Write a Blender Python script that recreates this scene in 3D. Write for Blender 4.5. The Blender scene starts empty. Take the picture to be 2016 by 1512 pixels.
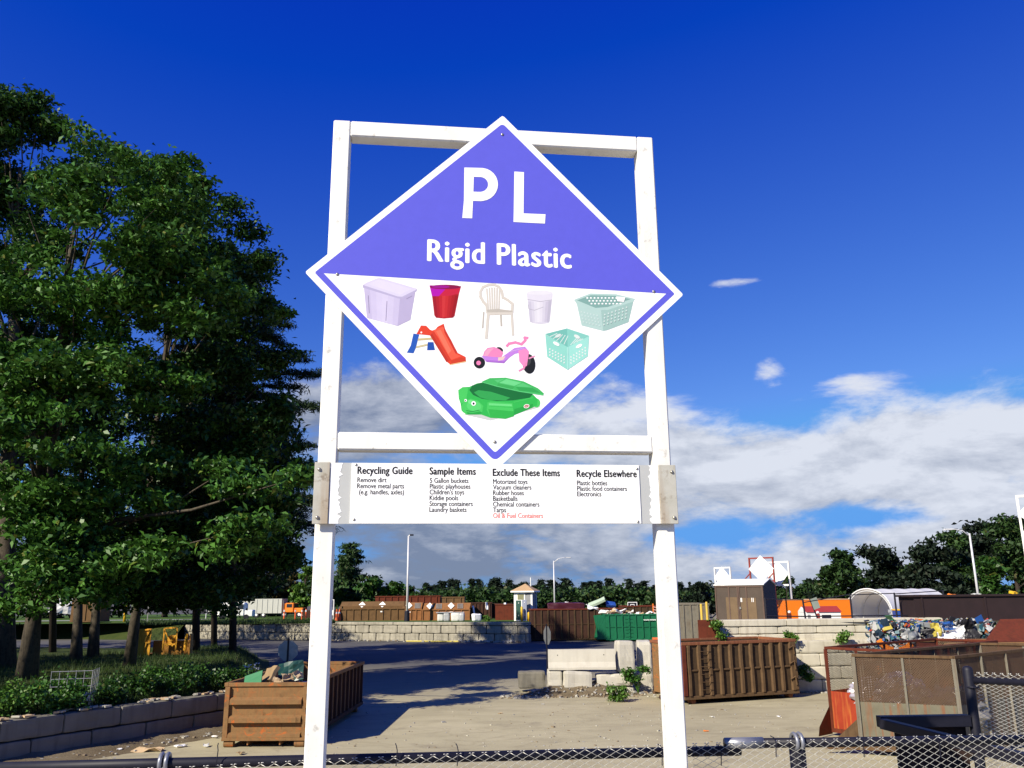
import bpy, bmesh, math, random
import numpy as np
from mathutils import Vector, Matrix, noise as mnoise
random.seed(7)
RNG = np.random.default_rng(7)
S = bpy.context.scene
COL = S.collection
R_ = math.radians
# ------------------------------------------------------------------ camera
F, PITCH, ROLL, EYE = 1650.0, R_(14.05), R_(-0.58), 4.4
cd = bpy.data.cameras.new("camera")
cam = bpy.data.objects.new("camera", cd)
COL.objects.link(cam)
cd.sensor_width = 36.0
cd.lens = F / 2016 * 36
cd.clip_start = 0.05
cd.clip_end = 6000
CM = Matrix.Rotation(math.pi / 2 + PITCH, 3, 'X') @ Matrix.Rotation(ROLL, 3, 'Z')
cam.matrix_world = Matrix.Translation((0, 0, EYE)) @ CM.to_4x4()
S.camera = cam
# ------------------------------------------------------------------ light
SUN_AZ, SUN_EL = 43.0, 34.0          # light travels towards +x,+y
w = bpy.data.worlds.new("World")
S.world = w
w.use_nodes = True
sl = bpy.data.lights.new("sun", 'SUN')
sl.energy = 5.0
sl.angle = R_(0.5)
sl.color = (1.0, 0.91, 0.74)
sun = bpy.data.objects.new("sun", sl)
COL.objects.link(sun)
tosun = Vector((-math.sin(R_(SUN_AZ)) * math.cos(R_(SUN_EL)), -math.cos(R_(SUN_AZ)) * math.cos(R_(SUN_EL)), math.sin(R_(SUN_EL))))
sun.rotation_euler = tosun.to_track_quat('Z', 'Y').to_euler()
sun.location = (-30, -30, 60)
S.view_settings.view_transform = 'Standard'
S.view_settings.look = 'None'
S.view_settings.gamma = 1.0
S.view_settings.use_curve_mapping = False
S.view_settings.exposure = 0.62


def build_world():
    nt = w.node_tree
    N, L = nt.nodes, nt.links
    N.clear()

    def math_(op, a, b=None, c=None, clamp=False):
        n = N.new('ShaderNodeMath'); n.operation = op; n.use_clamp = clamp
        for i, q in enumerate((a, b, c)):
            if q is None: continue
            if isinstance(q, (int, float)): n.inputs[i].default_value = q
            else: L.new(q, n.inputs[i])
        return n.outputs[0]
    tc = N.new('ShaderNodeTexCoord')
    sep = N.new('ShaderNodeSeparateXYZ'); L.new(tc.outputs['Generated'], sep.inputs[0])
    az = math_('MULTIPLY', math_('ARCTAN2', sep.outputs[0], sep.outputs[1]), 57.2958)
    el = math_('MULTIPLY', math_('ARCSINE', sep.outputs[2]), 57.2958)
    sky = N.new('ShaderNodeTexSky'); sky.sky_type = 'NISHITA'; sky.sun_disc = False
    sky.sun_elevation = R_(SUN_EL)
    sky.sun_rotation = math.atan2(tosun.x, tosun.y)
    sky.air_density = 1.0; sky.dust_density = 0.2; sky.ozone_density = 4.0
    # deep saturated blue of the photograph: each channel of the sky graded on its own
    cs = N.new('ShaderNodeSeparateColor'); L.new(sky.outputs[0], cs.inputs[0])
    cc = N.new('ShaderNodeCombineColor')
    for k, (gain, off, lo, hi) in enumerate(((.50, -.36, .012, .80), (.64, -.545, .2, 2.4), (.60, 1.6, 0, 5.6))):
        L.new(math_('MINIMUM', math_('MAXIMUM', math_('MULTIPLY_ADD', cs.outputs[k], gain, off), lo), hi), cc.inputs[k])

    def cloudnoise(daz, de):
        cb = N.new('ShaderNodeCombineXYZ')
        L.new(math_('MULTIPLY', math_('ADD', az, daz), 0.095), cb.inputs[0])
        L.new(math_('MULTIPLY', math_('ADD', el, de), 0.24), cb.inputs[1])
        cb.inputs[2].default_value = 3.1
        n = N.new('ShaderNodeTexNoise'); n.inputs['Scale'].default_value = 1.35
        n.inputs['Detail'].default_value = 9.0; n.inputs['Roughness'].default_value = 0.62
        n.inputs['Distortion'].default_value = 0.2
        L.new(cb.outputs[0], n.inputs['Vector'])
        return n.outputs['Fac']
    n0 = cloudnoise(0, 0)
    n1 = cloudnoise(-1.0, 1.3)
    bias = math_('MULTIPLY', math_('SUBTRACT', 9.2, el), 0.055)
    bias = math_('MAXIMUM', math_('MINIMUM', bias, 0.13), -0.62)
    # (azimuth, elevation, half widths, strength) of the single clouds and of the blue gaps
    blobs = [(-12, 13.2, 6.5, 3.4, .40), (-5, 12.0, 7, 3.2, .30), (6.5, 13.0, 5.0, 3.0, .36), (12.5, 8.6, 7, 3.0, .26), (17.5, 14.2, 1.6, 1.3, .42),
             (23, 13.0, 3.2, .8, .38), (14.8, 20.1, 2.1, .7, .58), (17.6, 20.1, 1.9, .55, .54), (29, 9.4, 6, 3.2, .30), (22, 8.0, 6, 2.4, .22),
             (-8.8, 25.3, 1.7, 1.7, .43), (-8, 28.4, 2.6, .9, .40), (-24, 31, 1.4, .8, .38),
             (23, 4.4, 4.2, .7, -.28), (13, 3.6, 3.4, .7, -.22), (12, 17.5, 6, 2.2, -.16), (17, 11.2, 3, 1.0, -.14), (0, 1.5, 60, 2.5, .10)]
    for (a0, e0, ra, re, amp) in blobs:
        da = math_('DIVIDE', math_('SUBTRACT', az, a0), ra)
        de = math_('DIVIDE', math_('SUBTRACT', el, e0), re)
        g = math_('EXPONENT', math_('MULTIPLY', math_('ADD', math_('MULTIPLY', da, da), math_('MULTIPLY', de, de)), -1.0))
        bias = math_('MULTIPLY_ADD', g, amp, bias)
    # clouds kept ahead only; unseen sky behind made clear to weaken the shade fill
    back = math_('MAXIMUM', math_('SUBTRACT', math_('ABSOLUTE', az), 48), 0)
    bias = math_('SUBTRACT', bias, math_('MINIMUM', math_('MULTIPLY', back, .02), .7))
    raw = math_('ADD', n0, bias)
    mr = N.new('ShaderNodeMapRange'); mr.interpolation_type = 'SMOOTHSTEP'
    mr.inputs['From Min'].default_value = 0.46; mr.inputs['From Max'].default_value = 0.72
    L.new(raw, mr.inputs['Value'])
    # light: density towards the sun side against density here, and brighter to the right
    lit = math_('MULTIPLY', math_('SUBTRACT', n0, n1), 2.1)
    side = math_('MULTIPLY', math_('ADD', az, 2), 0.032)
    side = math_('MINIMUM', side, 0.52)
    high = math_('MULTIPLY', math_('SUBTRACT', el, 7.5), 0.042)
    lf = math_('ADD', math_('ADD', math_('ADD', lit, side), high), 0.34, clamp=True)
    cm = N.new('ShaderNodeMix'); cm.data_type = 'RGBA'
    L.new(lf, cm.inputs['Factor'])
    cm.inputs['A'].default_value = (1.35, 1.65, 2.35, 1); cm.inputs['B'].default_value = (5.0, 5.2, 5.7, 1)
    mx = N.new('ShaderNodeMix'); mx.data_type = 'RGBA'
    L.new(math_('MULTIPLY', mr.outputs[0], 0.93), mx.inputs['Factor'])
    L.new(cc.outputs[0], mx.inputs['A']); L.new(cm.outputs['Result'], mx.inputs['B'])
    bg = N.new('ShaderNodeBackground'); bg.inputs[1].default_value = 0.10
    L.new(mx.outputs['Result'], bg.inputs[0])
    o = N.new('ShaderNodeOutputWorld'); L.new(bg.outputs[0], o.inputs[0])


build_world()

# ------------------------------------------------------------------ layout helpers (photo pixel -> place in the world)
def ray(px, py):
    return CM @ Vector(((px - 1008) / F, -(py - 756) / F, -1))
def G(px, py, z=0.0):
    d = ray(px, py); t = (z - EYE) / d.z
    return Vector((0, 0, EYE)) + d * t
def AT(px, py, Y):
    d = ray(px, py)
    return Vector((0, 0, EYE)) + d * (Y / d.y)
def ZAT(px, py, Y): return AT(px, py, Y).z
def XAT(px, py, Y): return AT(px, py, Y).x

# ------------------------------------------------------------------ materials
MATS = {}
def newmat(name):
    m = bpy.data.materials.new(name); m.use_nodes = True
    nt = m.node_tree; b = nt.nodes['Principled BSDF']
    MATS[name] = m
    return m, nt, b
def _noise(nt, scale, detail=4, vec=None, rough=.55, dist=0):
    n = nt.nodes.new('ShaderNodeTexNoise'); n.inputs['Scale'].default_value = scale
    n.inputs['Detail'].default_value = detail; n.inputs['Roughness'].default_value = rough
    n.inputs['Distortion'].default_value = dist
    if vec is not None: nt.links.new(vec, n.inputs['Vector'])
    return n.outputs['Fac']
def _coord(nt, scale=(1, 1, 1), world=True):
    if world:
        g = nt.nodes.new('ShaderNodeNewGeometry'); o = g.outputs['Position']
    else:
        g = nt.nodes.new('ShaderNodeTexCoord'); o = g.outputs['Object']
    mp = nt.nodes.new('ShaderNodeMapping'); mp.inputs['Scale'].default_value = scale
    nt.links.new(o, mp.inputs['Vector'])
    return mp.outputs[0]
def _ramp(nt, fac, stops):
    r = nt.nodes.new('ShaderNodeValToRGB')
    el = r.color_ramp.elements
    while len(el) < len(stops): el.new(0.5)
    for e, (p, c) in zip(el, stops):
        e.position = p; e.color = (*c, 1)
    nt.links.new(fac, r.inputs[0])
    return r.outputs[0]
def _mixc(nt, f, a, b, mode='MIX'):
    n = nt.nodes.new('ShaderNodeMix'); n.data_type = 'RGBA'; n.blend_type = mode
    for k, q in (('Factor', f), ('A', a), ('B', b)):
        i = n.inputs[k] if k != 'Factor' else n.inputs[0]
        if isinstance(q, (int, float)): i.default_value = q
        elif isinstance(q, tuple): i.default_value = (*q, 1)
        else: nt.links.new(q, i)
    return n.outputs['Result']
def _bump(nt, b, fac, strength=.3, dist=.02):
    n = nt.nodes.new('ShaderNodeBump'); n.inputs['Strength'].default_value = strength
    n.inputs['Distance'].default_value = dist
    nt.links.new(fac, n.inputs['Height']); nt.links.new(n.outputs[0], b.inputs['Normal'])
def sc(c, k): return tuple(min(1, x * k) for x in c)
def plain(name, c, rough=.6, var=.12, scale=3.0, metal=0.0, spec=.4, fine=40):
    m, nt, b = newmat(name)
    v = _coord(nt)
    n = _noise(nt, scale, 5, v)
    n2 = _noise(nt, fine, 2, v)
    col = _ramp(nt, n, [(.3, sc(c, 1 - var)), (.7, sc(c, 1 + var))])
    col = _mixc(nt, n2, sc(c, 1 - var * .6), col)
    nt.links.new(col, b.inputs['Base Color'])
    b.inputs['Roughness'].default_value = rough; b.inputs['Metallic'].default_value = metal
    b.inputs['Specular IOR Level'].default_value = spec
    return m
def rust(name, c1, c2, c3, streak=.8, rough=.85, scale=2.2, bump=.25, patch=0.0):
    """worn steel: large patches, vertical streaks and small spots"""
    m, nt, b = newmat(name)
    v = _coord(nt)
    vs = _coord(nt, (7, 7, .55))
    n1 = _noise(nt, scale, 7, v, .62)
    n2 = _noise(nt, 1.6, 4, vs)
    n3 = _noise(nt, 17, 5, v, .7)
    base = _ramp(nt, n1, [(.32, c1), (.52, c2), (.70, c1)])
    st = _ramp(nt, n2, [(.50, (0, 0, 0)), (.66, (1, 1, 1))])
    col = _mixc(nt, _mulf(nt, st, streak * .6), base, c3)
    if patch:
        n4 = _noise(nt, 2.6, 6, _coord(nt, (1, 1, 1.5)), .72, .8)
        col = _mixc(nt, _mulf(nt, _ramp(nt, n4, [(.57, (0, 0, 0)), (.66, (1, 1, 1))]), patch), col, c3)
        n5 = _noise(nt, 4.5, 6, _coord(nt, (1, 1, .5)), .7, .4)
        col = _mixc(nt, _mulf(nt, _ramp(nt, n5, [(.60, (0, 0, 0)), (.72, (1, 1, 1))]), .7), col, sc(c1, .4))
    sp = _ramp(nt, n3, [(.60, (0, 0, 0)), (.70, (1, 1, 1))])
    col = _mixc(nt, _mulf(nt, sp, .55), col, sc(c3, .45))
    nt.links.new(col, b.inputs['Base Color'])
    b.inputs['Roughness'].default_value = rough
    b.inputs['Specular IOR Level'].default_value = .25
    _bump(nt, b, n3, bump, .01)
    return m
def _mulf(nt, s, k):
    n = nt.nodes.new('ShaderNodeMath'); n.operation = 'MULTIPLY'
    nt.links.new(s, n.inputs[0]); n.inputs[1].default_value = k
    return n.outputs[0]
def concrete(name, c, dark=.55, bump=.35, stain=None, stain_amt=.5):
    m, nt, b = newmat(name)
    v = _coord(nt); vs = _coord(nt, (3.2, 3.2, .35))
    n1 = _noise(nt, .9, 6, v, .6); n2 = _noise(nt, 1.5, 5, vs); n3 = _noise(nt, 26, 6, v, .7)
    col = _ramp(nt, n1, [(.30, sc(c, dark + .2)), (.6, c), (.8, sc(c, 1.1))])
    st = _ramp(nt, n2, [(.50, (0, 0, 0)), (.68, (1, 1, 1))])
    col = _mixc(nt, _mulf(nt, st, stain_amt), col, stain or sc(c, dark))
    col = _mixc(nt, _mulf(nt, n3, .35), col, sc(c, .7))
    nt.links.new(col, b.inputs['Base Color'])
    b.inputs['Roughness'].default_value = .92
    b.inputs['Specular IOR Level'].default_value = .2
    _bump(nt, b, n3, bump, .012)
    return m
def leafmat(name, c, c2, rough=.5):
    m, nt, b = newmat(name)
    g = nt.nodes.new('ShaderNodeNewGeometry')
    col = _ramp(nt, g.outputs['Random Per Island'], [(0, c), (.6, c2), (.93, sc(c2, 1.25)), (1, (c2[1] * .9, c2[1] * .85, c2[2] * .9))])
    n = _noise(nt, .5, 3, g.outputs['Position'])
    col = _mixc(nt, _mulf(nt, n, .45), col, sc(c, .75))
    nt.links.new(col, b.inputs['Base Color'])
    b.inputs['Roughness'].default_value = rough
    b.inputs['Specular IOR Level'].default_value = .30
    t = nt.nodes.new('ShaderNodeBsdfTranslucent'); nt.links.new(col, t.inputs['Color'])
    ms = nt.nodes.new('ShaderNodeMixShader'); ms.inputs[0].default_value = .16
    nt.links.new(b.outputs[0], ms.inputs[1]); nt.links.new(t.outputs[0], ms.inputs[2])
    nt.links.new(ms.outputs[0], nt.nodes['Material Output'].inputs[0])
    return m
def flat(name, c, rough=.45):
    m, nt, b = newmat(name)
    n = _noise(nt, 25, 3, _coord(nt))
    col = _mixc(nt, n, sc(c, .94), sc(c, 1.04))
    nt.links.new(col, b.inputs['Base Color']); b.inputs['Roughness'].default_value = rough
    b.inputs['Specular IOR Level'].default_value = .3
    return m
# ------------------------------------------------------------------ mesh helpers
class MB:
    def __init__(s): s.v = []; s.f = []; s.m = []
    def _add(s, vs, fs, m):
        o = len(s.v); s.v += [tuple(p) for p in vs]
        for q in fs: s.f.append(tuple(o + i for i in q)); s.m.append(m)
    def box(s, c, d, rz=0.0, m=0, tilt=None):
        x, y, z = d[0] / 2, d[1] / 2, d[2] / 2
        vs = [Vector((a * x, b * y, e * z)) for e in (-1, 1) for b in (-1, 1) for a in (-1, 1)]
        M = Matrix.Rotation(rz, 3, 'Z')
        if tilt: M = M @ Matrix.Rotation(tilt[0], 3, 'X') @ Matrix.Rotation(tilt[1], 3, 'Y')
        c = Vector(c)
        s._add([M @ q + c for q in vs], [(0, 2, 3, 1), (4, 5, 7, 6), (0, 1, 5, 4), (2, 6, 7, 3), (0, 4, 6, 2), (1, 3, 7, 5)], m)
        return s
    def bx(s, x0, x1, y0, y1, z0, z1, m=0):
        return s.box(((x0 + x1) / 2, (y0 + y1) / 2, (z0 + z1) / 2), (x1 - x0, y1 - y0, z1 - z0), 0, m)
    def bar(s, p, q, wd, ht, m=0, up=(0, 0, 1)):
        p, q = Vector(p), Vector(q); d = (q - p).normalized(); u = Vector(up)
        if abs(d.dot(u)) > .98: u = Vector((0, 1, 0))
        a = d.cross(u).normalized() * wd / 2; b = a.cross(d).normalized() * ht / 2
        s._add([p - a - b, p + a - b, p + a + b, p - a + b, q - a - b, q + a - b, q + a + b, q - a + b],
               [(0, 1, 2, 3), (7, 6, 5, 4), (0, 4, 5, 1), (1, 5, 6, 2), (2, 6, 7, 3), (3, 7, 4, 0)], m)
        return s
    def tube(s, pts, r, n=8, m=0, cap=True):
        pts = [Vector(p) for p in pts]
        rs = r if isinstance(r, (list, tuple)) else [r] * len(pts)
        o = len(s.v); u = None
        for i, p in enumerate(pts):
            d = (pts[min(i + 1, len(pts) - 1)] - pts[max(i - 1, 0)]).normalized()
            if u is None or abs(d.dot(u)) > .97:
                u = Vector((0, 0, 1)) if abs(d.z) < .9 else Vector((1, 0, 0))
            a = d.cross(u).normalized(); b = d.cross(a).normalized(); u = a.cross(d)
            for k in range(n):
                t = 2 * math.pi * k / n
                s.v.append(tuple(p + (a * math.cos(t) + b * math.sin(t)) * rs[i]))
        for i in range(len(pts) - 1):
            for k in range(n):
                k2 = (k + 1) % n
                s.f.append((o + i * n + k, o + i * n + k2, o + (i + 1) * n + k2, o + (i + 1) * n + k)); s.m.append(m)
        if cap:
            s.f.append(tuple(o + k for k in range(n))); s.m.append(m)
            e = o + (len(pts) - 1) * n
            s.f.append(tuple(e + n - 1 - k for k in range(n))); s.m.append(m)
        return s
    def poly(s, pts, m=0):
        s._add(pts, [tuple(range(len(pts)))], m); return s
    def prism(s, pts, ext, m=0):
        """closed prism: polygon pts moved by ext"""
        n = len(pts); e = Vector(ext); p = [Vector(q) for q in pts]
        s._add(p + [q + e for q in p], [tuple(range(n))[::-1], tuple(range(n, 2 * n))] + [(i, (i + 1) % n, n + (i + 1) % n, n + i) for i in range(n)], m)
        return s
    def build(s, name, mats, parent=None, bevel=0, smooth=False, loc=None, rz=0):
        me = bpy.data.meshes.new(name)
        me.from_pydata(s.v, [], s.f)
        if not isinstance(mats, (list, tuple)): mats = [mats]
        for mm in mats: me.materials.append(mm)
        if len(mats) > 1: me.polygons.foreach_set('material_index', s.m)
        bm = bmesh.new(); bm.from_mesh(me)
        bmesh.ops.recalc_face_normals(bm, faces=bm.faces)
        if bevel:
            bmesh.ops.bevel(bm, geom=[e for e in bm.edges if len(e.link_faces) == 2 and e.calc_face_angle(0) > .5], offset=bevel, segments=1, affect='EDGES')
        bm.to_mesh(me); bm.free()
        if smooth: me.polygons.foreach_set('use_smooth', [True] * len(me.polygons))
        me.update()
        o = bpy.data.objects.new(name, me); COL.objects.link(o)
        if parent: o.parent = parent
        if loc is not None: o.location = loc
        o.rotation_euler = (0, 0, rz)
        return o
def tag(o, label, cat, group=None):
    o['label'] = label; o['category'] = cat
    if group: o['group'] = group
    return o
def struct(o, kind='structure'):
    o['kind'] = kind; return o
def thing(name, label, cat, loc=(0, 0, 0), rz=0, group=None):
    o = bpy.data.objects.new(name, None); COL.objects.link(o)
    o.location = loc; o.rotation_euler = (0, 0, rz); o.empty_display_size = .2
    return tag(o, label, cat, group)
def share(src, parent, loc=None, rz=None, name=None):
    c = src.copy(); COL.objects.link(c); c.parent = parent
    if loc is not None: c.location = loc
    if rz is not None: c.rotation_euler = (0, 0, rz)
    return c
def dup(root, loc, rz, label=None, scale=None):
    r = root.copy(); COL.objects.link(r); r.location = loc; r.rotation_euler = (0, 0, rz)
    if label: r['label'] = label
    if scale: r.scale = scale
    for ch in list(root.children):
        c = ch.copy(); COL.objects.link(c); c.parent = r
        for g in ch.children:
            d = g.copy(); COL.objects.link(d); d.parent = c
    return r
def rough_block(sx, sy, sz, seed=0, amp=.02, rnd=.05, cuts=7, chip=0.0):
    """a worn cast block as a bmesh-made MB, standing on z=0, centred in x and y"""
    bm = bmesh.new(); bmesh.ops.create_cube(bm, size=1)
    bmesh.ops.subdivide_edges(bm, edges=bm.edges[:], cuts=cuts, use_grid_fill=True)
    off = Vector((seed * 3.17, seed * 1.7, seed * .9))
    for v in bm.verts:
        p = v.co
        q = Vector((p.x * sx, p.y * sy, p.z * sz))
        near = sorted((sx / 2 - abs(q.x), sy / 2 - abs(q.y), sz / 2 - abs(q.z)))
        if near[1] < rnd * 1.2:
            k = 1 - near[1] / (rnd * 1.2)
            if near[1] < 1e-4:
                pull = rnd * .30 * (2.0 if near[2] < 1e-4 else 1)
                q -= Vector((math.copysign(pull if sx / 2 - abs(q.x) < 1e-4 else 0, q.x), math.copysign(pull if sy / 2 - abs(q.y) < 1e-4 else 0, q.y), math.copysign(pull if sz / 2 - abs(q.z) < 1e-4 else 0, q.z)))
        n = mnoise.fractal(q * 2.3 + off, .9, 2.1, 4)
        d = q.normalized()
        q += d * n * amp
        if chip and near[1] < .12:
            c = mnoise.noise(q * 3.1 + off * 2)
            if c > .05: q -= d * chip * c
        v.co = q + Vector((0, 0, sz / 2))
    mb = MB(); mb._add([v.co for v in bm.verts], [], 0)
    bm.verts.index_update()
    for f in bm.faces: mb.f.append(tuple(v.index for v in f.verts)); mb.m.append(0)
    bm.free()
    return mb
def np_mesh(name, V, nper, mats, parent=None, smooth=False):
    """many equal polygons: V is (n*nper,3)"""
    n = len(V) // nper
    me = bpy.data.meshes.new(name)
    me.vertices.add(len(V)); me.vertices.foreach_set('co', np.asarray(V, np.float32).ravel())
    me.loops.add(n * nper); me.loops.foreach_set('vertex_index', np.arange(n * nper, dtype=np.int32))
    me.polygons.add(n); me.polygons.foreach_set('loop_start', np.arange(0, n * nper, nper, dtype=np.int32))
    me.polygons.foreach_set('loop_total', np.full(n, nper, np.int32))
    for mm in (mats if isinstance(mats, (list, tuple)) else [mats]): me.materials.append(mm)
    me.update(calc_edges=True); me.validate()
    o = bpy.data.objects.new(name, me); COL.objects.link(o)
    if parent: o.parent = parent
    return o
def leaf_verts(C, ln, wd, rng, up=.35, fold=.25):
    """C (n,3) leaf positions -> (4n,3) folded diamond leaves"""
    n = len(C)
    nrm = rng.normal(size=(n, 3)); nrm[:, 2] = np.abs(nrm[:, 2]) + up
    nrm /= np.linalg.norm(nrm, axis=1)[:, None]
    t = rng.normal(size=(n, 3)); t -= (t * nrm).sum(1)[:, None] * nrm
    t /= np.linalg.norm(t, axis=1)[:, None]
    b = np.cross(nrm, t)
    L = ln * rng.uniform(.6, 1.3, n)[:, None]; W = wd * rng.uniform(.6, 1.3, n)[:, None]
    dn = np.array([0, 0, -1.0])
    P = np.empty((n, 4, 3))
    P[:, 0] = C - t * L * .5
    P[:, 1] = C + b * W * .5 + nrm * W * fold
    P[:, 2] = C + t * L * .5 + dn * L * .12
    P[:, 3] = C - b * W * .5 + nrm * W * fold
    return P.reshape(-1, 3)
def clusters(ells, n, rng, shell=.55, per=7):
    """cluster centres spread through ellipsoids (cx,cy,cz,rx,ry,rz), gathered in branch-sized groups"""
    nb = max(4, n // per)
    ws = np.array([e[3] * e[4] * e[5] for e in ells]) ** .67
    k = rng.choice(len(ells), nb, p=ws / ws.sum())
    E = np.array(ells)[k]
    d = rng.normal(size=(nb, 3)); d /= np.linalg.norm(d, axis=1)[:, None]
    r = shell + (1 - shell) * rng.uniform(size=nb) ** .6 + np.where(rng.uniform(size=nb) < .15, rng.uniform(0, .14, nb), 0)
    B = E[:, :3] + d * E[:, 3:6] * r[:, None]
    br = .20 * E[:, 3:6].mean(1) * rng.uniform(.7, 1.3, nb)
    o = rng.normal(size=(nb, per, 3)); o[:, :, 2] *= .42
    C = B[:, None, :] + o * br[:, None, None]
    C[:, :, 2] -= .25 * (np.linalg.norm(o[:, :, :2], axis=2) * br[:, None])      # the sprays droop outwards
    return C.reshape(-1, 3)
def foliage(name, cl, rad, nleaf, ln, wd, mat, parent, rng, flatz=.55, up=.35):
    n = len(cl)
    rr = rad * rng.uniform(.6, 1.35, n)
    cnt = nleaf
    off = rng.normal(size=(n, cnt, 3)) * .5
    off[:, :, 2] *= flatz
    P = (cl[:, None, :] + off * rr[:, None, None]).reshape(-1, 3)
    return np_mesh(name, leaf_verts(P, ln, wd, rng, up), 4, mat, parent)
# ------------------------------------------------------------------ the setting
def ground_mat():
    m, nt, b = newmat('dusty_yard')
    v = _coord(nt)
    sep = nt.nodes.new('ShaderNodeSeparateXYZ'); nt.links.new(v, sep.inputs[0])
    n1 = _noise(nt, .22, 6, v, .6); n2 = _noise(nt, 9, 6, v, .65)
    trk = _coord(nt, (.30, .75, 1)); n3 = _noise(nt, .8, 6, trk, .62, 2.2)
    sand = _ramp(nt, n1, [(.3, (.32, .285, .180)), (.55, (.39, .350, .222)), (.75, (.44, .395, .26))])
    sand = _mixc(nt, _mulf(nt, _ramp(nt, n3, [(.48, (0, 0, 0)), (.68, (1, 1, 1))]), .30), sand, (.20, .165, .11))
    sand = _mixc(nt, _mulf(nt, _ramp(nt, n2, [(.52, (0, 0, 0)), (.75, (1, 1, 1))]), .4), sand, (.42, .38, .30))
    n4 = _noise(nt, .55, 3, _coord(nt, (.35, .8, 1)), .5, 1.5)
    ab = nt.nodes.new('ShaderNodeMath'); ab.operation = 'SUBTRACT'; nt.links.new(n4, ab.inputs[0]); ab.inputs[1].default_value = .5
    aa = nt.nodes.new('ShaderNodeMath'); aa.operation = 'ABSOLUTE'; nt.links.new(ab.outputs[0], aa.inputs[0])
    sand = _mixc(nt, _mulf(nt, _ramp(nt, aa.outputs[0], [(.0, (1, 1, 1)), (.012, (.5, .5, .5)), (.03, (0, 0, 0))]), .22), sand, (.17, .135, .085))
    n5 = _noise(nt, .5, 5, v, .6, .5)
    sand = _mixc(nt, _mulf(nt, _ramp(nt, n5, [(.60, (0, 0, 0)), (.68, (1, 1, 1))]), .4), sand, (.19, .16, .115))
    asp = _ramp(nt, n1, [(.3, (.07, .07, .072)), (.7, (.12, .115, .105))])
    mr = nt.nodes.new('ShaderNodeMapRange'); mr.inputs['From Min'].default_value = 36; mr.inputs['From Max'].default_value = 58
    ad = nt.nodes.new('ShaderNodeMath'); ad.operation = 'MULTIPLY_ADD'; ad.inputs[1].default_value = 14
    nt.links.new(n1, ad.inputs[0]); nt.links.new(sep.outputs[1], ad.inputs[2])
    sb = nt.nodes.new('ShaderNodeMath'); sb.operation = 'SUBTRACT'; sb.inputs[1].default_value = 7
    nt.links.new(ad.outputs[0], sb.inputs[0]); nt.links.new(sb.outputs[0], mr.inputs['Value'])
    col = _mixc(nt, mr.outputs[0], sand, asp)
    nt.links.new(col, b.inputs['Base Color']); b.inputs['Roughness'].default_value = .95
    b.inputs['Specular IOR Level'].default_value = .15
    _bump(nt, b, n2, .35, .02)
    return m
M_GROUND = ground_mat()
def soil_mat(name, c, c2):
    m, nt, b = newmat(name)
    v = _coord(nt); n1 = _noise(nt, .8, 6, v, .65); n2 = _noise(nt, 14, 5, v, .7)
    col = _ramp(nt, n1, [(.35, c), (.65, c2)])
    col = _mixc(nt, _mulf(nt, n2, .5), col, sc(c, .6))
    nt.links.new(col, b.inputs['Base Color']); b.inputs['Roughness'].default_value = .95; b.inputs['Specular IOR Level'].default_value = .1
    _bump(nt, b, n2, .6, .05)
    return m
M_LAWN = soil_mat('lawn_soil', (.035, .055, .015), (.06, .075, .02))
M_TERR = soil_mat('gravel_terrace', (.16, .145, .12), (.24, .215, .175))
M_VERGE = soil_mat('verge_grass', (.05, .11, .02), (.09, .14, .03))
M_DIRT = soil_mat('dirt', (.13, .10, .06), (.21, .17, .11))

g = MB(); g.poly([(-2500, -200, 0), (2500, -200, 0), (2500, 4500, 0), (-2500, 4500, 0)])
struct(g.build('ground', M_GROUND))

# the deck the sign stands on: its edge lies just behind the fence (see the sign's own frame below)
SA = R_(6.95); SC = Vector((-.0566, 3.6263, 0)); DECK = 2.6
SX = Vector((math.cos(SA), math.sin(SA), 0)); SN = Vector((math.sin(SA), -math.cos(SA), 0))
def sloc(px, py, n=0.0):
    """photo pixel -> (u, z) on the sign's plane, n metres towards the viewer"""
    d = ray(px, py); o = SC + SN * n; e = Vector((0, 0, EYE))
    t = (o - e).dot(SN) / d.dot(SN); p = e + d * t
    return (p - SC).dot(SX), p.z
def sw(u, n, z=0):
    p = SC + SX * u + SN * n; return Vector((p.x, p.y, z))
dk = MB()
dk.prism([sw(-30, -.30, DECK), sw(30, -.30, DECK), sw(30, 12, DECK), sw(-30, 12, DECK)], (0, 0, -DECK + .01))
M_CONC = concrete('deck_concrete', (.38, .36, .31))
struct(dk.build('deck', M_CONC))

# terraces at the back
def terrace_sheet(name, poly_rows, mat):
    mb = MB()
    for a, b2 in zip(poly_rows[:-1], poly_rows[1:]):
        for i in range(len(a) - 1):
            mb.poly([a[i], a[i + 1], b2[i + 1], b2[i]])
    return struct(mb.build(name, mat))
WL0, WL1 = G(395, 1258), G(1046, 1265)     # foot of the far block wall
def wl(x): return WL0.y + (WL1.y - WL0.y) * (x - WL0.x) / (WL1.x - WL0.x)
def zback(Y):
    return float(np.interp(Y, [80, 100, 160, 250], [1.78, 1.70, .70, -.2]))
rows = []
for Y in (None, 95, 110, 140, 180, 230, 262):
    r = []
    for x in (-160, -80, -34, -16, -5, 1.4):
        yy = Y if Y else wl(x) + .35
        k = 1 if x < 1 else 1
        r.append((x * (yy / 84 if Y else 1) if x > 0 else x, yy, zback(yy)))
    rows.append(r)
terrace_sheet('back_terrace', rows, M_VERGE)
gs = MB()
gs.poly([(-160, wl(-160) - 3.5, .0), (-36, wl(-36) - 3.2, .0), (-36, wl(-36) + .4, zback(86)), (-160, wl(-160) + .4, zback(90))])
struct(gs.build('grass_bank', M_LAWN))  # darker lawn colour instead of verge grass, standing in for shade on the bank
lane = MB()
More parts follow.
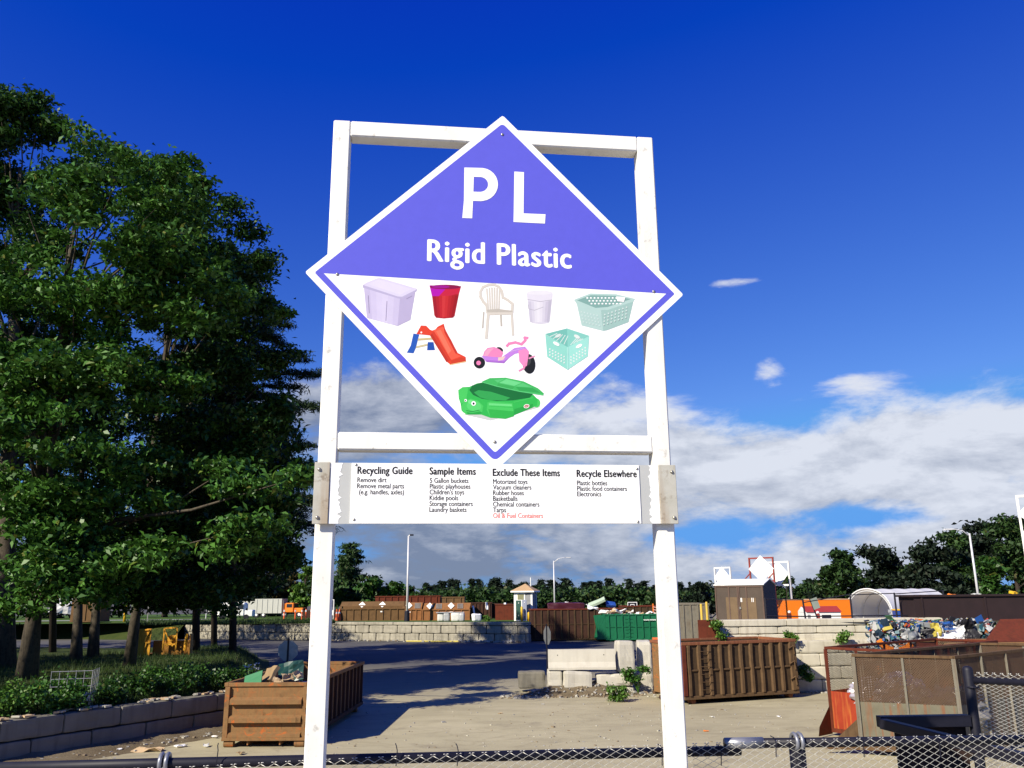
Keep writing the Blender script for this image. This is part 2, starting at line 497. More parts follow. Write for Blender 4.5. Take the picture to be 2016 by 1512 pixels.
lane.poly([(-120, 118, zback(118) + .02), (-42, 118, zback(118) + .02), (-42, 127, zback(127) + .02), (-120, 127, zback(127) + .02)])
struct(lane.build('lane', plain('lane_asphalt', (.34, .33, .30), .95)))
def zright(Y): return float(np.interp(Y, [39, 75, 130, 260], [3.02, 1.90, 1.3, -.2]))
def rx0(Y): return float(np.interp(Y, [39, 95, 260], [9.6, 23.5, 60]))
rows = []
for Y in (40.3, 46, 55, 70, 90, 130, 190, 260):
    rows.append([(rx0(Y) + k * (.2 + Y / 60), Y, zright(Y)) for k in (0, 3, 8, 16, 30, 60)])
terrace_sheet('right_terrace', rows, M_TERR)
bk = MB()
for a, b2 in zip((40.3, 46, 55, 70, 90, 130, 190), (46, 55, 70, 90, 130, 190, 260)):
    bk.poly([(rx0(a), a, zright(a)), (rx0(b2), b2, zright(b2)), (rx0(b2) - 1.5, b2, 0), (rx0(a) - (1.5 if a > 41 else 0), a, 0)])
struct(bk.build('terrace_bank', M_TERR))

# ------------------------------------------------------------------ the sign
M_WHITE = rust('white_paint', (.70, .69, .65), (.76, .75, .71), (.55, .53, .46), .45, .5, 5, .03)
M_PANEL = flat('sign_white', (.83, .83, .83), .4)
M_BLUE = flat('sign_blue', (.098, .098, .56), .4)
M_BLACK = flat('sign_black', (.012, .012, .014), .5)
M_STEEL = plain('bolt_steel', (.42, .40, .35), .35, .2, 40, .8)
M_GALV = rust('worn_galvanised', (.36, .35, .29), (.44, .43, .38), (.26, .15, .06), .75, .6, 6, .1)
M_ALU = plain('grey_backing', (.42, .43, .42), .5, .06, 9)
M_FRAMEUNDER = None

def text_obj(s, name, parent, u, z, n, cap, width=None, bold=.0, mat=None, xs=None, spacing=1.0):
    """flat lettering; bold = copies of the outline shifted by this share of the letter size"""
    cu = bpy.data.curves.new('lettering', 'FONT'); cu.body = s; cu.size = 1.0
    cu.space_character = spacing; cu.resolution_u = 4
    o = bpy.data.objects.new('lettering', cu)
    me0 = bpy.data.meshes.new_from_object(o)
    bpy.data.objects.remove(o)
    co = [tuple(v.co) for v in me0.vertices]; fs = [tuple(p.vertices) for p in me0.polygons]
    bpy.data.meshes.remove(me0)
    k = cap / CAPH
    x0, x1 = min(c[0] for c in co), max(c[0] for c in co)
    kx = xs * k if xs else (width / (x1 - x0) if width else k)
    V, Fs = [], []
    sh = [(0, 0)] if not bold else [(-bold, 0), (bold, 0), (0, -bold * .5), (0, bold * .5)]
    for q, (dx, dz) in enumerate(sh):
        b = len(V)
        V += [(u + (c[0] - x0 + dx) * kx, -n - q * 3e-5, z - DECK + (c[1] + dz) * k) for c in co]
        Fs += [tuple(b + i for i in f) for f in fs]
    me = bpy.data.meshes.new(name); me.from_pydata(V, [], Fs); me.materials.append(mat); me.update()
    t = bpy.data.objects.new(name, me); COL.objects.link(t); t.parent = parent
    return t
def cap_height():
    cu = bpy.data.curves.new('cap', 'FONT'); cu.body = 'H'; cu.size = 1
    o = bpy.data.objects.new('cap', cu); me = bpy.data.meshes.new_from_object(o)
    h = max(v.co.y for v in me.vertices) - min(v.co.y for v in me.vertices)
    bpy.data.objects.remove(o); bpy.data.meshes.remove(me); bpy.data.curves.remove(cu)
    return h
CAPH = cap_height()

sign = thing('recycling_sign', 'tall white steel frame sign carrying the blue and white PL Rigid Plastic diamond', 'sign', (SC.x, SC.y, DECK), SA)
def zl(z): return z - DECK
for (a, b2) in ((-.778, -.698), (.690, .770)):
    MB().bx(a, b2, 0, .08, -.6, zl(6.58)).build('post', M_WHITE, sign, .006)
for (z0, z1) in ((6.50, 6.58), (5.005, 5.083)):
    MB().bx(-.698, .690, .001, .079, zl(z0), zl(z1)).build('crossbar', M_WHITE, sign, .006)
# diamond panel
DC = (0.0, 5.780); DR = R_(-1.57); DA, DB = .872, .866
def dia(a, b, n):
    u = DC[0] + a * math.cos(DR) - b * math.sin(DR); z = DC[1] + a * math.sin(DR) + b * math.cos(DR)
    return (u, -n, zl(z))
def round_poly(pts, rads, seg=5):
    out = []; n = len(pts)
    for i in range(n):
        p = Vector(pts[i]); r = rads[i]
        if r <= 0: out.append(tuple(p)); continue
        a = (Vector(pts[i - 1]) - p).normalized(); b = (Vector(pts[(i + 1) % n]) - p).normalized()
        for k in range(seg + 1):
            t = k / seg
            q = p + a * r * (1 - t) ** 2 + b * r * t ** 2
            out.append(tuple(q))
    return out
dp = MB().prism([dia(*q, .010) for q in round_poly([(-DA, 0), (0, DB), (DA, 0), (0, -DB)], [.012] * 4)], (0, .005, 0)).build('diamond_panel', M_PANEL, sign)
K1, K2, BD = .950, .905, .0
def kx(k, b): return DA * (k - abs(b) / DB)
up = round_poly([(-kx(K1, 0) + .004, BD), (-kx(K1, 0) + .001, .0035), (0, DB * K1), (kx(K1, 0) - .001, .0035), (kx(K1, 0) - .004, BD)], [0, 0, .02, 0, 0])
MB().poly([dia(*q, .0105) for q in up]).build('blue_field', M_BLUE, dp)
st = MB()
L1 = [(-kx(K1, BD), BD - .0005)] + round_poly([(-kx(K1, BD), BD), (0, -DB * K1), (kx(K1, BD), BD)], [0, .03, 0])[1:-1] + [(kx(K1, BD), BD - .0005)]
L2 = [(-kx(K2, BD), BD - .0005)] + round_poly([(-kx(K2, BD), BD), (0, -DB * K2), (kx(K2, BD), BD)], [0, .012, 0])[1:-1] + [(kx(K2, BD), BD - .0005)]
for i in range(len(L1) - 1):
    st.poly([dia(*L1[i], .0105), dia(*L1[i + 1], .0105), dia(*L2[i + 1], .0105), dia(*L2[i], .0105)])
st.build('border_stripe', M_BLUE, dp)
# big letters, drawn as outlines
def spoly(pts, n):      # photo pixels -> sign-local polygon
    r = []
    for (x, y) in pts:
        u, z = sloc(x, y, n); r.append((u, -n, zl(z)))
    return r
def arc(cx, cy, rx, ry, a0, a1, k=10):
    return [(cx + rx * math.cos(R_(a0 + (a1 - a0) * i / k)), cy - ry * math.sin(R_(a0 + (a1 - a0) * i / k))) for i in range(k + 1)]
NL = .0116
lp = MB()
def zP(x, y): return (580 + x / 2.52, 200 + y / 2.52)       # first zoom of the photo -> photo pixels
outer = [(842, 327), (925, 329)] + arc(925, 411, 84, 83, 84, -84, 12) + [(925, 494), (884, 492)]
inner = [(889, 373), (925, 376)] + arc(922, 411, 40, 36, 80, -80, 10) + [(922, 448), (887, 447)]
def ring_faces(mb, o1, i1, n, mp):
    # outline with one hole, cut into a strip by pairing points
    k = max(len(o1), len(i1))
    def rs(p):
        p = p + [p[0]]; d = [0]
        for a, b in zip(p[:-1], p[1:]): d.append(d[-1] + math.hypot(b[0] - a[0], b[1] - a[1]))
        return p, d
    po = [mp(*q) for q in o1]; pi = [mp(*q) for q in i1]
    m = len(po)
    for i in range(m):
        mb.poly(spoly([po[i], po[(i + 1) % m], pi[(i + 1) % m], pi[i]], n))
o1 = [(842, 327), (925, 329)] + arc(925, 411, 84, 82, 84, -84, 12) + [(925, 494), (840, 490)]
i1 = [(889, 373), (918, 374)] + arc(920, 411, 40, 37, 82, -82, 12) + [(918, 448), (887, 447)]
ring_faces(lp, o1, i1, NL, zP)
lp.poly(spoly([zP(840, 489.5), zP(885, 492), zP(881, 579), zP(832, 577)], NL))
lp.poly(spoly([zP(*q) for q in ((1090, 347), (1138, 350), (1136, 555), (1087, 553))], NL))
lp.poly(spoly([zP(*q) for q in ((1087, 552.5), (1245, 559), (1242, 605), (1086, 597))], NL))
lp.build('large_lettering', M_PANEL, dp)
t = text_obj('Rigid Plastic', 'lettering', dp, -.326, 5.880, NL, .103, .664, .030, M_PANEL, spacing=1.07)
for v in t.data.vertices:
    v.co.z -= (v.co.x + .33) * .018
# the pictures of plastic goods (second zoom of the photo -> photo pixels)
PIC = {}
W_ = (.83, .83, .83)
def pm(name, c):
    if name not in PIC: PIC[name] = flat('print_' + name, c, .4)
    return PIC[name]
def zZ(x, y): return (680 + x / 3.36, 530 + y / 3.36)
class Pic:
    def __init__(s, name): s.n = name; s.mb = MB(); s.mats = []; s.lay = 0
    def mi(s, c):
        if c != W_: c = tuple(q * .78 if min(c) > .25 else q * .9 for q in c)
        key = 'rgb_%d_%d_%d' % tuple(int(q * 255) for q in c)
        m = pm(key, c)
        if m not in s.mats: s.mats.append(m)
        return s.mats.index(m)
    def p(s, pts, c):
        s.lay += 1
        s.mb.poly(spoly([zZ(*q) for q in pts], .0106 + .00002 * s.lay), s.mi(c)); return s
    def e(s, cx, cy, rx, ry, c, rot=0, k=20):
        ca, sa = math.cos(rot), math.sin(rot)
        return s.p([(cx + rx * math.cos(t) * ca - ry * math.sin(t) * sa, cy + rx * math.cos(t) * sa + ry * math.sin(t) * ca) for t in [2 * math.pi * i / k for i in range(k)]], c)
    def l(s, pts, wd, c):
        s.lay += 1
        i = s.mi(c); n = .0106 + .00002 * s.lay
        for (a, b) in zip(pts[:-1], pts[1:]):
            d = math.hypot(b[0] - a[0], b[1] - a[1]) or 1
            nx, ny = -(b[1] - a[1]) / d * wd / 2, (b[0] - a[0]) / d * wd / 2
            ex, ey = (b[0] - a[0]) / d * wd * .3, (b[1] - a[1]) / d * wd * .3
            s.mb.poly(spoly([zZ(a[0] + nx - ex, a[1] + ny - ey), zZ(b[0] + nx + ex, b[1] + ny + ey), zZ(b[0] - nx + ex, b[1] - ny + ey), zZ(a[0] - nx - ex, a[1] - ny - ey)], n), i)
            n += .000004
        return s
    def strips(s, a0, a1, b0, b1, cols):
        # quads from the left edge a0-a1 to the right edge b0-b1, one tone each (the shading printed in the picture)
        s.lay += 1; k = len(cols); n = .0106 + .00002 * s.lay
        L = lambda p, q, t: (p[0] + (q[0] - p[0]) * t, p[1] + (q[1] - p[1]) * t)
        for i, c in enumerate(cols):
            t0, t1 = i / k, (i + 1) / k
            s.mb.poly(spoly([zZ(*L(a0, b0, t0)), zZ(*L(a0, b0, t1)), zZ(*L(a1, b1, t1)), zZ(*L(a1, b1, t0))], n), s.mi(c))
        return s
    def done(s): return s.mb.build(s.n, s.mats, dp)
p = Pic('picture_of_storage_tub')
p.strips((122, 118), (142, 322), (362, 182), (345, 376), [(.58, .52, .74), (.64, .58, .80), (.68, .62, .83), (.70, .64, .84), (.66, .60, .81), (.61, .55, .77)]).p([(362, 182), (345, 376), (430, 335), (462, 150)], (.50, .44, .66))
p.p([(114, 104), (116, 122), (345, 192), (372, 196), (470, 146), (473, 128)], (.50, .45, .66)).p([(115, 104), (140, 88), (215, 58), (235, 58), (473, 128), (468, 136), (375, 182), (345, 180)], (.72, .67, .85))
p.p([(150, 98), (220, 68), (440, 130), (362, 168)], (.76, .71, .87)).l([(152, 175), (158, 290)], 5, (.30, .26, .42)).l([(275, 212), (268, 340)], 5, (.28, .24, .40)).l([(405, 195), (440, 178)], 6, (.33, .29, .46)).done()
p = Pic('picture_of_red_bucket')
p.p([(572, 168), (588, 305), (600, 321), (650, 326), (708, 321), (722, 310), (752, 160)], (.38, .010, .014)).strips((575, 178), (596, 318), (748, 172), (714, 320), [(.30, .006, .012), (.38, .010, .014), (.46, .014, .018), (.54, .03, .03), (.50, .02, .02), (.42, .012, .014), (.36, .008, .010), (.28, .006, .008)])
p.p([(556, 106), (570, 166), (610, 176), (690, 176), (752, 160), (765, 112)], (.50, .012, .04)).p([(556, 106), (566, 150), (572, 178), (618, 178), (680, 112)], (.40, .004, .38)).e(660, 117, 104, 15, (.22, .004, .05)).e(630, 116, 60, 10, (.30, .004, .24)).done()
CH = (.70, .65, .58); CH2 = (.54, .50, .44)
p = Pic('picture_of_garden_chair')
p.l([(915, 285), (908, 388)], 10, CH2).l([(1028, 300), (1032, 374)], 12, CH2)
for i in range(6):
    a = 935 + i * 17; p.l([(a, 122 + abs(i - 2.5) * 3), (945 + i * 14, 265)], 10.5, CH)
p.l([(895, 190), (893, 150), (910, 118), (945, 104), (985, 102), (1015, 116), (1034, 145), (1042, 190)], 17, CH).l([(893, 180), (912, 215), (935, 240), (940, 285)], 19, CH).l([(1040, 185), (1075, 205), (1106, 230), (1102, 285)], 18, CH)
p.p([(935, 268), (1010, 262), (1104, 274), (1106, 290), (940, 292)], CH2).p([(938, 286), (1108, 284), (1106, 300), (940, 304)], CH).l([(945, 295), (932, 454)], 19, CH).l([(1100, 292), (1109, 434)], 16, CH).done()
p = Pic('picture_of_paint_bucket')
p.p([(1206, 200), (1218, 342), (1235, 356), (1290, 362), (1342, 356), (1352, 342), (1366, 200)], (.70, .67, .77)).strips((1208, 214), (1222, 350), (1364, 208), (1348, 350), [(.60, .57, .68), (.68, .65, .75), (.76, .74, .81), (.80, .78, .84), (.76, .73, .81), (.68, .65, .75), (.60, .56, .68), (.52, .49, .60)])
p.p([(1199, 158), (1203, 200), (1240, 214), (1320, 216), (1368, 204), (1370, 158)], (.76, .73, .82)).e(1285, 155, 84, 15, (.81, .79, .85)).l([(1205, 200), (1290, 214), (1366, 203)], 4, (.45, .42, .52)).l([(1208, 235), (1212, 262), (1250, 272), (1310, 250)], 3, (.42, .40, .48)).done()
T1, T2, T3 = (.47, .66, .62), (.36, .55, .51), (.20, .36, .33)
p = Pic('picture_of_laundry_basket')
p.p([(1530, 228), (1562, 372), (1705, 408), (1690, 265)], T1).p([(1690, 262), (1705, 408), (1730, 404), (1873, 350), (1906, 208)], T2)
p.p([(1512, 202), (1620, 160), (1790, 165), (1916, 196), (1905, 214), (1740, 268), (1650, 272), (1530, 230)], T1).p([(1532, 206), (1622, 172), (1785, 176), (1888, 198), (1735, 250), (1655, 256)], T3)
for r in range(3):
    for c in range(11 - r):
        p.e(1600 + c * 24 + r * 14, 190 + r * 19, 7, 5.5, W_, 0, 6)
for r in range(4):
    for c in range(6): p.e(1560 + c * 21 + r * 5, 282 + c * 5 + r * 22, 5, 6, (.62, .76, .73), 0, 6)
for r in range(4):
    for c in range(7): p.e(1716 + c * 24 - r * 2, 300 - c * 8 + r * 22, 5.5, 6, (.66, .78, .75), 0, 6)
p.p([(1790, 180), (1852, 186), (1842, 216), (1800, 212)], W_).done()
p = Pic('picture_of_toy_slide')
p.l([(480, 465), (580, 458)], 14, (.55, .45, .22)).l([(470, 515), (562, 495)], 13, (.62, .54, .32))
p.p([(450, 425), (488, 432), (466, 520), (450, 556), (406, 552), (432, 505)], (.02, .09, .42)).p([(545, 482), (582, 482), (592, 535), (540, 536)], (.015, .07, .36))
p.p([(470, 428), (500, 372), (535, 374), (560, 400), (585, 410), (610, 380), (650, 360), (662, 405), (700, 470), (740, 552), (795, 580), (798, 610), (695, 632), (668, 610), (640, 570), (600, 452), (560, 438)], (.66, .05, .018))
p.p([(575, 405), (645, 380), (690, 470), (730, 560), (765, 575), (700, 600), (660, 540), (615, 450)], (.76, .10, .05)).p([(600, 410), (630, 400), (700, 540), (680, 560)], (.82, .16, .09)).strips((560, 440), (668, 615), (585, 408), (700, 600), [(.45, .03, .012), (.56, .04, .015)]).p([(648, 365), (664, 405), (742, 552), (728, 556), (655, 420)], (.50, .03, .012)).p([(700, 604), (765, 584), (795, 590), (797, 608), (700, 628)], (.55, .045, .015)).l([(690, 632), (798, 611)], 5, (.80, .55, .25)).e(502, 418, 6, 6, W_).done()
p = Pic('picture_of_pink_tricycle')
p.e(1020, 532, 24, 16, (.02, .02, .02), .4).p([(908, 578), (918, 545), (940, 520), (985, 514), (1020, 530), (1045, 552), (1032, 582)], (.78, .22, .44)).p([(900, 572), (1030, 585), (1085, 545), (1120, 520), (1188, 512), (1212, 540), (1120, 560), (1085, 585), (1050, 620), (930, 612)], (.48, .20, .66))
p.p([(1010, 585), (1060, 575), (1045, 600), (1010, 606)], (.82, .60, .55)).e(886, 618, 38, 39, (.012, .012, .012)).e(881, 620, 15, 15, (.80, .20, .42)).e(1214, 626, 43, 66, (.012, .012, .012), -.12).e(1205, 600, 22, 36, (.05, .05, .05), -.1)
p.p([(1145, 540), (1190, 525), (1215, 545), (1200, 640), (1178, 645), (1150, 610)], (.84, .24, .48)).l([(1068, 508), (1082, 492), (1125, 484), (1165, 496), (1190, 470), (1185, 452), (1205, 455)], 17, (.80, .22, .42)).p([(930, 600), (1050, 608), (1075, 590), (1050, 622), (935, 614)], (.36, .14, .54)).l([(1090, 545), (1180, 522)], 6, (.62, .38, .76)).p([(925, 545), (945, 526), (985, 522), (960, 545), (940, 575), (915, 575)], (.86, .38, .56)).l([(1150, 672), (1180, 655), (1195, 620)], 12, (.82, .26, .48)).l([(1215, 590), (1250, 575)], 10, (.82, .30, .5)).done()
C1, C2, C3 = (.30, .70, .60), (.36, .76, .67), (.16, .45, .39)
p = Pic('picture_of_milk_crate')
p.p([(1322, 428), (1466, 391), (1613, 440), (1470, 518)], C3).p([(1466, 391), (1470, 518), (1613, 440)], (.22, .54, .47))
for i in range(5):
    p.l([(1350 + i * 24, 448 + i * 12), (1400 + i * 18, 425 + i * 4)], 5, (.7, .82, .78)).l([(1490 + i * 20, 500 - i * 9), (1530 + i * 14, 455 + i * 2)], 5, (.7, .82, .78))
p.p([(1322, 430), (1335, 580), (1470, 666), (1471, 516)], C1).p([(1471, 516), (1470, 666), (1604, 576), (1613, 441)], C2)
for i in range(6):
    for j in range(3):
        p.e(1352 + i * 19, 528 + i * 10 + j * 20, 5.5, 7, (.78, .84, .81), .6, 5).e(1492 + i * 19, 600 - i * 12 - j * 20 + 20, 5.5, 7, (.78, .84, .81), -.6, 5)
p.e(1395, 493, 23, 10, W_, .5).e(1545, 508, 23, 10, W_, -.5).e(1407, 440, 22, 10, (.7, .8, .77), -.45).e(1532, 446, 22, 11, (.76, .83, .8), .5).l([(1471, 518), (1470, 664)], 7, (.44, .80, .72)).done()
GA, GB, GC = (.03, .43, .07), (.06, .52, .10), (.008, .14, .03)
p = Pic('picture_of_green_sandbox')
p.p([(780, 960), (960, 1000), (1240, 925), (1290, 910), (1270, 895)], (.62, .64, .62)).e(1265, 885, 24, 30, GB)
p.p([(746, 800), (775, 780), (820, 778), (870, 755), (930, 745), (1200, 820), (1245, 832), (1272, 860), (1268, 900), (1235, 918), (1110, 968), (1060, 988), (960, 984), (900, 962), (800, 962), (768, 935), (762, 890), (750, 855)], GA)
p.p([(820, 800), (840, 768), (900, 750), (1240, 826), (1220, 850), (1110, 868), (1000, 872), (900, 856), (845, 832)], GC).p([(850, 815), (880, 800), (960, 810), (1090, 850), (1060, 868), (960, 866), (890, 848)], (.03, .33, .07))
p.p([(746, 800), (778, 782), (812, 786), (800, 860), (770, 892), (752, 858)], GB).p([(766, 905), (790, 868), (830, 856), (880, 872), (912, 905), (905, 945), (870, 962), (810, 962), (776, 945)], GB).e(850, 905, 48, 34, (.09, .58, .14), .2).e(835, 880, 26, 14, (.16, .66, .22), .3).p([(800, 945), (840, 950), (890, 940), (905, 950), (870, 962), (810, 962)], (.02, .33, .05)).l([(800, 935), (840, 942), (885, 932)], 4, GC)
p.p([(940, 882), (960, 875), (1105, 886), (1116, 972), (1060, 990), (960, 982), (935, 930)], GB).p([(945, 925), (1112, 940), (1115, 972), (1060, 990), (960, 982)], (.03, .40, .06)).p([(950, 886), (1100, 894), (1102, 906), (950, 900)], (.14, .64, .20)).p([(1118, 925), (1240, 890), (1236, 915), (1112, 966)], (.02, .32, .05)).l([(950, 905), (1105, 915)], 3, GA).l([(1116, 880), (1240, 850)], 5, GB)
p.p([(905, 742), (955, 720), (1060, 717), (1180, 742), (1275, 788), (1314, 822), (1308, 832), (1150, 806), (1000, 772)], (.05, .42, .10)).p([(985, 732), (1060, 724), (1170, 750), (1235, 782), (1120, 775), (1010, 752)], (.09, .50, .16)).p([(1012, 754), (1120, 777), (1100, 798), (1000, 772)], (.04, .36, .08)).p([(1125, 778), (1238, 786), (1290, 818), (1150, 803)], (.03, .33, .07)).p([(1065, 728), (1165, 752), (1118, 770), (1020, 750)], (.14, .60, .22)).l([(1060, 724), (1010, 752)], 3, GA).l([(1170, 750), (1120, 775)], 3, GA).l([(905, 746), (1000, 774), (1150, 808), (1308, 833)], 5, (.10, .55, .18))
p.e(848, 888, 15, 15, W_).e(848, 889, 7, 8, (.01, .01, .01)).e(795, 868, 9, 9, W_).e(793, 869, 4, 5, (.01, .01, .01)).e(1198, 906, 19, 13, W_, -.25).e(1198, 906, 15, 9, (.42, .02, .02), -.25).e(1198, 906, 11, 3, (.75, .6, .55), -.25).done()
def bolt(px, py, n, r, parent):
    u, z = sloc(px, py, n)
    mb = MB(); prev = None
    mb.tube([(u, -n, zl(z)), (u, -n - r * .35, zl(z)), (u, -n - r * .6, zl(z))], [r, r * .9, r * .45], 10)
    return mb.build('bolt', M_STEEL, parent, smooth=True)
for q in ((989, 265), (664, 540), (1287, 574), (974, 870)): bolt(*q, .0102, .0075, dp)
# guide board
BZ0, BZ1 = 4.690, 4.944
gb = MB().bx(-.633, .612, -.030, -.026, zl(BZ0), zl(BZ1)).build('guide_board', M_PANEL, sign)
MB().bx(-.722, .700, -.0255, -.018, zl(BZ0 - .001), zl(BZ1 + .001)).build('backing_strip', M_ALU, sign)
def tape(u0, u1):
    mb = MB(); rnd = random.Random(int(u0 * 1000)); N = 26
    L, Rr = [], []
    for i in range(N + 1):
        z = zl(BZ0) + (BZ1 - BZ0) * i / N
        L.append(u0 + (rnd.uniform(-.004, .010) if u0 > 0 else rnd.uniform(0, .002)))
        Rr.append(u1 + (rnd.uniform(-.012, .008) if u0 < 0 else 0))
    for i in range(N):
        z0 = zl(BZ0) + (BZ1 - BZ0) * i / N; z1 = zl(BZ0) + (BZ1 - BZ0) * (i + 1) / N
        mb.poly([(L[i], -.0265, z0), (Rr[i], -.0265, z0), (Rr[i + 1], -.0265, z1), (L[i + 1], -.0265, z1)])
    mb.build('peeling_tape', M_PANEL, sign)
tape(-.721, -.675); tape(.655, .699)
for s, (a, b2) in enumerate(((-.786, -.7225), (.7005, .778))):
    br = MB().bx(a, b2, -.032, -.024, zl(BZ0 - .002), zl(BZ1 + .002)).bx(a, b2, -.024, -.001, zl(BZ0 + .02), zl(BZ1 - .02)).build('clamp_plate', M_GALV, sign, .0015)
    for z in (4.915, 4.715):
        u = (a + b2) / 2 + (-.012 if s == 0 else .02)
        MB().tube([(u, -.032, zl(z)), (u, -.036, zl(z)), (u, -.040, zl(z))], [.008, .0075, .004], 10).build('bolt', M_STEEL, br, smooth=True)
for q in ((701, 915), (1254, 923), (697, 1023), (1256, 1027)): bolt(*q, .030, .006, gb)
NB = .0306; HX = .86
for s, u, z, wd in (('Recycling Guide', -.607, 4.899, .229), ('Sample Items', -.304, 4.898, .196), ('Exclude These Items', -.033, 4.894, .291), ('Recycle Elsewhere', .334, 4.892, .266)):
    text_obj(s, 'heading', gb, u, z - .001, NB, .0300, wd, .046, M_BLACK, spacing=1.06)
def lines(rows, u, z, step, xs=.83):
    for i, s in enumerate(rows):
        red = s.startswith('Oil'); ind = .009 if s.startswith('(') else 0
        text_obj(s, 'text_line', gb, u + ind, z - step * i - .0085, NB, .0200, None, .020 if not red else .026, M_RED if red else M_BLACK, xs=xs)
M_RED = flat('faded_red', (.80, .20, .17))
lines(['Remove dirt', 'Remove metal parts', '(e.g. handles, axles)'], -.607, 4.871, .0255)
lines(['5 Gallon buckets', 'Plastic playhouses', "Children's toys", 'Kiddie pools', 'Storage containers', 'Laundry baskets'], -.303, 4.870, .0246)
lines(['Motorized toys', 'Vacuum cleaners', 'Rubber hoses', 'Basketballs', 'Chemical containers', 'Tarps', 'Oil & Fuel Containers'], -.033, 4.867, .0242)
lines(['Plastic bottles', 'Plastic food containers', 'Electronics'], .333, 4.863, .0240)

# ------------------------------------------------------------------ chain link fences
M_WIRE = plain('galvanised_wire', (.62, .61, .56), .42, .1, 30, .35)
M_RAIL = plain('black_coated_pipe', (.010, .010, .019), .55, .3, 20, 0, .3)
M_SLEEVE = plain('galvanised_sleeve', (.27, .28, .31), .4, .25, 25, .5)
def chain_mesh(mb, u0, u1, z0, z1, p, r, sag=None):
    n = int((u1 - u0) / p); rows_ = int((z1 - z0) / (p / 2))
    for i in range(n):
        xc = u0 + i * p; pts = []
        top = z1 + (sag(xc) if sag else 0)
        for k in range(rows_ + 1):
            s = 1 if (k + i) % 2 == 0 else -1
            pts.append((xc + s * (p / 2 - r * .2), (r * .9 if s > 0 else -r * .9), top - k * p / 2))
        s = 1 if i % 2 == 0 else -1
        pts.insert(0, (xc + s * p * .36, -r, top + p * .24))
        pts.insert(0, (xc + s * p * .12, r, top + p * .22))
        mb.tube(pts, r, 4, 0, False)
FN = -.22
ua, za = sloc(640, 1492, FN); ub, zb = sloc(1310, 1463, FN); uc, zc = sloc(2016, 1440, FN)
fence = thing('chain_link_fence', 'low silver chain link fence with dark top rail running along the foreground behind the sign', 'fence', tuple(sw(0, FN, DECK)), SA)
sagf = lambda u: float(np.interp(u, [sloc(380, 1506, FN)[0], ua, ub, uc], [sloc(380, 1506, FN)[1], za, zb, zc])) - zb
mb = MB(); chain_mesh(mb, -1.75, 3.3, .04, zb - DECK - .012, .0272, .0017, sagf)
mb.build('wire_mesh', M_WIRE, fence, smooth=True)
def fl(px, py, off=0.0):
    u, z = sloc(px, py, FN); return (u, off, z - DECK)
RO = .030
a, b2 = fl(310, 1506, RO), fl(1462, 1480, RO)
mb = MB().tube([fl(-60, 1516, RO), a, b2], .0215, 12)
mb.build('top_rail', M_RAIL, fence, smooth=True)
c, d = fl(1432, 1466, RO + .0), fl(2080, 1458, RO)
MB().tube([c, d], .0210, 12).build('top_rail', M_RAIL, fence, smooth=True)
MB().tube([c, fl(1507, 1464.5, RO)], .0240, 14).build('rail_sleeve', M_SLEEVE, fence, smooth=True)
def collar(pt, nm='post_collar'):
    mb = MB()
    for dx in (-.012, .012):
        mb.tube([(pt[0] + dx + .030 * 0, pt[1] + .033 * math.cos(t), pt[2] + .033 * math.sin(t)) for t in [2 * math.pi * k / 16 for k in range(17)]], .009, 6)
    return mb.build(nm, M_SLEEVE, fence, smooth=True)
collar(fl(1575, 1462, RO)); collar(fl(320, 1504, RO))
for px in (1577, 330, -520):
    u = fl(px, 1470)[0]
    MB().tube([(u, RO + .012, -.4), (u, RO + .012, fl(1577, 1474)[2])], .036, 14).build('post', M_RAIL, fence, smooth=True)
for px in (427, 780, 900, 1302, 1418, 1527, 1700, 1850):
    u, _, z = fl(px, 1490); zt = z + (.055 if px < 1430 else .09)
    MB().tube([(u, -.006, zt - .09), (u + .004, -.006, zt - .03), (u, .0, zt - .012), (u - .004, .03, zt - .008)], .0022, 5).build('wire_tie', M_RAIL, fence)
# second run of fence beyond the bay on the right
FY = 7.05
q0 = AT(1906, 1330, FY); zt2 = ZAT(1906, 1311, FY)
q1 = G(2016, 1343, ZAT(1920, 1338, FY))
ang2 = math.atan2(q1.y - q0.y, q1.x - q0.x)
f2 = thing('chain_link_fence', 'fence run with thick navy corner post and dense silver mesh at the right edge', 'fence', (q0.x, q0.y, DECK), ang2)
zr = ZAT(1920, 1339, FY) - DECK
MB().tube([(0, 0, -2.6), (0, 0, zt2 - DECK - .03), (0, 0, zt2 - DECK - .01), (0, 0, zt2 - DECK)], [.039, .039, .033, .012], 16).build('post', M_RAIL, f2, smooth=True)
MB().tube([(.02, .01, zr), (3.2, .01, zr)], .027, 12).build('top_rail', M_RAIL, f2, smooth=True)
mb = MB(); chain_mesh(mb, .06, 3.0, -.5, zr + .055, .0272, .0027); mb.build('wire_mesh', M_WIRE, f2, smooth=True)
MB().tube([(.02 + .045 * math.cos(t), .045 * math.sin(t), zr - .05) for t in [2 * math.pi * k / 14 for k in range(15)]], .008, 5).build('post_collar', M_RAIL, f2)
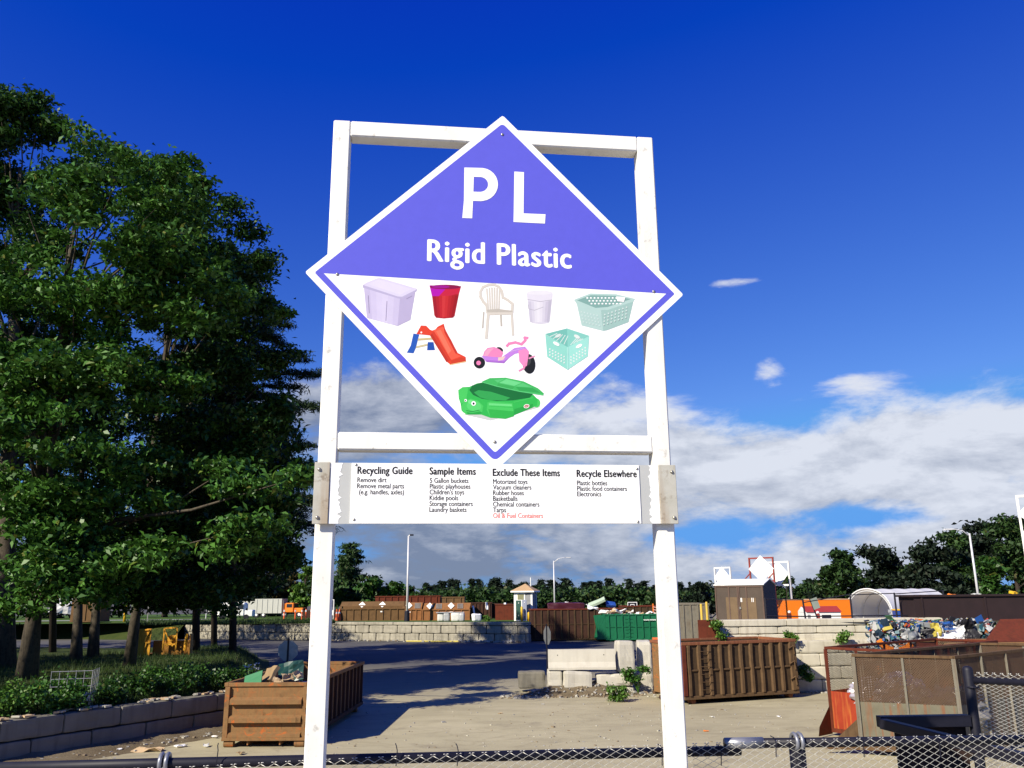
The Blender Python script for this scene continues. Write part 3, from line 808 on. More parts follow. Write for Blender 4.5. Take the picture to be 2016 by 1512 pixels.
# navy steel bracket frame in the bay
zbm = ZAT(1908, 1418, FY)
CC = G(1730, 1421, zbm); EE = G(1838, 1448, zbm); PP = Vector((q0.x - .045, q0.y, zbm))
bf = thing('steel_bracket', 'dark navy angled steel beam bolted to the corner post above the bay', 'beam', (CC.x, CC.y, zbm))
def lc(v): return (v.x - CC.x, v.y - CC.y, v.z - zbm)
MB().bar(lc(CC), lc(PP), .09, .085).build('beam', M_RAIL, bf, .004)
dirE = (EE - CC).normalized()
MB().bar(lc(CC + dirE * .05 + Vector((0, 0, -.006))), lc(EE + dirE * 1.2 + Vector((0, 0, -.006))), .06, .075).build('beam', M_RAIL, bf, .004)
mb = MB(); pA = CC + (PP - CC) * .2
mb.prism([lc(pA + Vector((0, .06, -.04))), lc(PP + Vector((0, .06, -.04))), lc(PP + Vector((0, .06, -1.5))), lc(pA + Vector((0, .06, -1.5)))], (0, .012, 0))
mb.build('apron_plate', rust('dark_apron', (.020, .014, .013), (.035, .018, .014), (.05, .02, .01)), bf)
pier = MB().bx(q0.x - .25, q0.x + 4.5, q0.y + .16, q0.y + .75, 0, DECK - .15).build('concrete_pier', M_CONC)
tag(pier, 'grey concrete pier under the fence run at the right edge', 'pier')
# ------------------------------------------------------------------ block walls
M_CONC_L = concrete('shade_dark_block', (.20, .185, .15), .5, .5, (.09, .085, .07), .45)  # base colour darkened to the tone the left wall has in shade
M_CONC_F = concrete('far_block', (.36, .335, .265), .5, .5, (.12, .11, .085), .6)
M_CONC_R = concrete('pale_block', (.56, .52, .41), .62, .35, (.26, .22, .16), .5)
M_CONC_N = concrete('new_block', (.50, .475, .405), .7, .3, (.34, .31, .25), .3)
def rubble_strip(mb, p, q, n, wd, rnd, s0=.03, s1=.12, zc=0.0):
    for _ in range(n):
        t = rnd.random(); c = p + (q - p) * t + Vector((rnd.uniform(-wd, wd), rnd.uniform(-wd, wd), 0))
        s = rnd.uniform(s0, s1)
        mb.box((c.x, c.y, zc + s * .3), (s * rnd.uniform(.7, 1.6), s, s * rnd.uniform(.5, 1)), rnd.uniform(0, 6), rnd.randrange(3), (rnd.uniform(-.4, .4), rnd.uniform(-.4, .4)))
M_RUBBLE = [plain('rubble_pale', (.40, .38, .31), .9), plain('rubble_brown', (.22, .17, .11), .95), plain('rubble_grey', (.30, .29, .27), .9)]
def add_mesh(mb, other, M):
    o = len(mb.v); mb.v += [tuple(M @ Vector(v)) for v in other.v]
    mb.f += [tuple(o + i for i in f) for f in other.f]; mb.m += other.m
def block_wall(name, label, p, q, z0, courses, bl, bh, bd, mat, cap=None, seed=0, amp=.02, gap=.025, chip=.0, jitter=.02, shift0=0.0, capmat=None, extra=None):
    """a dry-stacked wall of cast blocks from p to q; the wall's front faces the right of p->q"""
    p, q = Vector(p), Vector(q); d = q - p; L = d.length; a = math.atan2(d.y, d.x)
    root = thing(name, label, 'wall', (p.x, p.y, z0), a)
    rnd = random.Random(seed); protos = [rough_block(bl - gap, bd, bh - gap * .6, seed * 10 + k, amp, .05, 6, chip) for k in range(4)]
    for c in range(courses):
        mb = MB(); x = -(bl * .5 if c % 2 else 0) - shift0
        while x < L:
            x1 = x + bl
            cx = x + bl / 2
            if x1 > 0 and cx < L + bl * .4:
                sx = 1.0
                lo, hi = max(x, 0), min(x1, L)
                if hi - lo > .15:
                    M = Matrix.Translation(((lo + hi) / 2, bd / 2 + rnd.uniform(-jitter, jitter), c * bh)) @ Matrix.Rotation(rnd.uniform(-.008, .008), 4, 'Z') @ Matrix.Diagonal(((hi - lo - gap) / (bl - gap), 1, rnd.uniform(.985, 1.0), 1))
                    add_mesh(mb, rnd.choice(protos), M)
            x = x1
        mb.build('block_course', mat, root)
    if cap:
        mb = MB(); x = 0
        while x < L:
            l = min(3.2, L - x)
            rb = rough_block(l - .015, bd + cap[1], cap[0], seed + int(x), amp * .6, .04, 6, chip)
            add_mesh(mb, rb, Matrix.Translation((x + l / 2, bd / 2, courses * bh)))
            x += 3.2
        mb.build('cap_course', capmat or mat, root)
    return root
# left foreground retaining wall
WD = Vector((3.87, 6.34, 0)).normalized(); WN = Vector((-WD.y, WD.x, 0))
W1 = Vector((-10.18, 30.97, 0))
wp0, wp1 = W1 - WD * 26, W1 + WD * 3.6
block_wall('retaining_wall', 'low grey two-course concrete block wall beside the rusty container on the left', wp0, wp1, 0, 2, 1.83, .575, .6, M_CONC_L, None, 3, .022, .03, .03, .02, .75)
def wpt(s, t, z=0): p = W1 + WD * s + WN * t; return Vector((p.x, p.y, z))
# far wall: two courses and a cap
fw0, fw1 = Vector((-36, wl(-36), 0)), Vector((1.30, wl(1.3), 0))
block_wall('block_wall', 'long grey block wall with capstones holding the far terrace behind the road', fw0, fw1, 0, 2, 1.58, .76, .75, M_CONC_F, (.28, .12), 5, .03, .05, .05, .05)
# right walls: a lower one and one set back on top of it
rw0, rw1 = Vector((6.4, 39.0, 0)), Vector((30, 41.2, 0))
RD = (rw1 - rw0).normalized(); RN = Vector((-RD.y, RD.x, 0))
block_wall('concrete_wall', 'pale weathered concrete block wall behind the brown ribbed container', rw0, rw1, 0, 4, 1.85, .555, .65, M_CONC_R, None, 9, .010, .012, .01, .008)
ru0 = rw0 + RD * 3.0 + RN * .55
block_wall('concrete_wall', 'upper pale concrete wall with stained cap edging the terrace under the brown shed', ru0, rw1 + RN * .55, 2.16, 2, 1.85, .34, .6, M_CONC_R, (.30, .10), 11, .010, .012, .012, .008)

# ------------------------------------------------------------------ steel containers
RUST_BR = rust('rust_brown', (.045, .028, .014), (.068, .041, .020), (.028, .017, .010))
RUST_OR = rust('rust_orange', (.150, .082, .034), (.205, .115, .046), (.42, .10, .018), .25, .85, 3, .3, .95)
RUST_DK = rust('rust_dark', (.036, .016, .011), (.052, .022, .013), (.02, .010, .008))
RUST_RED = rust('rust_red', (.085, .018, .009), (.12, .025, .011), (.06, .02, .008))
RUST_TAN = rust('rust_tan', (.080, .046, .022), (.115, .069, .033), (.05, .028, .016), .8)
RUST_FAR = rust('rust_far', (.20, .085, .032), (.26, .115, .042), (.12, .05, .02), .8, .85, 1.2)
RUST_FAR2 = rust('rust_far_brown', (.10, .055, .024), (.14, .078, .032), (.08, .045, .02), .7, .85, 1.2)
GREEN = rust('green_steel', (.006, .105, .045), (.008, .125, .055), (.004, .06, .03), .5, .55, 1.5, .1)
ORANGE = rust('orange_panel', (.55, .13, .015), (.60, .16, .02), (.40, .09, .015), .6, .6, 3)
STEEL_GR = rust('grey_steel', (.13, .12, .095), (.17, .155, .12), (.11, .07, .04), .8, .8, 2)
M_DARKCOAT = plain('dark_coating', (.020, .009, .010), .8, .3, 2)
def container(name, label, base, ang, L, W, H, m, mrib=None, mrail=None, nrib=10, ribw=.13, ribd=.075, group=None, ladder=None, low=.22, ends=True, rollers=True, cat='container', midrail=False, ribs_both=True, flr=.30, rib_lo=None, wall=.05):
    mrib = mrib or m; mrail = mrail or m
    t = thing(name, label, cat, tuple(base), ang, group)
    b = MB()
    b.bx(0, L, 0, wall, low, H - .08).bx(0, L, W - wall, W, low, H - .08).bx(0, wall, wall, W - wall, low, H - .08).bx(L - wall, L, wall, W - wall, low, H - .08)
    b.bx(wall, L - wall, wall, W - wall, low, flr)
    b.build('body', m, t)
    rl = MB()
    rl.bx(-.05, L + .05, -.07, .05, H - .12, H).bx(-.05, L + .05, W - .05, W + .07, H - .12, H).bx(-.05, .06, .05, W - .05, H - .118, H - .002).bx(L - .06, L + .05, .05, W - .05, H - .118, H - .002)
    rl.build('top_rail', mrail, t, .01)
    rl = MB(); z0 = low - .08
    rl.bx(-.02, L + .02, -.06, .10, z0, low + .06).bx(-.02, L + .02, W - .10, W + .06, z0, low + .06)
    rl.build('bottom_rail', mrib, t, .008)
    r = None; zt = H - .125; zb = low + .065
    for i in range(nrib):
        x = L * (i + .5) / nrib
        if r is None:
            q = MB(); a = ribw / 2
            q.prism([(-a, 0, zb), (-a * .62, -ribd, zb + .05), (a * .62, -ribd, zb + .05), (a, 0, zb)], (0, 0, .001))
            q = MB(); k = 5
            rnd = random.Random(len(label))
            prof = [(-a, .0), (-a * .62, -ribd), (a * .62, -ribd), (a, .0)]
            o = 0
            for j in range(k + 1):
                z = zb + (zt - zb) * j / k; wob = rnd.uniform(-.012, .012) if 0 < j < k else 0
                q.v += [(px + wob, py + abs(wob) * .6, z) for (px, py) in prof]
            for j in range(k):
                for s in range(3):
                    q.f.append((j * 4 + s, j * 4 + s + 1, j * 4 + s + 5, j * 4 + s + 4)); q.m.append(0)
            q.f += [(0, 1, 2, 3), (k * 4 + 3, k * 4 + 2, k * 4 + 1, k * 4)]; q.m += [0, 0]
            r = q.build('rib', mrib, t); r.location = (x, 0, 0)
        else: share(r, t, (x, 0, 0))
        if ribs_both: share(r, t, (L - x, W, 0), math.pi)
    if midrail:
        zz = (zt + zb) * .5
        MB().bx(.02, L - .02, -ribd * .55, 0, zz - .03, zz + .03).build('mid_rail', mrib, t)
    if ladder:
        x0, x1 = ladder; d = -ribd - .02
        ld = MB(); 
        for k in range(6):
            z = low + .28 + k * (H - low - .65) / 5
            ld.tube([(x0, d, z), (x1, d, z)], .014, 6)
        ld.build('ladder', mrib, t)
    if rollers:
        ro = None
        for (x, y) in ((.45, .22), (.45, W - .22), (L - .35, .22), (L - .35, W - .22)):
            if ro is None:
                ro = MB().tube([(0, -.15, .11), (0, .15, .11)], .11, 14).bx(-.05, .05, -.13, .13, .12, low + .02).build('roller', mrail, t); ro.location = (x, y, 0)
            else: share(ro, t, (x, y, 0))
    return t
def litter(name, label, cat, pos, size, mat, rz=0, tilt=(0, 0), group=None, crumple=.15, seed=1, cuts=5):
    """a bent sheet with thickness"""
    rnd = random.Random(seed); n = cuts
    mb = MB(); off = Vector((seed * 1.3, seed * 2.1, 0))
    def P(i, j, top):
        x, y = (i / n - .5) * size[0], (j / n - .5) * size[1]
        z = mnoise.noise(Vector((x / size[0] * 2.2, y / size[1] * 2.2, 0)) + off) * crumple * max(size[0], size[1])
        ex = mnoise.noise(Vector((x / size[0] * 3 + 9, y / size[1] * 3, 2)) + off) * crumple * .5
        return (x * (1 + ex), y * (1 + ex), z + (size[2] if top else 0))
    o = 0
    for top in (0, 1):
        for i in range(n + 1):
            for j in range(n + 1): mb.v.append(P(i, j, top))
    k = n + 1
    for i in range(n):
        for j in range(n):
            a = i * k + j
            mb.f.append((a, a + 1, a + k + 1, a + k)); mb.f.append((k * k + a, k * k + a + k, k * k + a + k + 1, k * k + a + 1)); mb.m += [0, 0]
    for i in range(n):
        for (a, b2) in (((i * k), ((i + 1) * k)), ((i * k + n), ((i + 1) * k + n)), (i, i + 1), (n * k + i, n * k + i + 1)):
            mb.f.append((a, b2, k * k + b2, k * k + a)); mb.m.append(0)
    M = Matrix.Rotation(rz, 4, 'Z') @ Matrix.Rotation(tilt[0], 4, 'X') @ Matrix.Rotation(tilt[1], 4, 'Y')
    mb.v = [tuple(M @ Vector(v)) for v in mb.v]
    o = mb.build(name, mat, None, loc=tuple(pos))
    return tag(o, label, cat, group)
# the rusty container at left, end on
DL, DRt = G(441, 1470), G(602, 1470)
DA_ = R_(88.5); DW = (DRt - DL).length; DH = 1.84
dump = container('roll_off_container', 'rusty open-top waste container seen end on beside the left sign post', (DRt.x, DRt.y, 0), DA_, 8.2, DW, DH, RUST_OR, RUST_DK, RUST_OR, 13, .14, .09, None, None, .28, rollers=False, flr=.36)
e = MB()
for z0, z1 in ((1.22, 1.42), (.70, .90), (.28, .42)):
    e.prism([(-.005, .16, z0), (-.16, .16, z0), (-.16, .16, z0 + (z1 - z0) * .62), (-.005, .16, z1)], (0, DW - .32, 0))
    e.build('end_ledge', RUST_OR, dump); e = MB()
for y0 in (-.02, DW - .13): MB().bx(-.10, .04, y0, y0 + .15, .18, DH - .122).build('corner_post', RUST_OR, dump, .01)
MB().bx(-.16, .0, -.02, DW + .02, .19, .275).build('sill', RUST_OR, dump, .008)
rr = MB().tube([(-.02, 0, .105), (-.02, .29, .105)], .105, 14).build('roller', RUST_OR, dump, smooth=False); rr.location = (0, .04, 0)
for y in (DW - .33,): share(rr, dump, (0, y, 0))
for x, y in ((7.6, .04), (7.6, DW - .33)): share(rr, dump, (x, y, 0))
for y in (.78, DW - .75): MB().bx(-.06, 7.5, y - .02, y + .02, .06, .27).build('skid', RUST_OR, dump)
for i, z in enumerate((.55, .95, 1.35)): MB().bx(-.13, -.09, -.10, .03, z, z + .16).build('hinge', RUST_DK, dump)
M_CARD = plain('cardboard', (.46, .33, .19), .9, .2, 4)
M_CARD2 = plain('brown_card', (.28, .19, .10), .9, .25, 5)
M_TARP = plain('dark_green_sheet', (.015, .055, .045), .35, .3, 4)
M_GRN = plain('green_card', (.02, .16, .06), .6)
M_PALE = plain('pale_plastic', (.62, .62, .58), .5)
M_WHT = plain('white_plastic', (.80, .80, .80), .4)
def dlp(px, py, Y): p = AT(px, py, Y); return p
# a bed of mixed waste fills the container, the bigger pieces lie on it
wb = MB(); rnd = random.Random(4)
for _ in range(420):
    x, y = rnd.uniform(.2, 7.9), rnd.uniform(.15, DW - .15); s = rnd.uniform(.12, .4)
    zt = 1.45 + .25 * math.exp(-((x - 1.6) / 1.2) ** 2 - ((y - DW * .38) / .9) ** 2) - .35 * min(1, max(0, (x - 2.5) / 3))
    wb.box((x, y, zt - rnd.uniform(.02, .2)), (s, s * rnd.uniform(.4, 1), .02 + .06 * rnd.random()), rnd.uniform(0, 6), rnd.randrange(4), (rnd.uniform(-.7, .7), rnd.uniform(-.7, .7)))
wb.bx(.06, 8.1, .06, DW - .06, .4, 1.05, 1)
wb.v = [tuple(Matrix.Rotation(DA_, 3, 'Z') @ Vector(v)) for v in wb.v]
waste = struct(wb.build('mixed_waste', [M_CARD, M_CARD2, M_PALE, M_TARP], loc=(DRt.x, DRt.y, 0)), 'stuff')
tag(waste, 'mixed scraps filling the rusty container at left', 'waste')
Yd = DRt.y
litter('framed_board', 'green board with white frame leaning out of the rusty container', 'board', AT(499, 1338, Yd + .5), (.62, .42, .03), M_GRN, .2, (.9, -.5), None, .01, 2)
tp = litter('upholstered_panel', 'tan padded panel tilted on top of the rusty container load', 'panel', AT(534, 1331, Yd + .9), (.62, .5, .12), M_CARD2, -.5, (.9, -.35), None, .10, 3)
litter('plastic_sheet', 'dark green crumpled sheet standing out of the rusty container', 'sheet', AT(573, 1322, Yd + 1.5), (.8, .62, .04), M_TARP, .3, (1.1, -.2), None, .18, 4)
for i, (px, py, s, la) in enumerate(((547, 1340, .34, 'pale torn cardboard flap in front of the green sheet in the rusty container'), (566, 1333, .40, 'upright jagged cardboard piece amid the rusty container load'), (588, 1328, .44, 'bent cardboard piece next to the left sign post on the container load'), (525, 1343, .25, 'small cream scrap at the rim of the rusty container'))):
    litter('cardboard_piece', la, 'cardboard', AT(px, py, Yd + .45 + .1 * i), (s, s * .6, .015), M_CARD, .7 * i, (.6 + .2 * i, .4 - .25 * i), None, .25, 10 + i)

# the brown ribbed container at right
BL, BR = G(1349, 1388), G(1573, 1373.5)
BA = math.atan2(BR.y - BL.y, BR.x - BL.x); BLen = (BR - BL).length
brn = container('roll_off_container', 'brown ribbed waste container with side ladder standing before the pale concrete wall', (BL.x, BL.y, 0), BA, BLen, 2.45, 2.40, RUST_BR, RUST_TAN, rust('rust_rail', (.16, .055, .028), (.20, .075, .035), (.30, .13, .05)), 11, .17, .10, None, (BLen * 1.5 / 11, BLen * 2.5 / 11), .26, midrail=True)
MB().bx(-.045, -.006, .12, 2.33, .3, 2.27).build('end_panel', RUST_OR, brn)
MB().bx(-.075, -.046, .35, 1.55, .95, 1.75).build('orange_plate', ORANGE, brn)
MB().bx(-.09, -.046, 1.0, 1.15, 1.35, 2.2).build('end_rib', RUST_DK, brn)
MB().bx(-.09, -.046, .40, 1.0, .32, .90).build('hook_recess', RUST_DK, brn)
MB().tube([(-.25, .7, .16), (.3, .7, .16)], .10, 12).tube([(-.2, 1.6, .14), (.3, 1.6, .14)], .09, 12).build('nose_roller', RUST_DK, brn)
for (x, mm) in ((BLen - .10, RUST_TAN), (.03, RUST_RED)): MB().bx(x - .09, x + .09, -.095, .0, .33, 2.27).build('corner_post', mm, brn, .012)
ch = MB()
for k in range(3): ch.tube([(BLen - .42, -.10, 2.0 - .62 * k), (BLen - .20, -.15, 2.12 - .62 * k), (BLen - .14, -.13, 1.78 - .62 * k)], .035, 6)
ch.build('latch_bar', RUST_TAN, brn)

# ------------------------------------------------------------------ concrete barrier pile
SB = G(1160, 1368).y
def pblock(name, label, px0, px1, py0, py1, Y, depth, mat=None, rz=0, tilt=0, seed=1, cat='concrete block', zmin=None, chip=.06, amp=.025):
    a, b = AT(px0, py1, Y), AT(px1, py0, Y)
    wd, ht = b.x - a.x, abs(b.z - a.z)
    rb = rough_block(wd, depth, ht, seed, amp, .07, 7, chip)
    if tilt:
        M = Matrix.Rotation(tilt, 4, 'Y'); rb.v = [tuple(M @ Vector(v)) for v in rb.v]
    o = rb.build(name, mat or M_CONC_N, None, loc=((a.x + b.x) / 2, Y + depth / 2, a.z), rz=rz)
    return tag(o, label, cat)
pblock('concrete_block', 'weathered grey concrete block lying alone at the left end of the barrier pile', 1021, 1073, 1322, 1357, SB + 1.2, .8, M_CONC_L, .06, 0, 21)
pblock('concrete_block', 'narrow upright pale block under the left end of the concrete barrier', 1079, 1106, 1319, 1358, SB + .5, .9, None, .03, 0, 22)
pblock('concrete_block', 'large pale block under the middle of the barrier, its corner sunk in dirt', 1108, 1163, 1322, 1368, SB + .2, 1.0, None, .10, .05, 23)
pblock('concrete_block', 'wedge-ended pale block beneath the standing block, topmost of two', 1176, 1248, 1326, 1352, SB + .5, .9, None, -.02, -.03, 24, chip=.12)
pblock('concrete_block', 'half-buried pale block at ground level behind the green weed', 1184, 1250, 1353, 1376, SB + .45, .9, None, .02, 0, 25, chip=.10)
pblock('concrete_block', 'tall pale block standing on end at the right of the barrier', 1214, 1246, 1262, 1325, SB + .7, .75, None, .12, .03, 26)
pblock('concrete_block', 'broken grey block beside the orange container end, upper one', 1259, 1284, 1262, 1322, SB + 1.3, 1.3, None, -.1, 0, 27)
pblock('concrete_block', 'broken grey block beside the orange container end, lower one', 1254, 1284, 1323, 1378, SB + 1.2, 1.3, None, .05, 0, 28, chip=.12)
a, b = AT(1080, 1320, SB + .45), AT(1213, 1324, SB + .45); zt = ZAT(1080, 1279, SB + .45)
bh = zt - a.z - .02; blen = b.x - a.x
jb = MB(); n = 14
prof = [(-.30, 0), (-.30, .10), (-.17, .33), (-.11, bh), (.11, bh), (.17, .33), (.30, .10), (.30, 0)]
for i in range(n + 1):
    x = blen * i / n
    for (y, z) in prof: jb.v.append((x + mnoise.noise(Vector((x * 3, z * 5, 1))) * .012, y + mnoise.noise(Vector((x * 2, z * 4, y))) * .012, z + mnoise.noise(Vector((x * 1.7, y * 3, z))) * .014))
k = len(prof)
for i in range(n):
    for j in range(k): jb.f.append((i * k + j, i * k + (j + 1) % k, (i + 1) * k + (j + 1) % k, (i + 1) * k + j)); jb.m.append(0)
jb.f += [tuple(range(k)), tuple(n * k + k - 1 - j for j in range(k))]; jb.m += [0, 0]
jr = thing('concrete_barrier', 'long pale sloped traffic barrier lying across the pile of blocks', 'barrier', (a.x, a.y + .3, a.z + .015), -.03)
jb.build('barrier_body', M_CONC_N, jr)
M_HOLE = plain('dark_hole', (.02, .018, .015), .9)
for x in (blen * .14, blen * .83): MB().tube([(x, -.150, bh * .72), (x, -.115, bh * .72)], .022, 8).build('lifting_hole', M_HOLE, jr)
dm = MB(); n = 26
mc = Vector((2.6, SB + .35, 0))
def dh(x, y): 
    r = math.hypot((x - .4) / 2.9, (y + .1) / 1.15)
    return max(0, .34 * (1 - r)) + (.06 * mnoise.fractal(Vector((x * 1.8, y * 1.8, 0)), .9, 2, 4) if r < 1.15 else -.02) + .45 * math.exp(-((x - 1.15) / .55) ** 2 - ((y - .55) / .45) ** 2) + .18 * math.exp(-((x + .9) / .8) ** 2 - ((y + .1) / .5) ** 2)
for i in range(n + 1):
    for j in range(n + 1):
        x, y = (i / n - .5) * 7.4, (j / n - .5) * 3.4
        dm.v.append((mc.x + x, mc.y + y, dh(x, y) - .015))
for i in range(n):
    for j in range(n): dm.f.append((i * (n + 1) + j, (i + 1) * (n + 1) + j, (i + 1) * (n + 1) + j + 1, i * (n + 1) + j + 1)); dm.m.append(0)
struct(dm.build('dirt_mound', M_DIRT, smooth=True))
rb = MB(); rnd = random.Random(8)
for _ in range(260):
    x, y = rnd.uniform(-3.2, 3.6), rnd.uniform(-1.5, .2); s = rnd.uniform(.02, .10) * (1.6 if rnd.random() < .12 else 1)
    rb.box((mc.x + x, mc.y + y, max(0, dh(x, y)) + s * .2), (s * rnd.uniform(.8, 1.8), s, s * .6), rnd.uniform(0, 6), rnd.randrange(3), (rnd.uniform(-.5, .5), rnd.uniform(-.5, .5)))
rubble_strip(rb, Vector((8, 38.2, 0)), rw0 + RD * 9, 60, .25, rnd, .02, .08)
rubble_strip(rb, rw0 + RD * 6.5 - RN * .25, rw0 + RD * 10 - RN * .25, 90, .18, rnd, .02, .09)
rubble_strip(rb, fw0 + (fw1 - fw0) * .82 + Vector((0, -.5, 0)), fw1 + Vector((-.3, -.5, 0)), 110, .3, rnd, .05, .28)
rubble_strip(rb, fw0 + (fw1 - fw0) * .45 + Vector((0, -.6, 0)), fw0 + (fw1 - fw0) * .8 + Vector((0, -.6, 0)), 60, .4, rnd, .05, .22)
struct(tag(rb.build('rubble', M_RUBBLE), 'loose stone and concrete crumbs at the foot of the walls', 'rubble'), 'stuff')
dr = MB(); n = 40        # dirt along the foot of the left wall
for i in range(n + 1):
    s = -12 + 14.5 * i / n
    for j, (t, h) in enumerate(((-.02, .16), (-.35, .10), (-.9, .035), (-1.7, -.01))):
        p = wpt(s, t + (.25 * mnoise.noise(Vector((s * .9, j, 3))) if j else 0)); dr.v.append((p.x, p.y, h * (1 + .7 * mnoise.noise(Vector((s * 1.3, t * 2, 0))))))
for i in range(n):
    for j in range(3): dr.f.append((i * 4 + j, i * 4 + j + 1, i * 4 + j + 5, i * 4 + j + 4)); dr.m.append(0)
struct(dr.build('dirt_strip', M_DIRT, smooth=True))
lr = MB(); rnd = random.Random(12)
for _ in range(170):
    p = wpt(rnd.uniform(-7, 2), -abs(rnd.gauss(.2, .8))); s = rnd.uniform(.02, .075)
    lr.box((p.x, p.y, .04 + s * .2), (s * 1.5, s, s * .5), rnd.uniform(0, 6), rnd.randrange(3))
struct(tag(lr.build('gravel_crumbs', M_RUBBLE), 'small crumbs of stone scattered along the left wall', 'rubble'), 'stuff')
for i, (px, py, sx, sy, m, la) in enumerate(((292, 1476, .85, .32, M_CARD, 'flat torn cardboard lying in the dirt below the left wall'), (356, 1468, .35, .16, M_WHT, 'white rag on the dirt below the left wall'), (406, 1467, .26, .16, M_PALE, 'pale crushed cup near the rusty container corner'), (423, 1450, .22, .07, M_WHT, 'thin white strip beside the container corner at the wall foot'), (235, 1475, .14, .12, M_WHT, 'small white scrap at the foot of the left wall'), (474, 1482, .22, .16, M_CARD2, 'brown clod on the ground in front of the rusty container'), (133, 1505, .2, .08, M_WHT, 'white scrap at the bottom left under the wall'))):
    p = G(px, py, .05); litter('litter_scrap', la, 'litter', (p.x, p.y, .05), (sx, sy, .02), m, i * .9, (0.06, 0), None, .18, 30 + i)
# ------------------------------------------------------------------ far containers across the road
FY0 = G(1180, 1263).y
p0 = Vector((XAT(1047, 1265, FY0 + 1.6), FY0 + 1.6, 0))
container('roll_off_container', 'long dark brown container standing beyond the road left of the green one', p0, R_(4), 9.0, 2.4, 2.95, RUST_DK, RUST_BR, RUST_RED, 14, .16, .09, None, None, .15, midrail=True)
p0 = Vector((XAT(1230, 1265, FY0 + 3.4), FY0 + 3.4, 0))
container('roll_off_container', 'brown container seen only as a top rim above the green container', p0, R_(3), 8.0, 2.4, 3.15, RUST_BR, RUST_BR, RUST_RED, 12, .16, .09, None, None, .15)
gp = Vector((XAT(1192, 1264, FY0), FY0 - .6, 0))
grn = container('roll_off_container', 'bright green waste container with side ladder and a pale heap of scrap', gp, R_(1), 8.2, 2.4, 2.46, GREEN, GREEN, GREEN, 13, .14, .10, None, (1.75, 2.45), .22, midrail=True)
q = MB()
for y in (.0, 2.3): q.prism([(-.01, y, .22), (-.85, y, .22), (-.62, y, 1.2), (-.85, y, 2.3), (-.01, y, 2.4)], (0, .09, 0))
q.bx(-.80, -.01, .09, 2.3, .20, .32).build('nose_frame', GREEN, grn)
MB().bar((-.85, .04, 2.34), (-.7, .04, .25), .12, .12).bar((-.6, .04, 1.25), (-.05, .04, 2.3), .1, .1).bar((-.6, .04, 1.2), (-.05, .04, .3), .1, .1).build('nose_brace', GREEN, grn)
sg = MB().bx(3.5, 4.75, -.118, -.112, 1.84, 1.99).build('name_plate', rust('plate_green', (.006, .10, .045), (.01, .12, .05), (.004, .06, .03), .3), grn)
dk = DECK; DECK = 0.0
tt = text_obj('WASTE SYSTEMS', 'lettering', sg, 3.55, 1.86, .12, .11, 1.15, .04, M_PANEL)
DECK = dk
M_PINKW = plain('faded_pink_plastic', (.55, .30, .26), .6)
rnd = random.Random(5)
for i in range(13):
    la = 'pale scrap lying on the heap in the green container'
    px = 1188 + i * 9.5 + rnd.uniform(-3, 3)
    litter('scrap_piece', la, 'scrap', AT(px, 1207 - 3 * math.sin(i * .5) - rnd.uniform(0, 2), FY0 + .4 + rnd.uniform(-.4, 1.2)), (rnd.uniform(.4, 1.0), rnd.uniform(.3, .6), .06), (M_PALE, M_WHT, M_CARD)[i % 3], rnd.uniform(0, 3), (rnd.uniform(-.4, .4), rnd.uniform(-.4, .4)), 'scrap pieces on the green container', .3, 60 + i)
hb = MB()
for _ in range(120):
    s = rnd.uniform(.2, .6); hb.box((rnd.uniform(.2, 8), rnd.uniform(.3, 2.1), 2.25 + rnd.uniform(-.2, .15)), (s, s * .7, .08), rnd.uniform(0, 6), rnd.randrange(4), (rnd.uniform(-.5, .5), rnd.uniform(-.5, .5)))
hb.bx(.1, 8.1, .1, 2.3, .4, 2.1, 2)
o = hb.build('mixed_waste', [M_PALE, M_CARD, M_CARD2, M_WHT], loc=tuple(gp)); struct(tag(o, 'mixed pale waste filling the green container', 'waste'), 'stuff')
p0 = Vector((XAT(1341, 1258, 76), 76, 0))
container('roll_off_container', 'grey brown weathered container partly behind the right sign post', p0, R_(-3), 2.55, 6.0, ZAT(1370, 1188, 76), STEEL_GR, STEEL_GR, STEEL_GR, 4, .16, .09, None, None, .12, ribs_both=True)
sp = MB().bx(0, 1.1, -.03, 0, 0, .01).v
plate = MB().prism([(0, 0, 2.18), (1.0, 0, 2.18), (1.0, 0, 3.16), (0, 0, 3.16)], (0, .04, 0)).build('steel_plate', RUST_RED, None, loc=(XAT(1374, 1240, 39.7), 39.6, 0), rz=R_(4))
tag(plate, 'rust red steel plate closing the left end of the upper concrete wall', 'steel plate')
for i, (px, top) in enumerate(((1382, 1190), (1393, 1186))):
    b0 = AT(px, 1222, 41.5)
    o = MB().tube([(0, 0, -.9), (0, 0, ZAT(px, top, 41.5) - b0.z)], .055, 10).tube([(0, 0, ZAT(px, top, 41.5) - b0.z - .001), (0, 0, ZAT(px, top, 41.5) - b0.z + .03)], [.055, .03], 10).build('yellow_pole', plain('pole_yellow', (.62, .42, .06), .6), None, loc=tuple(b0))
    tag(o, ('thin' if i == 0 else 'taller') + ' yellow pole ' + ('between the grey container and its taller twin' if i == 0 else 'just left of the brown shed'), 'pole')

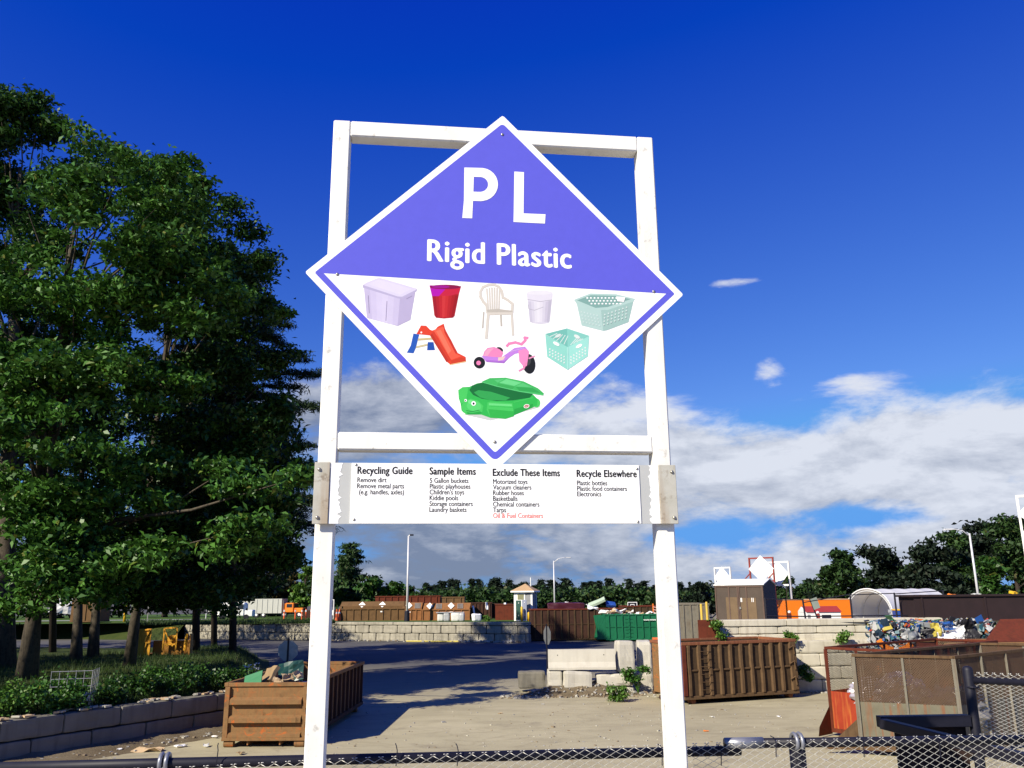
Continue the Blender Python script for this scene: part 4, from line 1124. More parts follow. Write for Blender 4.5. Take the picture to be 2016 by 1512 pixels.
# row of containers on the far terrace
M_DIAM = flat('white_sign_face', (.80, .80, .80), .5)
def hopper_box(name, label, px0, px1, pyt, pyb, Y, W, m, slot, louvers, diamonds, group):
    a, b = AT(px0, pyb, Y), AT(px1, pyb, Y); L = b.x - a.x; z0 = zback(Y); H = ZAT((px0 + px1) / 2, pyt, Y) - z0
    t = thing(name, label, 'container', (a.x, Y, z0 - .02), 0, group)
    hs = H * .62
    MB().bx(0, L, 0, W, .02, hs).build('body', m, t)
    lean = .28
    up = MB()
    if slot:
        up.prism([(0, 0, hs), (.22, lean + .3, H), (.22 + .06, lean + .3, H), (.3, 0, hs)], (0, .3, 0)).prism([(L, 0, hs), (L - .2, lean + .3, H), (L - .26, lean + .3, H), (L - .3, 0, hs)], (0, .3, 0))
        up.prism([(.1, .18, hs + .30), (L - .1, .18, hs + .30), (L - .22, lean + .3, H), (.22, lean + .3, H)], (0, .05, 0))
        up.bx(.1, L - .1, W - .3, W - .2, hs, H)
    else:
        up.prism([(0, 0, hs), (.14, lean, H), (.14, W - .3, H), (0, W, hs)], (L, 0, 0))
    up.build('hopper', m, t)
    n = max(3, int(L / .72)); r = None
    for i in range(n + 1):
        x = L * i / n
        if r is None: r = MB().bx(-.05, .05, -.09, 0, .04, hs - .05).build('rib', m, t); r.location = (x, 0, 0)
        else: share(r, t, (x, 0, 0))
    MB().bx(-.08, L + .08, -.10, -.002, hs - .05, hs + .05).build('mid_rail', m, t)
    MB().bx(-.08, L + .08, -.11, -.002, -.02, .06).build('bottom_rail', m, t)
    def face(x, zz):      # point on the sloping front
        f = (zz - hs) / (H - hs)
        return (x, (lean + .3 if slot else lean) * f - .02 + (.12 * (1 - f) if slot else 0), zz)
    for px in louvers:
        x = XAT(px, 1190, Y) - a.x; lv = MB()
        for k in range(5): lv.bar(face(x - .26 + .13 * k, hs + .1), face(x - .26 + .13 * k, H - .06), .07, .07)
        lv.build('louvre', plain('louvre_grey', (.20, .20, .20), .5, .3), t)
    for px in diamonds:
        x = XAT(px, 1190, Y) - a.x; zc = (hs + H) / 2 + .05; s = .36
        c = Vector(face(x, zc)); dn = MB(); u = Vector(face(x, H)) - Vector(face(x, hs)); u.normalize()
        X = Vector((1, 0, 0)); nn = Vector((0, -.03, .01))
        dn.prism([c - X * s + nn * 2, c + u * s + nn * 2, c + X * s + nn * 2, c - u * s + nn * 2], (0, .015, 0)).build('diamond_sign', M_DIAM, t)
    if len(diamonds):
        x = XAT(diamonds[-1], 1190, Y) - a.x
        MB().bx(x - .15, x + .2, -.03, -.01, hs * .72, hs * .82).build('paper_notice', M_DIAM, t)
    return t
hopper_box('hopper_container', 'long rusty hopper container with an open slot and two white diamond signs', 666, 797, 1184, 1219, 94, 2.2, RUST_FAR2, True, (), (712, 752), 'hopper containers on the far terrace')
hopper_box('hopper_container', 'orange rusty hopper container behind the left lamp post', 799, 829, 1186, 1220, 93, 2.2, RUST_FAR, False, (822,), (805,), 'hopper containers on the far terrace')
hopper_box('hopper_container', 'orange rusty hopper container with two white diamonds left of the dark fence', 832, 924, 1187, 1221, 92.5, 2.2, RUST_FAR, False, (864, 906), (846, 888), 'hopper containers on the far terrace')
def farbox(name, label, px0, px1, pyt, Y, W, m, n=8, H0=None):
    a, b = AT(px0, 1210, Y), AT(px1, 1210, Y); z0 = zback(Y); H = ZAT((px0 + px1) / 2, pyt, Y) - z0
    t = container(name, label, (a.x, Y, z0), 0, b.x - a.x, W, H, m, m, m, n, .16, .09, None, None, .14, rollers=False)
    return t
farbox('roll_off_container', 'dark red container rising behind the slotted hopper container', 738, 866, 1173, 101, 2.4, RUST_RED, 10)
farbox('roll_off_container', 'open brown box container behind the second orange hopper', 870, 914, 1175, 100, 2.4, RUST_FAR2, 3)
for k, (a, b2, t_, Y) in enumerate(((926, 968, 1186, 95), (962, 1008, 1188, 97))):
    farbox('roll_off_container', ('dark brown ribbed container left of the small white fragments' if k == 0 else 'dark brown ribbed container beside the grey booth'), a, b2, t_, Y, 2.2, RUST_DK, 6)
low = MB().bx(0, XAT(1012, 1200, 91) - XAT(975, 1200, 91), 0, .12, 0, 1.5).bx(-.04, XAT(1012, 1200, 91) - XAT(975, 1200, 91) + .04, -.04, .16, 1.5, 1.6).build('steel_barrier', RUST_RED, None, loc=(XAT(975, 1200, 91), 91, zback(91)))
tag(low, 'low dark red steel barrier just left of the booth', 'barrier')
for i, (px, py) in enumerate(((980, 1202), (995, 1194), (958, 1193), (932, 1200))):
    p = AT(px, py, 94); litter('white_fragment', 'small upright white fragment left of the booth', 'scrap', p, (.3, .8, .05), M_WHT, .3 * i, (1.3, .1), 'white fragments left of the booth', .1, 90 + i)
# stack of white goods on the wall
M_APPL = plain('zinc_sheet', (.42, .43, .44), .45, .2, 3, .2)
for i, (px0, px1, py0, py1, la) in enumerate(((861, 874, 1206, 1223, 'dull grey metal box at the left end of the white goods stack'), (873, 886, 1205, 1223, 'pale ribbed metal tub in the white goods stack'), (888, 906, 1206, 1224, 'rounded white appliance in the middle of the white goods stack'), (904, 915, 1207, 1224, 'blue grey appliance at the right end of the white goods stack'))):
    Y = 88.2 - .1 * i; a, b = AT(px0, py1, Y), AT(px1, py0, Y)
    rb = rough_block(b.x - a.x - .03, .7, b.z - zback(88), 40 + i, .03, .12, 5)
    tag(rb.build('metal_box', M_APPL if i % 2 else M_PALE, None, loc=((a.x + b.x) / 2, Y, zback(88) + .0), smooth=True), la, 'metal box')
a, b = AT(859, 1206, 88), AT(914, 1206, 88)
tag(MB().bx(0, b.x - a.x, -.4, .4, 0, .07).build('sheet_top', M_APPL, None, loc=(a.x, 88.1, ZAT(885, 1206, 88) - .02)), 'flat zinc sheet lying across the white goods stack', 'metal sheet')
p = AT(938, 1220, 87); tag(rough_block(.9, .5, .75, 44, .06, .15, 5).build('white_chair_shell', M_WHT, None, loc=(p.x, 87, zback(87)), rz=.5), 'tilted white plastic shell lying on the wall right of the orange hopper', 'plastic shell')

# booth
BY = 87.5; a, b = AT(1014, 1222, BY), AT(1055, 1222, BY); zb_ = zback(BY)
bt = thing('booth', 'small grey sided booth with tan pyramid roof on the far terrace', 'booth', (a.x, BY, zb_), R_(-16))
BW, BH = 1.75, ZAT(1035, 1166, BY) - zb_
M_SIDE = plain('grey_siding', (.23, .235, .245), .7, .1, 3); M_TRIM = plain('white_trim', (.78, .78, .74), .5, .05)
M_SHING = plain('tan_shingle', (.42, .28, .15), .9, .2, 5)
MB().bx(0, BW, 0, BW, 0, BH).build('wall', M_SIDE, bt)
for x, y in ((0, 0), (BW, 0), (BW, BW)): MB().bx(x - .09, x + .09, y - .03, y + .12 if y == 0 else y + .03, .0, BH).build('corner_trim', M_TRIM, bt)
MB().bx(.10, BW * .62, -.035, -.003, .3, BH).build('door', M_TRIM, bt)
MB().bx(.30, BW * .55, -.05, -.036, BH * .74, BH * .93).build('window', plain('booth_pane', (.22, .22, .13), .2), bt)
MB().bx(BW * .74, BW * .95, -.02, -.003, BH * .7, BH * .92).build('window', M_SIDE, bt)
hip = MB().prism([(-.35, -.35, BH), (BW + .35, -.35, BH), (BW + .35, BW + .35, BH), (-.35, BW + .35, BH)], (0, 0, .14)); hip.build('eaves', M_TRIM, bt)
h = MB(); c = (BW / 2, BW / 2, BH + .86); e = [(-.35, -.35, BH + .141), (BW + .35, -.35, BH + .141), (BW + .35, BW + .35, BH + .141), (-.35, BW + .35, BH + .141)]
for i in range(4): h.poly([e[i], e[(i + 1) % 4], c])
h.poly(e[::-1]); h.build('roof', M_SHING, bt)
for (px0, px1, py0, la, col) in ((1016, 1026, 1182, 'dark green upright cabinet in front of the booth', (.035, .10, .075)), (1028, 1037, 1181, 'blue grey upright cabinet in front of the booth', (.30, .33, .42))):
    a, b = AT(px0, 1221, BY - 1.2), AT(px1, py0, BY - 1.2); z0 = zback(86)
    t = thing('cabinet', la, 'cabinet', (a.x, BY - 1.2, z0)); m = plain('cabinet_' + la.split()[1], col, .5)
    MB().bx(0, b.x - a.x, 0, .35, .12, b.z - z0).build('door_panel', m, t, .02)
    MB().bx(.02, b.x - a.x - .02, .02, .33, 0, .12).build('plinth', M_TRIM, t)
    for z in (.5, b.z - z0 - .3): MB().bx((b.x - a.x) * .45, (b.x - a.x) * .45 + .07, -.03, 0, z, z + .1).build('latch', M_TRIM, t)
M_YEL = plain('bollard_yellow', (.72, .42, .02), .5, .12)
for i, (px, pt) in enumerate(((1027.5, 1194), (1041, 1205))):
    p = AT(px, 1221, BY - 1.5); z0 = zback(86)
    o = MB().tube([(0, 0, 0), (0, 0, ZAT(px, pt, BY - 1.5) - z0 - .08), (0, 0, ZAT(px, pt, BY - 1.5) - z0)], [.11, .11, .05], 12).build('bollard', M_YEL, None, loc=(p.x, BY - 1.5, z0), smooth=True)
    tag(o, ('tall slim yellow bollard between the two cabinets' if i == 0 else 'short yellow bollard right of the blue grey cabinet'), 'bollard')
p = AT(1045, 1168, 92); tag(MB().tube([(0, 0, 0), (0, 0, ZAT(1045, 1137, 92) - zback(92))], .05, 8).build('mast', M_TRIM, None, loc=(p.x, 92, zback(92))), 'thin white mast rising behind the booth roof', 'mast')

# lamp posts
M_POLE = plain('lamp_grey', (.62, .62, .62), .45, .08, 4, .2)
def lamp(label, px, pyt, Y, arm=None, z0=None, r=.10, black=False):
    z0 = zback(Y) if z0 is None else z0
    top = ZAT(px, pyt, Y); x = XAT(px, (pyt + 1200) / 2, Y)
    t = thing('street_lamp', label, 'street lamp', (x, Y, z0), 0, 'street lamps on the terraces')
    h = top - z0
    MB().tube([(0, 0, .0), (0, 0, h)], [r, r * .7], 10).build('pole', M_POLE, t, smooth=True)
    MB().tube([(0, 0, 0), (0, 0, 1.0), (0, 0, 1.05)], [r * 2.2, r * 2.0, r], 12).build('base', M_RAIL if black else M_POLE, t)
    if arm:
        dx, dz = arm
        MB().tube([(0, 0, h - .25), (dx * .35, 0, h + dz * .6), (dx * .75, 0, h + dz * .95), (dx, 0, h + dz)], [.05, .045, .04, .035], 8).build('arm', M_POLE, t, smooth=True)
        s = math.copysign(1, dx)
        MB().prism([(dx - .1 * s, -.13, h + dz + .05), (dx + .55 * s, -.10, h + dz + .04), (dx + .6 * s, 0, h + dz - .02), (dx + .5 * s, .10, h + dz + .04), (dx - .1 * s, .13, h + dz + .05)], (0, 0, -.12)).build('lamp_head', M_POLE, t, .01)
    else:
        MB().tube([(0, 0, h - .05), (.12, 0, h + .1), (.3, 0, h + .12)], .04, 8).build('arm', M_POLE, t)
        MB().box((.32, 0, h + .09), (.4, .26, .16)).build('lamp_head', M_RAIL, t, .02)
    return t
lamp('tall light grey lamp post with black base beside the rusty hoppers', 803, 1055, 90, None, None, .13, True)
lamp('white lamp post with curved arm above the dark brown container', 1091, 1104, 122, (1.9, .45), None, .11)
lamp('white lamp post with arm to the left before the trees at right', 1919, 1050, 68, (-1.45, .35), zright(68), .10)

# things lying on the containers
M_MAROON = plain('maroon_paint', (.055, .008, .014), .4, .2)
M_BLUEP = plain('blue_plastic', (.02, .07, .30), .5)
M_MINT = plain('pale_green_vinyl', (.40, .50, .36), .6, .12)
def heap(label, name, cat, px0, px1, py0, py1, Y, dep, m, seed, rz=0.0, tilt=0.0):
    a, b = AT(px0, py1, Y), AT(px1, py0, Y); rb = rough_block(b.x - a.x, dep, b.z - a.z, seed, .08, .15, 6, .05)
    if tilt: rb.v = [tuple(Matrix.Rotation(tilt, 3, 'Y') @ Vector(v)) for v in rb.v]
    o = rb.build(name, m, None, loc=((a.x + b.x) / 2, Y, a.z), rz=rz); return tag(o, label, cat)
heap('dark maroon rounded bulk lying above the long dark brown container', 'maroon_cover', 'cover', 1079, 1150, 1186, 1205, FY0 + 2.9, 1.4, M_MAROON, 51)
t = thing('white_rack', 'white slatted rack lying on the maroon bulk', 'rack', tuple(AT(1132, 1191, FY0 + 2.6)), 0)
MB().bar((-.95, 0, .12), (.55, 0, -.12), .05, .06).bar((-.95, .4, .3), (.55, .4, .05), .05, .06).build('rail', M_WHT, t)
for k in range(8): MB().bar((-.9 + .2 * k, 0, .12 - .032 * k), (-.9 + .2 * k, .4, .29 - .032 * k), .05, .03).build('slat', M_WHT, t)
o = litter('green_mattress', 'pale green slab leaning up out of the long brown container', 'mattress', AT(1176, 1188, FY0 + 2.4), (1.7, .8, .22), M_MINT, 0, (.35, -.42), None, .02, 95)
litter('white_sheet', 'white sheet under the leaning pale green slab', 'sheet', AT(1166, 1195, FY0 + 2.2), (1.1, .8, .05), M_WHT, .2, (.5, .2), None, .2, 96)
litter('blue_tub', 'blue plastic piece right of the pale green slab', 'plastic piece', AT(1202, 1192, FY0 + 2.6), (.9, .6, .25), M_BLUEP, .1, (.6, .1), None, .1, 97)
t = thing('backboard', 'white framed backboard standing above the green container', 'backboard', tuple(AT(1245, 1192, FY0 + 4)), 0)
fr = MB()
for (p, q) in (((-.45, 0, -.3), (.45, 0, -.3)), ((-.45, 0, .3), (.45, 0, .3)), ((-.45, 0, -.3), (-.45, 0, .3)), ((.45, 0, -.3), (.45, 0, .3)), ((-.18, 0, -.28), (-.18, 0, .1)), ((.18, 0, -.28), (.18, 0, .1)), ((-.18, 0, .1), (.18, 0, .1))): fr.bar(p, q, .05, .06)
fr.build('frame', M_WHT, t); MB().bx(-.45, .45, .03, .05, -.3, .3).build('board', M_RAIL, t)
MB().tube([(.0, .04, -1.2), (0, .04, -.3)], .04, 8).build('pole', M_WHT, t)
t = thing('barricade', 'small orange barricade leaning over the container beside the right sign post', 'barricade', tuple(AT(1292, 1200, FY0 + 2)), 0)
MB().bx(-.35, -.25, -.04, .04, -.7, .55).build('leg', plain('barricade_orange', (.75, .18, .02), .5), t)
for k in range(3): MB().bar((-.3, -.06, -.25 + .25 * k), (.8, -.06, -.45 + .25 * k), .06, .09).build('rail', M_PINKW, t)
tag(MB().bx(-.13, .13, -.13, .13, 0, .05).bx(-.12, .12, -.12, .12, .05, .16).build('orange_block', plain('orange_plastic', (.75, .16, .04), .5), None, loc=tuple(AT(1290, 1262, SB + 1.9))), 'small orange block on top of the broken grey block', 'block')

# stop signs seen from behind
M_SIGNBACK = plain('sign_aluminium', (.30, .31, .32), .35, .3, 3, .6)
def octo(label, px, py, Y, r, ang, z0, m):
    c = AT(px, py, Y)
    t = thing('stop_sign', label, 'road sign', (c.x, c.y, z0), ang, 'road signs seen from behind')
    zc = c.z - z0
    pts = [(r * math.cos(R_(22.5 + 45 * k)), 0, zc + r * math.sin(R_(22.5 + 45 * k))) for k in range(8)]
    MB().prism(pts, (0, .006, 0)).build('octagon_plate', m, t)
    MB().bx(-.035, .035, -.045, -.004, 0, zc + r + .08).build('post', M_RAIL, t)
    return t
octo('grey back of an octagonal road sign behind the rusty container load', 567, 1281, 37.0, .44, .1, .2, M_SIGNBACK)
o = octo('narrow grey back of a turned octagonal sign standing before the dark brown container', 1077, 1251, 44, .47, R_(-68), 0, M_SIGNBACK)
p = AT(1077, 1226, 44); 

# ------------------------------------------------------------------ right: cages, bales, hopper
WIRE_TAN = plain('mesh_tan', (.085, .050, .027), .8, .25, 3)
WIRE_RED = plain('mesh_brown', (.12, .085, .055), .8, .25, 3)
def grid_panel(o, u, v, W, H, pitch, wd, m, parent, nm='mesh_panel'):
    """expanded steel mesh: two layers of flat diagonal strips inside W x H (o origin, u, v unit vectors)"""
    o, u, v = Vector(o), Vector(u), Vector(v); nn = u.cross(v)
    V = []
    for sgn, off in ((1, 0.0), (-1, .004)):
        c = -H if sgn == 1 else 0
        end = W if sgn == 1 else W + H
        while c < end:
            # line x = c + sgn*y
            y0, y1 = (max(0, -c), min(H, W - c)) if sgn == 1 else (max(0, c - W), min(H, c))
            if y1 - y0 > .02:
                pa = o + u * (c + sgn * y0) + v * y0; pb = o + u * (c + sgn * y1) + v * y1
                d = (pb - pa).normalized(); s = d.cross(nn) * wd / 2; f = nn * off
                V += [pa - s + f, pb - s + f, pb + s + f, pa + s + f]
            c += pitch * 1.414
    return np_mesh(nm, np.array([tuple(p) for p in V]), 4, m, parent)
def cage(name, label, A, e, Wd, L, H, zpl, mats, wire, parts):
    """open steel cage box: A near-left corner, e end direction (unit), L along the perpendicular"""
    ang = math.atan2(e.y, e.x)
    t = thing(name, label, 'container', tuple(A), ang)
    return t
TZ = .18
A1, B1 = G(1699, 1486), G(1903, 1500)
e1 = (B1 - A1); w1 = e1.length; ang1 = math.atan2(e1.y, e1.x)
cg = thing('cage_container', 'tan mesh-sided steel cage container nearest the foreground fence', 'container', (A1.x, A1.y, 0), ang1)
H1 = ZAT(1682, 1287, A1.y); ld = Matrix.Rotation(-ang1, 3, 'Z') @ Vector((.80, .60, 0)); L1 = 7.5
O = Vector((0, 0, 0)); U = Vector((w1, 0, 0)); LV = ld * L1; ZZ = Vector((0, 0, 1))
corn = [O, U, U + LV, LV]
zpl = ZAT(1690, 1381, A1.y)
for i in range(4):
    p, q = corn[i], corn[(i + 1) % 4]; d = (q - p); l = d.length; d = d / l
    MB().bar(p + ZZ * (H1 - .04), q + ZZ * (H1 - .04), .09, .08).build('top_rail', RUST_TAN, cg, .006)
    MB().bar(p + ZZ * .2, q + ZZ * .2, .12, .14).build('bottom_rail', RUST_TAN, cg, .006)
    MB().bar(p + ZZ * .12, p + ZZ * (H1 - .081), .11, .11).build('corner_post', STEEL_GR, cg, .006)
    nn = d.cross(ZZ)
    MB().prism([p + d * .06 + ZZ * .271, q - d * .06 + ZZ * .271, q - d * .06 + ZZ * zpl, p + d * .06 + ZZ * zpl], nn * -.015).build('lower_plate', rust('cage_plate_%d' % i, (.115, .108, .074), (.145, .135, .095), (.20, .06, .018), 1.0, .8, 1.5), cg)
    grid_panel(p + d * .06 + ZZ * zpl, d, ZZ, l - .12, H1 - zpl - .08, .046, .026, WIRE_TAN, cg)
    k = max(1, round(l / 1.5))
    for j in range(1, k):
        pp = p + d * (l * j / k) + nn * .02
        MB().bar(pp + ZZ * .28, pp + ZZ * (H1 - .085), .06, .05).build('stud', STEEL_GR, cg)
MB().bar(U + ZZ * (H1 - .1) + ld * .05, U + ZZ * (H1 - .45) + ld * .25, .05, .05).build('hinge_brace', RUST_TAN, cg)
q = MB().prism([(-.02, 0, .12), (-.95, -.25, .12), (-.02, 0, .95)], (0.0, .04, 0)); q.build('end_gusset', RUST_TAN, cg)
# the red cage behind it
A2 = G(1641, 1448); rl = Vector((.80, .60, 0)); re = Vector((.60, -.80, 0)); W2, L2, = 2.15, 7.0
c2 = thing('cage_container', 'red mesh-sided steel cage container behind the tan cage', 'container', (A2.x, A2.y, 0), 0)
H2 = ZAT(1622, 1273, A2.y); zp2 = ZAT(1634, 1360, A2.y)
corn = [O, re * W2, re * W2 + rl * L2, rl * L2]
for i in range(4):
    p, q = corn[i], corn[(i + 1) % 4]; d = (q - p); l = d.length; d = d / l; nn = d.cross(ZZ)
    MB().bar(p + ZZ * (H2 - .04), q + ZZ * (H2 - .04), .08, .08).build('top_rail', RUST_RED, c2, .006)
    MB().bar(p + ZZ * .16, q + ZZ * .16, .1, .12).build('bottom_rail', RUST_RED, c2)
    MB().bar(p + ZZ * .1, p + ZZ * (H2 - .081), .09, .09).build('corner_post', RUST_RED, c2, .006)
    MB().prism([p + d * .05 + ZZ * .22, q - d * .05 + ZZ * .22, q - d * .05 + ZZ * zp2, p + d * .05 + ZZ * zp2], nn * -.015).build('lower_plate', rust('red_plate_%d' % i, (.23, .026, .010), (.28, .035, .012), (.42, .14, .03), 1.0, .7, 1.2), c2)
    if i != 0: grid_panel(p + d * .05 + ZZ * zp2, d, ZZ, l - .1, H2 - zp2 - .08, .05, .016, WIRE_RED, c2)
    k = max(2, round(l / 1.6))
    for j in range(1, k):
        pp = p + d * (l * j / k) + nn * .02
        MB().bar(pp + ZZ * .23, pp + ZZ * (H2 - .085), .06, .06).build('stud', RUST_RED, c2)
lp_, lq_ = G(1612, 1452, .02) - A2, G(1614, 1437, .25) - A2
MB().prism([(-.02, .02, .9), (lq_.x, lq_.y, .34), (lp_.x, lp_.y, .05), (-.02, .02, .05)], (.03, .05, 0)).build('end_gusset', RUST_RED, c2)
M_FILM = plain('silver_film', (.45, .42, .46), .22, .2, 8, .25, .8)
def crumple(name, label, pos, r, seed, m, cat='plastic bag', sq=(1, 1, .7)):
    bm = bmesh.new(); bmesh.ops.create_icosphere(bm, subdivisions=4, radius=1)
    off = Vector((seed, seed * 2.2, 3))
    for v in bm.verts:
        n = v.co.normalized(); k = 1 + .35 * abs(mnoise.noise(n * 3 + off)) - .25 * abs(mnoise.noise(n * 7 + off)) + .10 * mnoise.noise(n * 17 + off)
        v.co = Vector((n.x * sq[0], n.y * sq[1], n.z * sq[2])) * k * r
    me = bpy.data.meshes.new(name); bm.to_mesh(me); bm.free(); me.materials.append(m)
    o = bpy.data.objects.new(name, me); COL.objects.link(o); o.location = pos
    return tag(o, label, cat)
p = A2 + re * 1.15 + rl * .45
crumple('plastic_bag', 'shiny silver film bag bulging over the red plate of the cage', (p.x, p.y, zp2 - .02), .62, 3, M_FILM, sq=(1, .8, .75))
p = Vector((A1.x, A1.y, 0)) + Matrix.Rotation(ang1, 3, 'Z') @ (U * .3 + ld * .8)
crumple('plastic_bag', 'clear film bundle seen through the left half of the tan cage mesh', (p.x, p.y, 1.5), .75, 8, M_FILM, sq=(1, .8, .8))
p = Vector((A1.x, A1.y, 0)) + Matrix.Rotation(ang1, 3, 'Z') @ (U * .72 + ld * 1.4)
crumple('plastic_bag', 'darker film bundle seen through the right half of the tan cage mesh', (p.x, p.y, 1.1), .8, 13, plain('grey_film', (.18, .17, .16), .35, .3, 6), sq=(1, .8, .8))

# bales of plastic
BALEC = [(.75, .76, .78), (.62, .64, .66), (.035, .035, .045), (.80, .80, .80), (.03, .13, .45), (.70, .17, .02), (.06, .22, .09), (.55, .06, .05), (.28, .30, .32), (.70, .58, .10), (.22, .36, .40), (.02, .05, .09), (.45, .50, .42), (.05, .20, .26)]
M_BALE = [plain('baled_%d' % i, sc(c, .62), .5, .2, 6) for i, c in enumerate(BALEC)]
def bale(label, pos, sz, rz, seed, group, full=True):
    rnd = random.Random(seed); mb = MB(); sx, sy, sz_ = sz
    mb.bx(-sx / 2 + .12, sx / 2 - .12, .12, sy - .12, .08, sz_ - .1, 2)
    n = 420 if full else 150
    for _ in range(n):
        f = rnd.random()
        big = rnd.random() < .09
        a = rnd.uniform(.25, .5) if big else rnd.uniform(.06, .24); b = a * rnd.uniform(.25, .8)
        j = rnd.uniform(-.06, .10)
        mi = rnd.choices(range(len(BALEC)), [5, 4, 8, 5, 3, 2, 2, 1.6, 4, 1.2, 3, 5, 3, 2])[0]
        tl = lambda s: (rnd.gauss(0, .35), rnd.gauss(0, .35))
        if f < .55: c = (rnd.uniform(-sx / 2, sx / 2), .03 - j, rnd.uniform(.05, sz_)); d = (a if rnd.random() < .5 else b, .03, b if rnd.random() < .5 else a * 1.3)
        elif f < .85: c = (rnd.uniform(-sx / 2, sx / 2), rnd.uniform(0, sy), sz_ - .02 + j * 1.2); d = (a, b, .03)
        else: c = (rnd.choice((-1, 1)) * (sx / 2 - .02), rnd.uniform(0, sy), rnd.uniform(.05, sz_)); d = (.03, a, b)
        mb.box(c, d, rnd.gauss(0, .3), mi, tl(0))
    t = thing('plastic_bale', label, 'bale', tuple(pos), rz, group)
    # crumple the pieces a little
    mb.v = [tuple(Vector(v) + mnoise.noise_vector(Vector(v) * 4 + Vector((seed, 0, 0))) * .075) for v in mb.v]
    mb.build('pressed_plastic', M_BALE, t)
    for x in (-.36, -.12, .12, .36):
        MB().bar((x * sx, -.075, .02), (x * sx + .02, -.075, sz_ + .02), .012, .012).build('baling_wire', M_RAIL, t)
    return t
byb = 36.0; x0 = XAT(1722, 1250, byb); zt = ZAT(1840, 1226, byb)
bw = (XAT(1962, 1250, byb) - x0) / 3
names = ['left', 'middle', 'right']
LB = [['bottom bale of the left stack behind the red cage', 'bottom bale of the middle stack behind the red cage', 'bottom bale of the right stack behind the red cage'],
      ['second bale up in the left stack behind the red cage', 'second bale up in the middle stack behind the cages', 'second bale up in the right stack behind the cages'],
      ['topmost mixed plastic bale at left with an orange curved barrel in it', 'topmost mixed plastic bale in the middle with yellow and black bags', 'topmost plastic bale next to the red sloping plate, white and black']]
for r in range(3):
    for c in range(3):
        bale(LB[r][c], (x0 + bw * (c + .5) + (.05, -.03, .04)[r], byb - .1 * r + .05 * c, zt / 3 * r), (bw * 1.0, 1.2, zt / 3 - .01), .02 * (c - 1), 70 + r * 3 + c + (0 if r < 2 else 10), 'bales of pressed plastic', r > 0)
# big pieces caught in the front of the top bales
M_OR = plain('barrel_orange', (.80, .22, .02), .45); 
mb = MB(); seg = 18
pts = [(.75 * math.cos(R_(200 + 150 * i / seg)) + .55, 0, .62 + .62 * math.sin(R_(200 + 150 * i / seg))) for i in range(seg + 1)]
for i in range(seg): mb.bar(pts[i], pts[i + 1], .06, .22, 1 if 6 < i < 9 else 0, up=(0, 1, 0) if False else (0, 0, 1))
o = mb.build('barrel_shell', [M_OR, M_WHT], None, loc=(x0 + .12, byb - .42, zt / 3 * 2 - .02)); tag(o, 'curved orange barrel shell bent around the front of the left top bale', 'barrel')
for i, (px, py, m, sx, sy, la) in enumerate(((1842, 1240, M_BALE[9], .34, .55, 'yellow plastic sheet hanging from the middle top bale'), (1866, 1232, M_BALE[4], .45, .32, 'blue bag on the upper edge of the middle top bale'), (1835, 1250, M_BALE[2], .7, .5, 'black bag draped over the middle top bale'), (1880, 1246, M_WHT, .7, .5, 'large white sheet bulging from the bales right of the yellow one'), (1908, 1240, M_BALE[2], .6, .8, 'black bag hanging at the right of the large white sheet'), (1800, 1255, M_BALE[8], .5, .5, 'grey lid in the front of the left top bale'), (1855, 1257, M_WHT, .8, .45, 'white bag at the bottom of the middle top bale'))):
    litter('plastic_piece', la, 'plastic piece', AT(px, py, byb - .45), (sx, sy, .05), m, 0, (1.35, .25 * (i % 3 - 1)), None, .5, 110 + i, 9)
# red hopper container behind
HYc = 32.5
hp0 = Vector((XAT(1868, 1300, HYc), HYc, 0)); hz = ZAT(1940, 1265, HYc)
hc = thing('hopper_container', 'rust red hopper container with a sloping raised plate at the right edge', 'container', tuple(hp0), .02)
MB().bx(0, 6.5, 0, .06, .15, hz - .1).bx(0, 6.5, 2.3, 2.36, .15, hz - .1).bx(0, .06, .06, 2.3, .15, hz - .1).bx(6.44, 6.5, .06, 2.3, .15, hz - .1).bx(.06, 6.44, .06, 2.3, .15, .25).build('body', RUST_RED, hc)
MB().bx(-.06, 6.56, -.06, .10, hz - .099, hz).bx(-.06, 6.56, 2.26, 2.42, hz - .099, hz).build('top_rail', RUST_OR, hc, .01)
MB().bx(.9, 6.56, .101, 2.259, hz - .08, hz - .03).build('lid_plate', RUST_RED, hc)
u0 = XAT(1933, 1262, HYc) - hp0.x; u0 += .3; u1 = XAT(1966, 1222, HYc) - hp0.x + 1.0; zz = ZAT(1966, 1222, HYc)
MB().prism([(u0, .3, hz), (6.6, .3, hz), (6.6, 1.5, zz + .03), (u1, 1.5, zz)], (0, .06, 0)).build('hopper_plate', RUST_RED, hc)
MB().prism([(u0, .36, hz), (u1, 1.5, zz), (u1 + .1, 2.2, hz)], (.05, 0, 0)).build('side_plate', RUST_RED, hc)

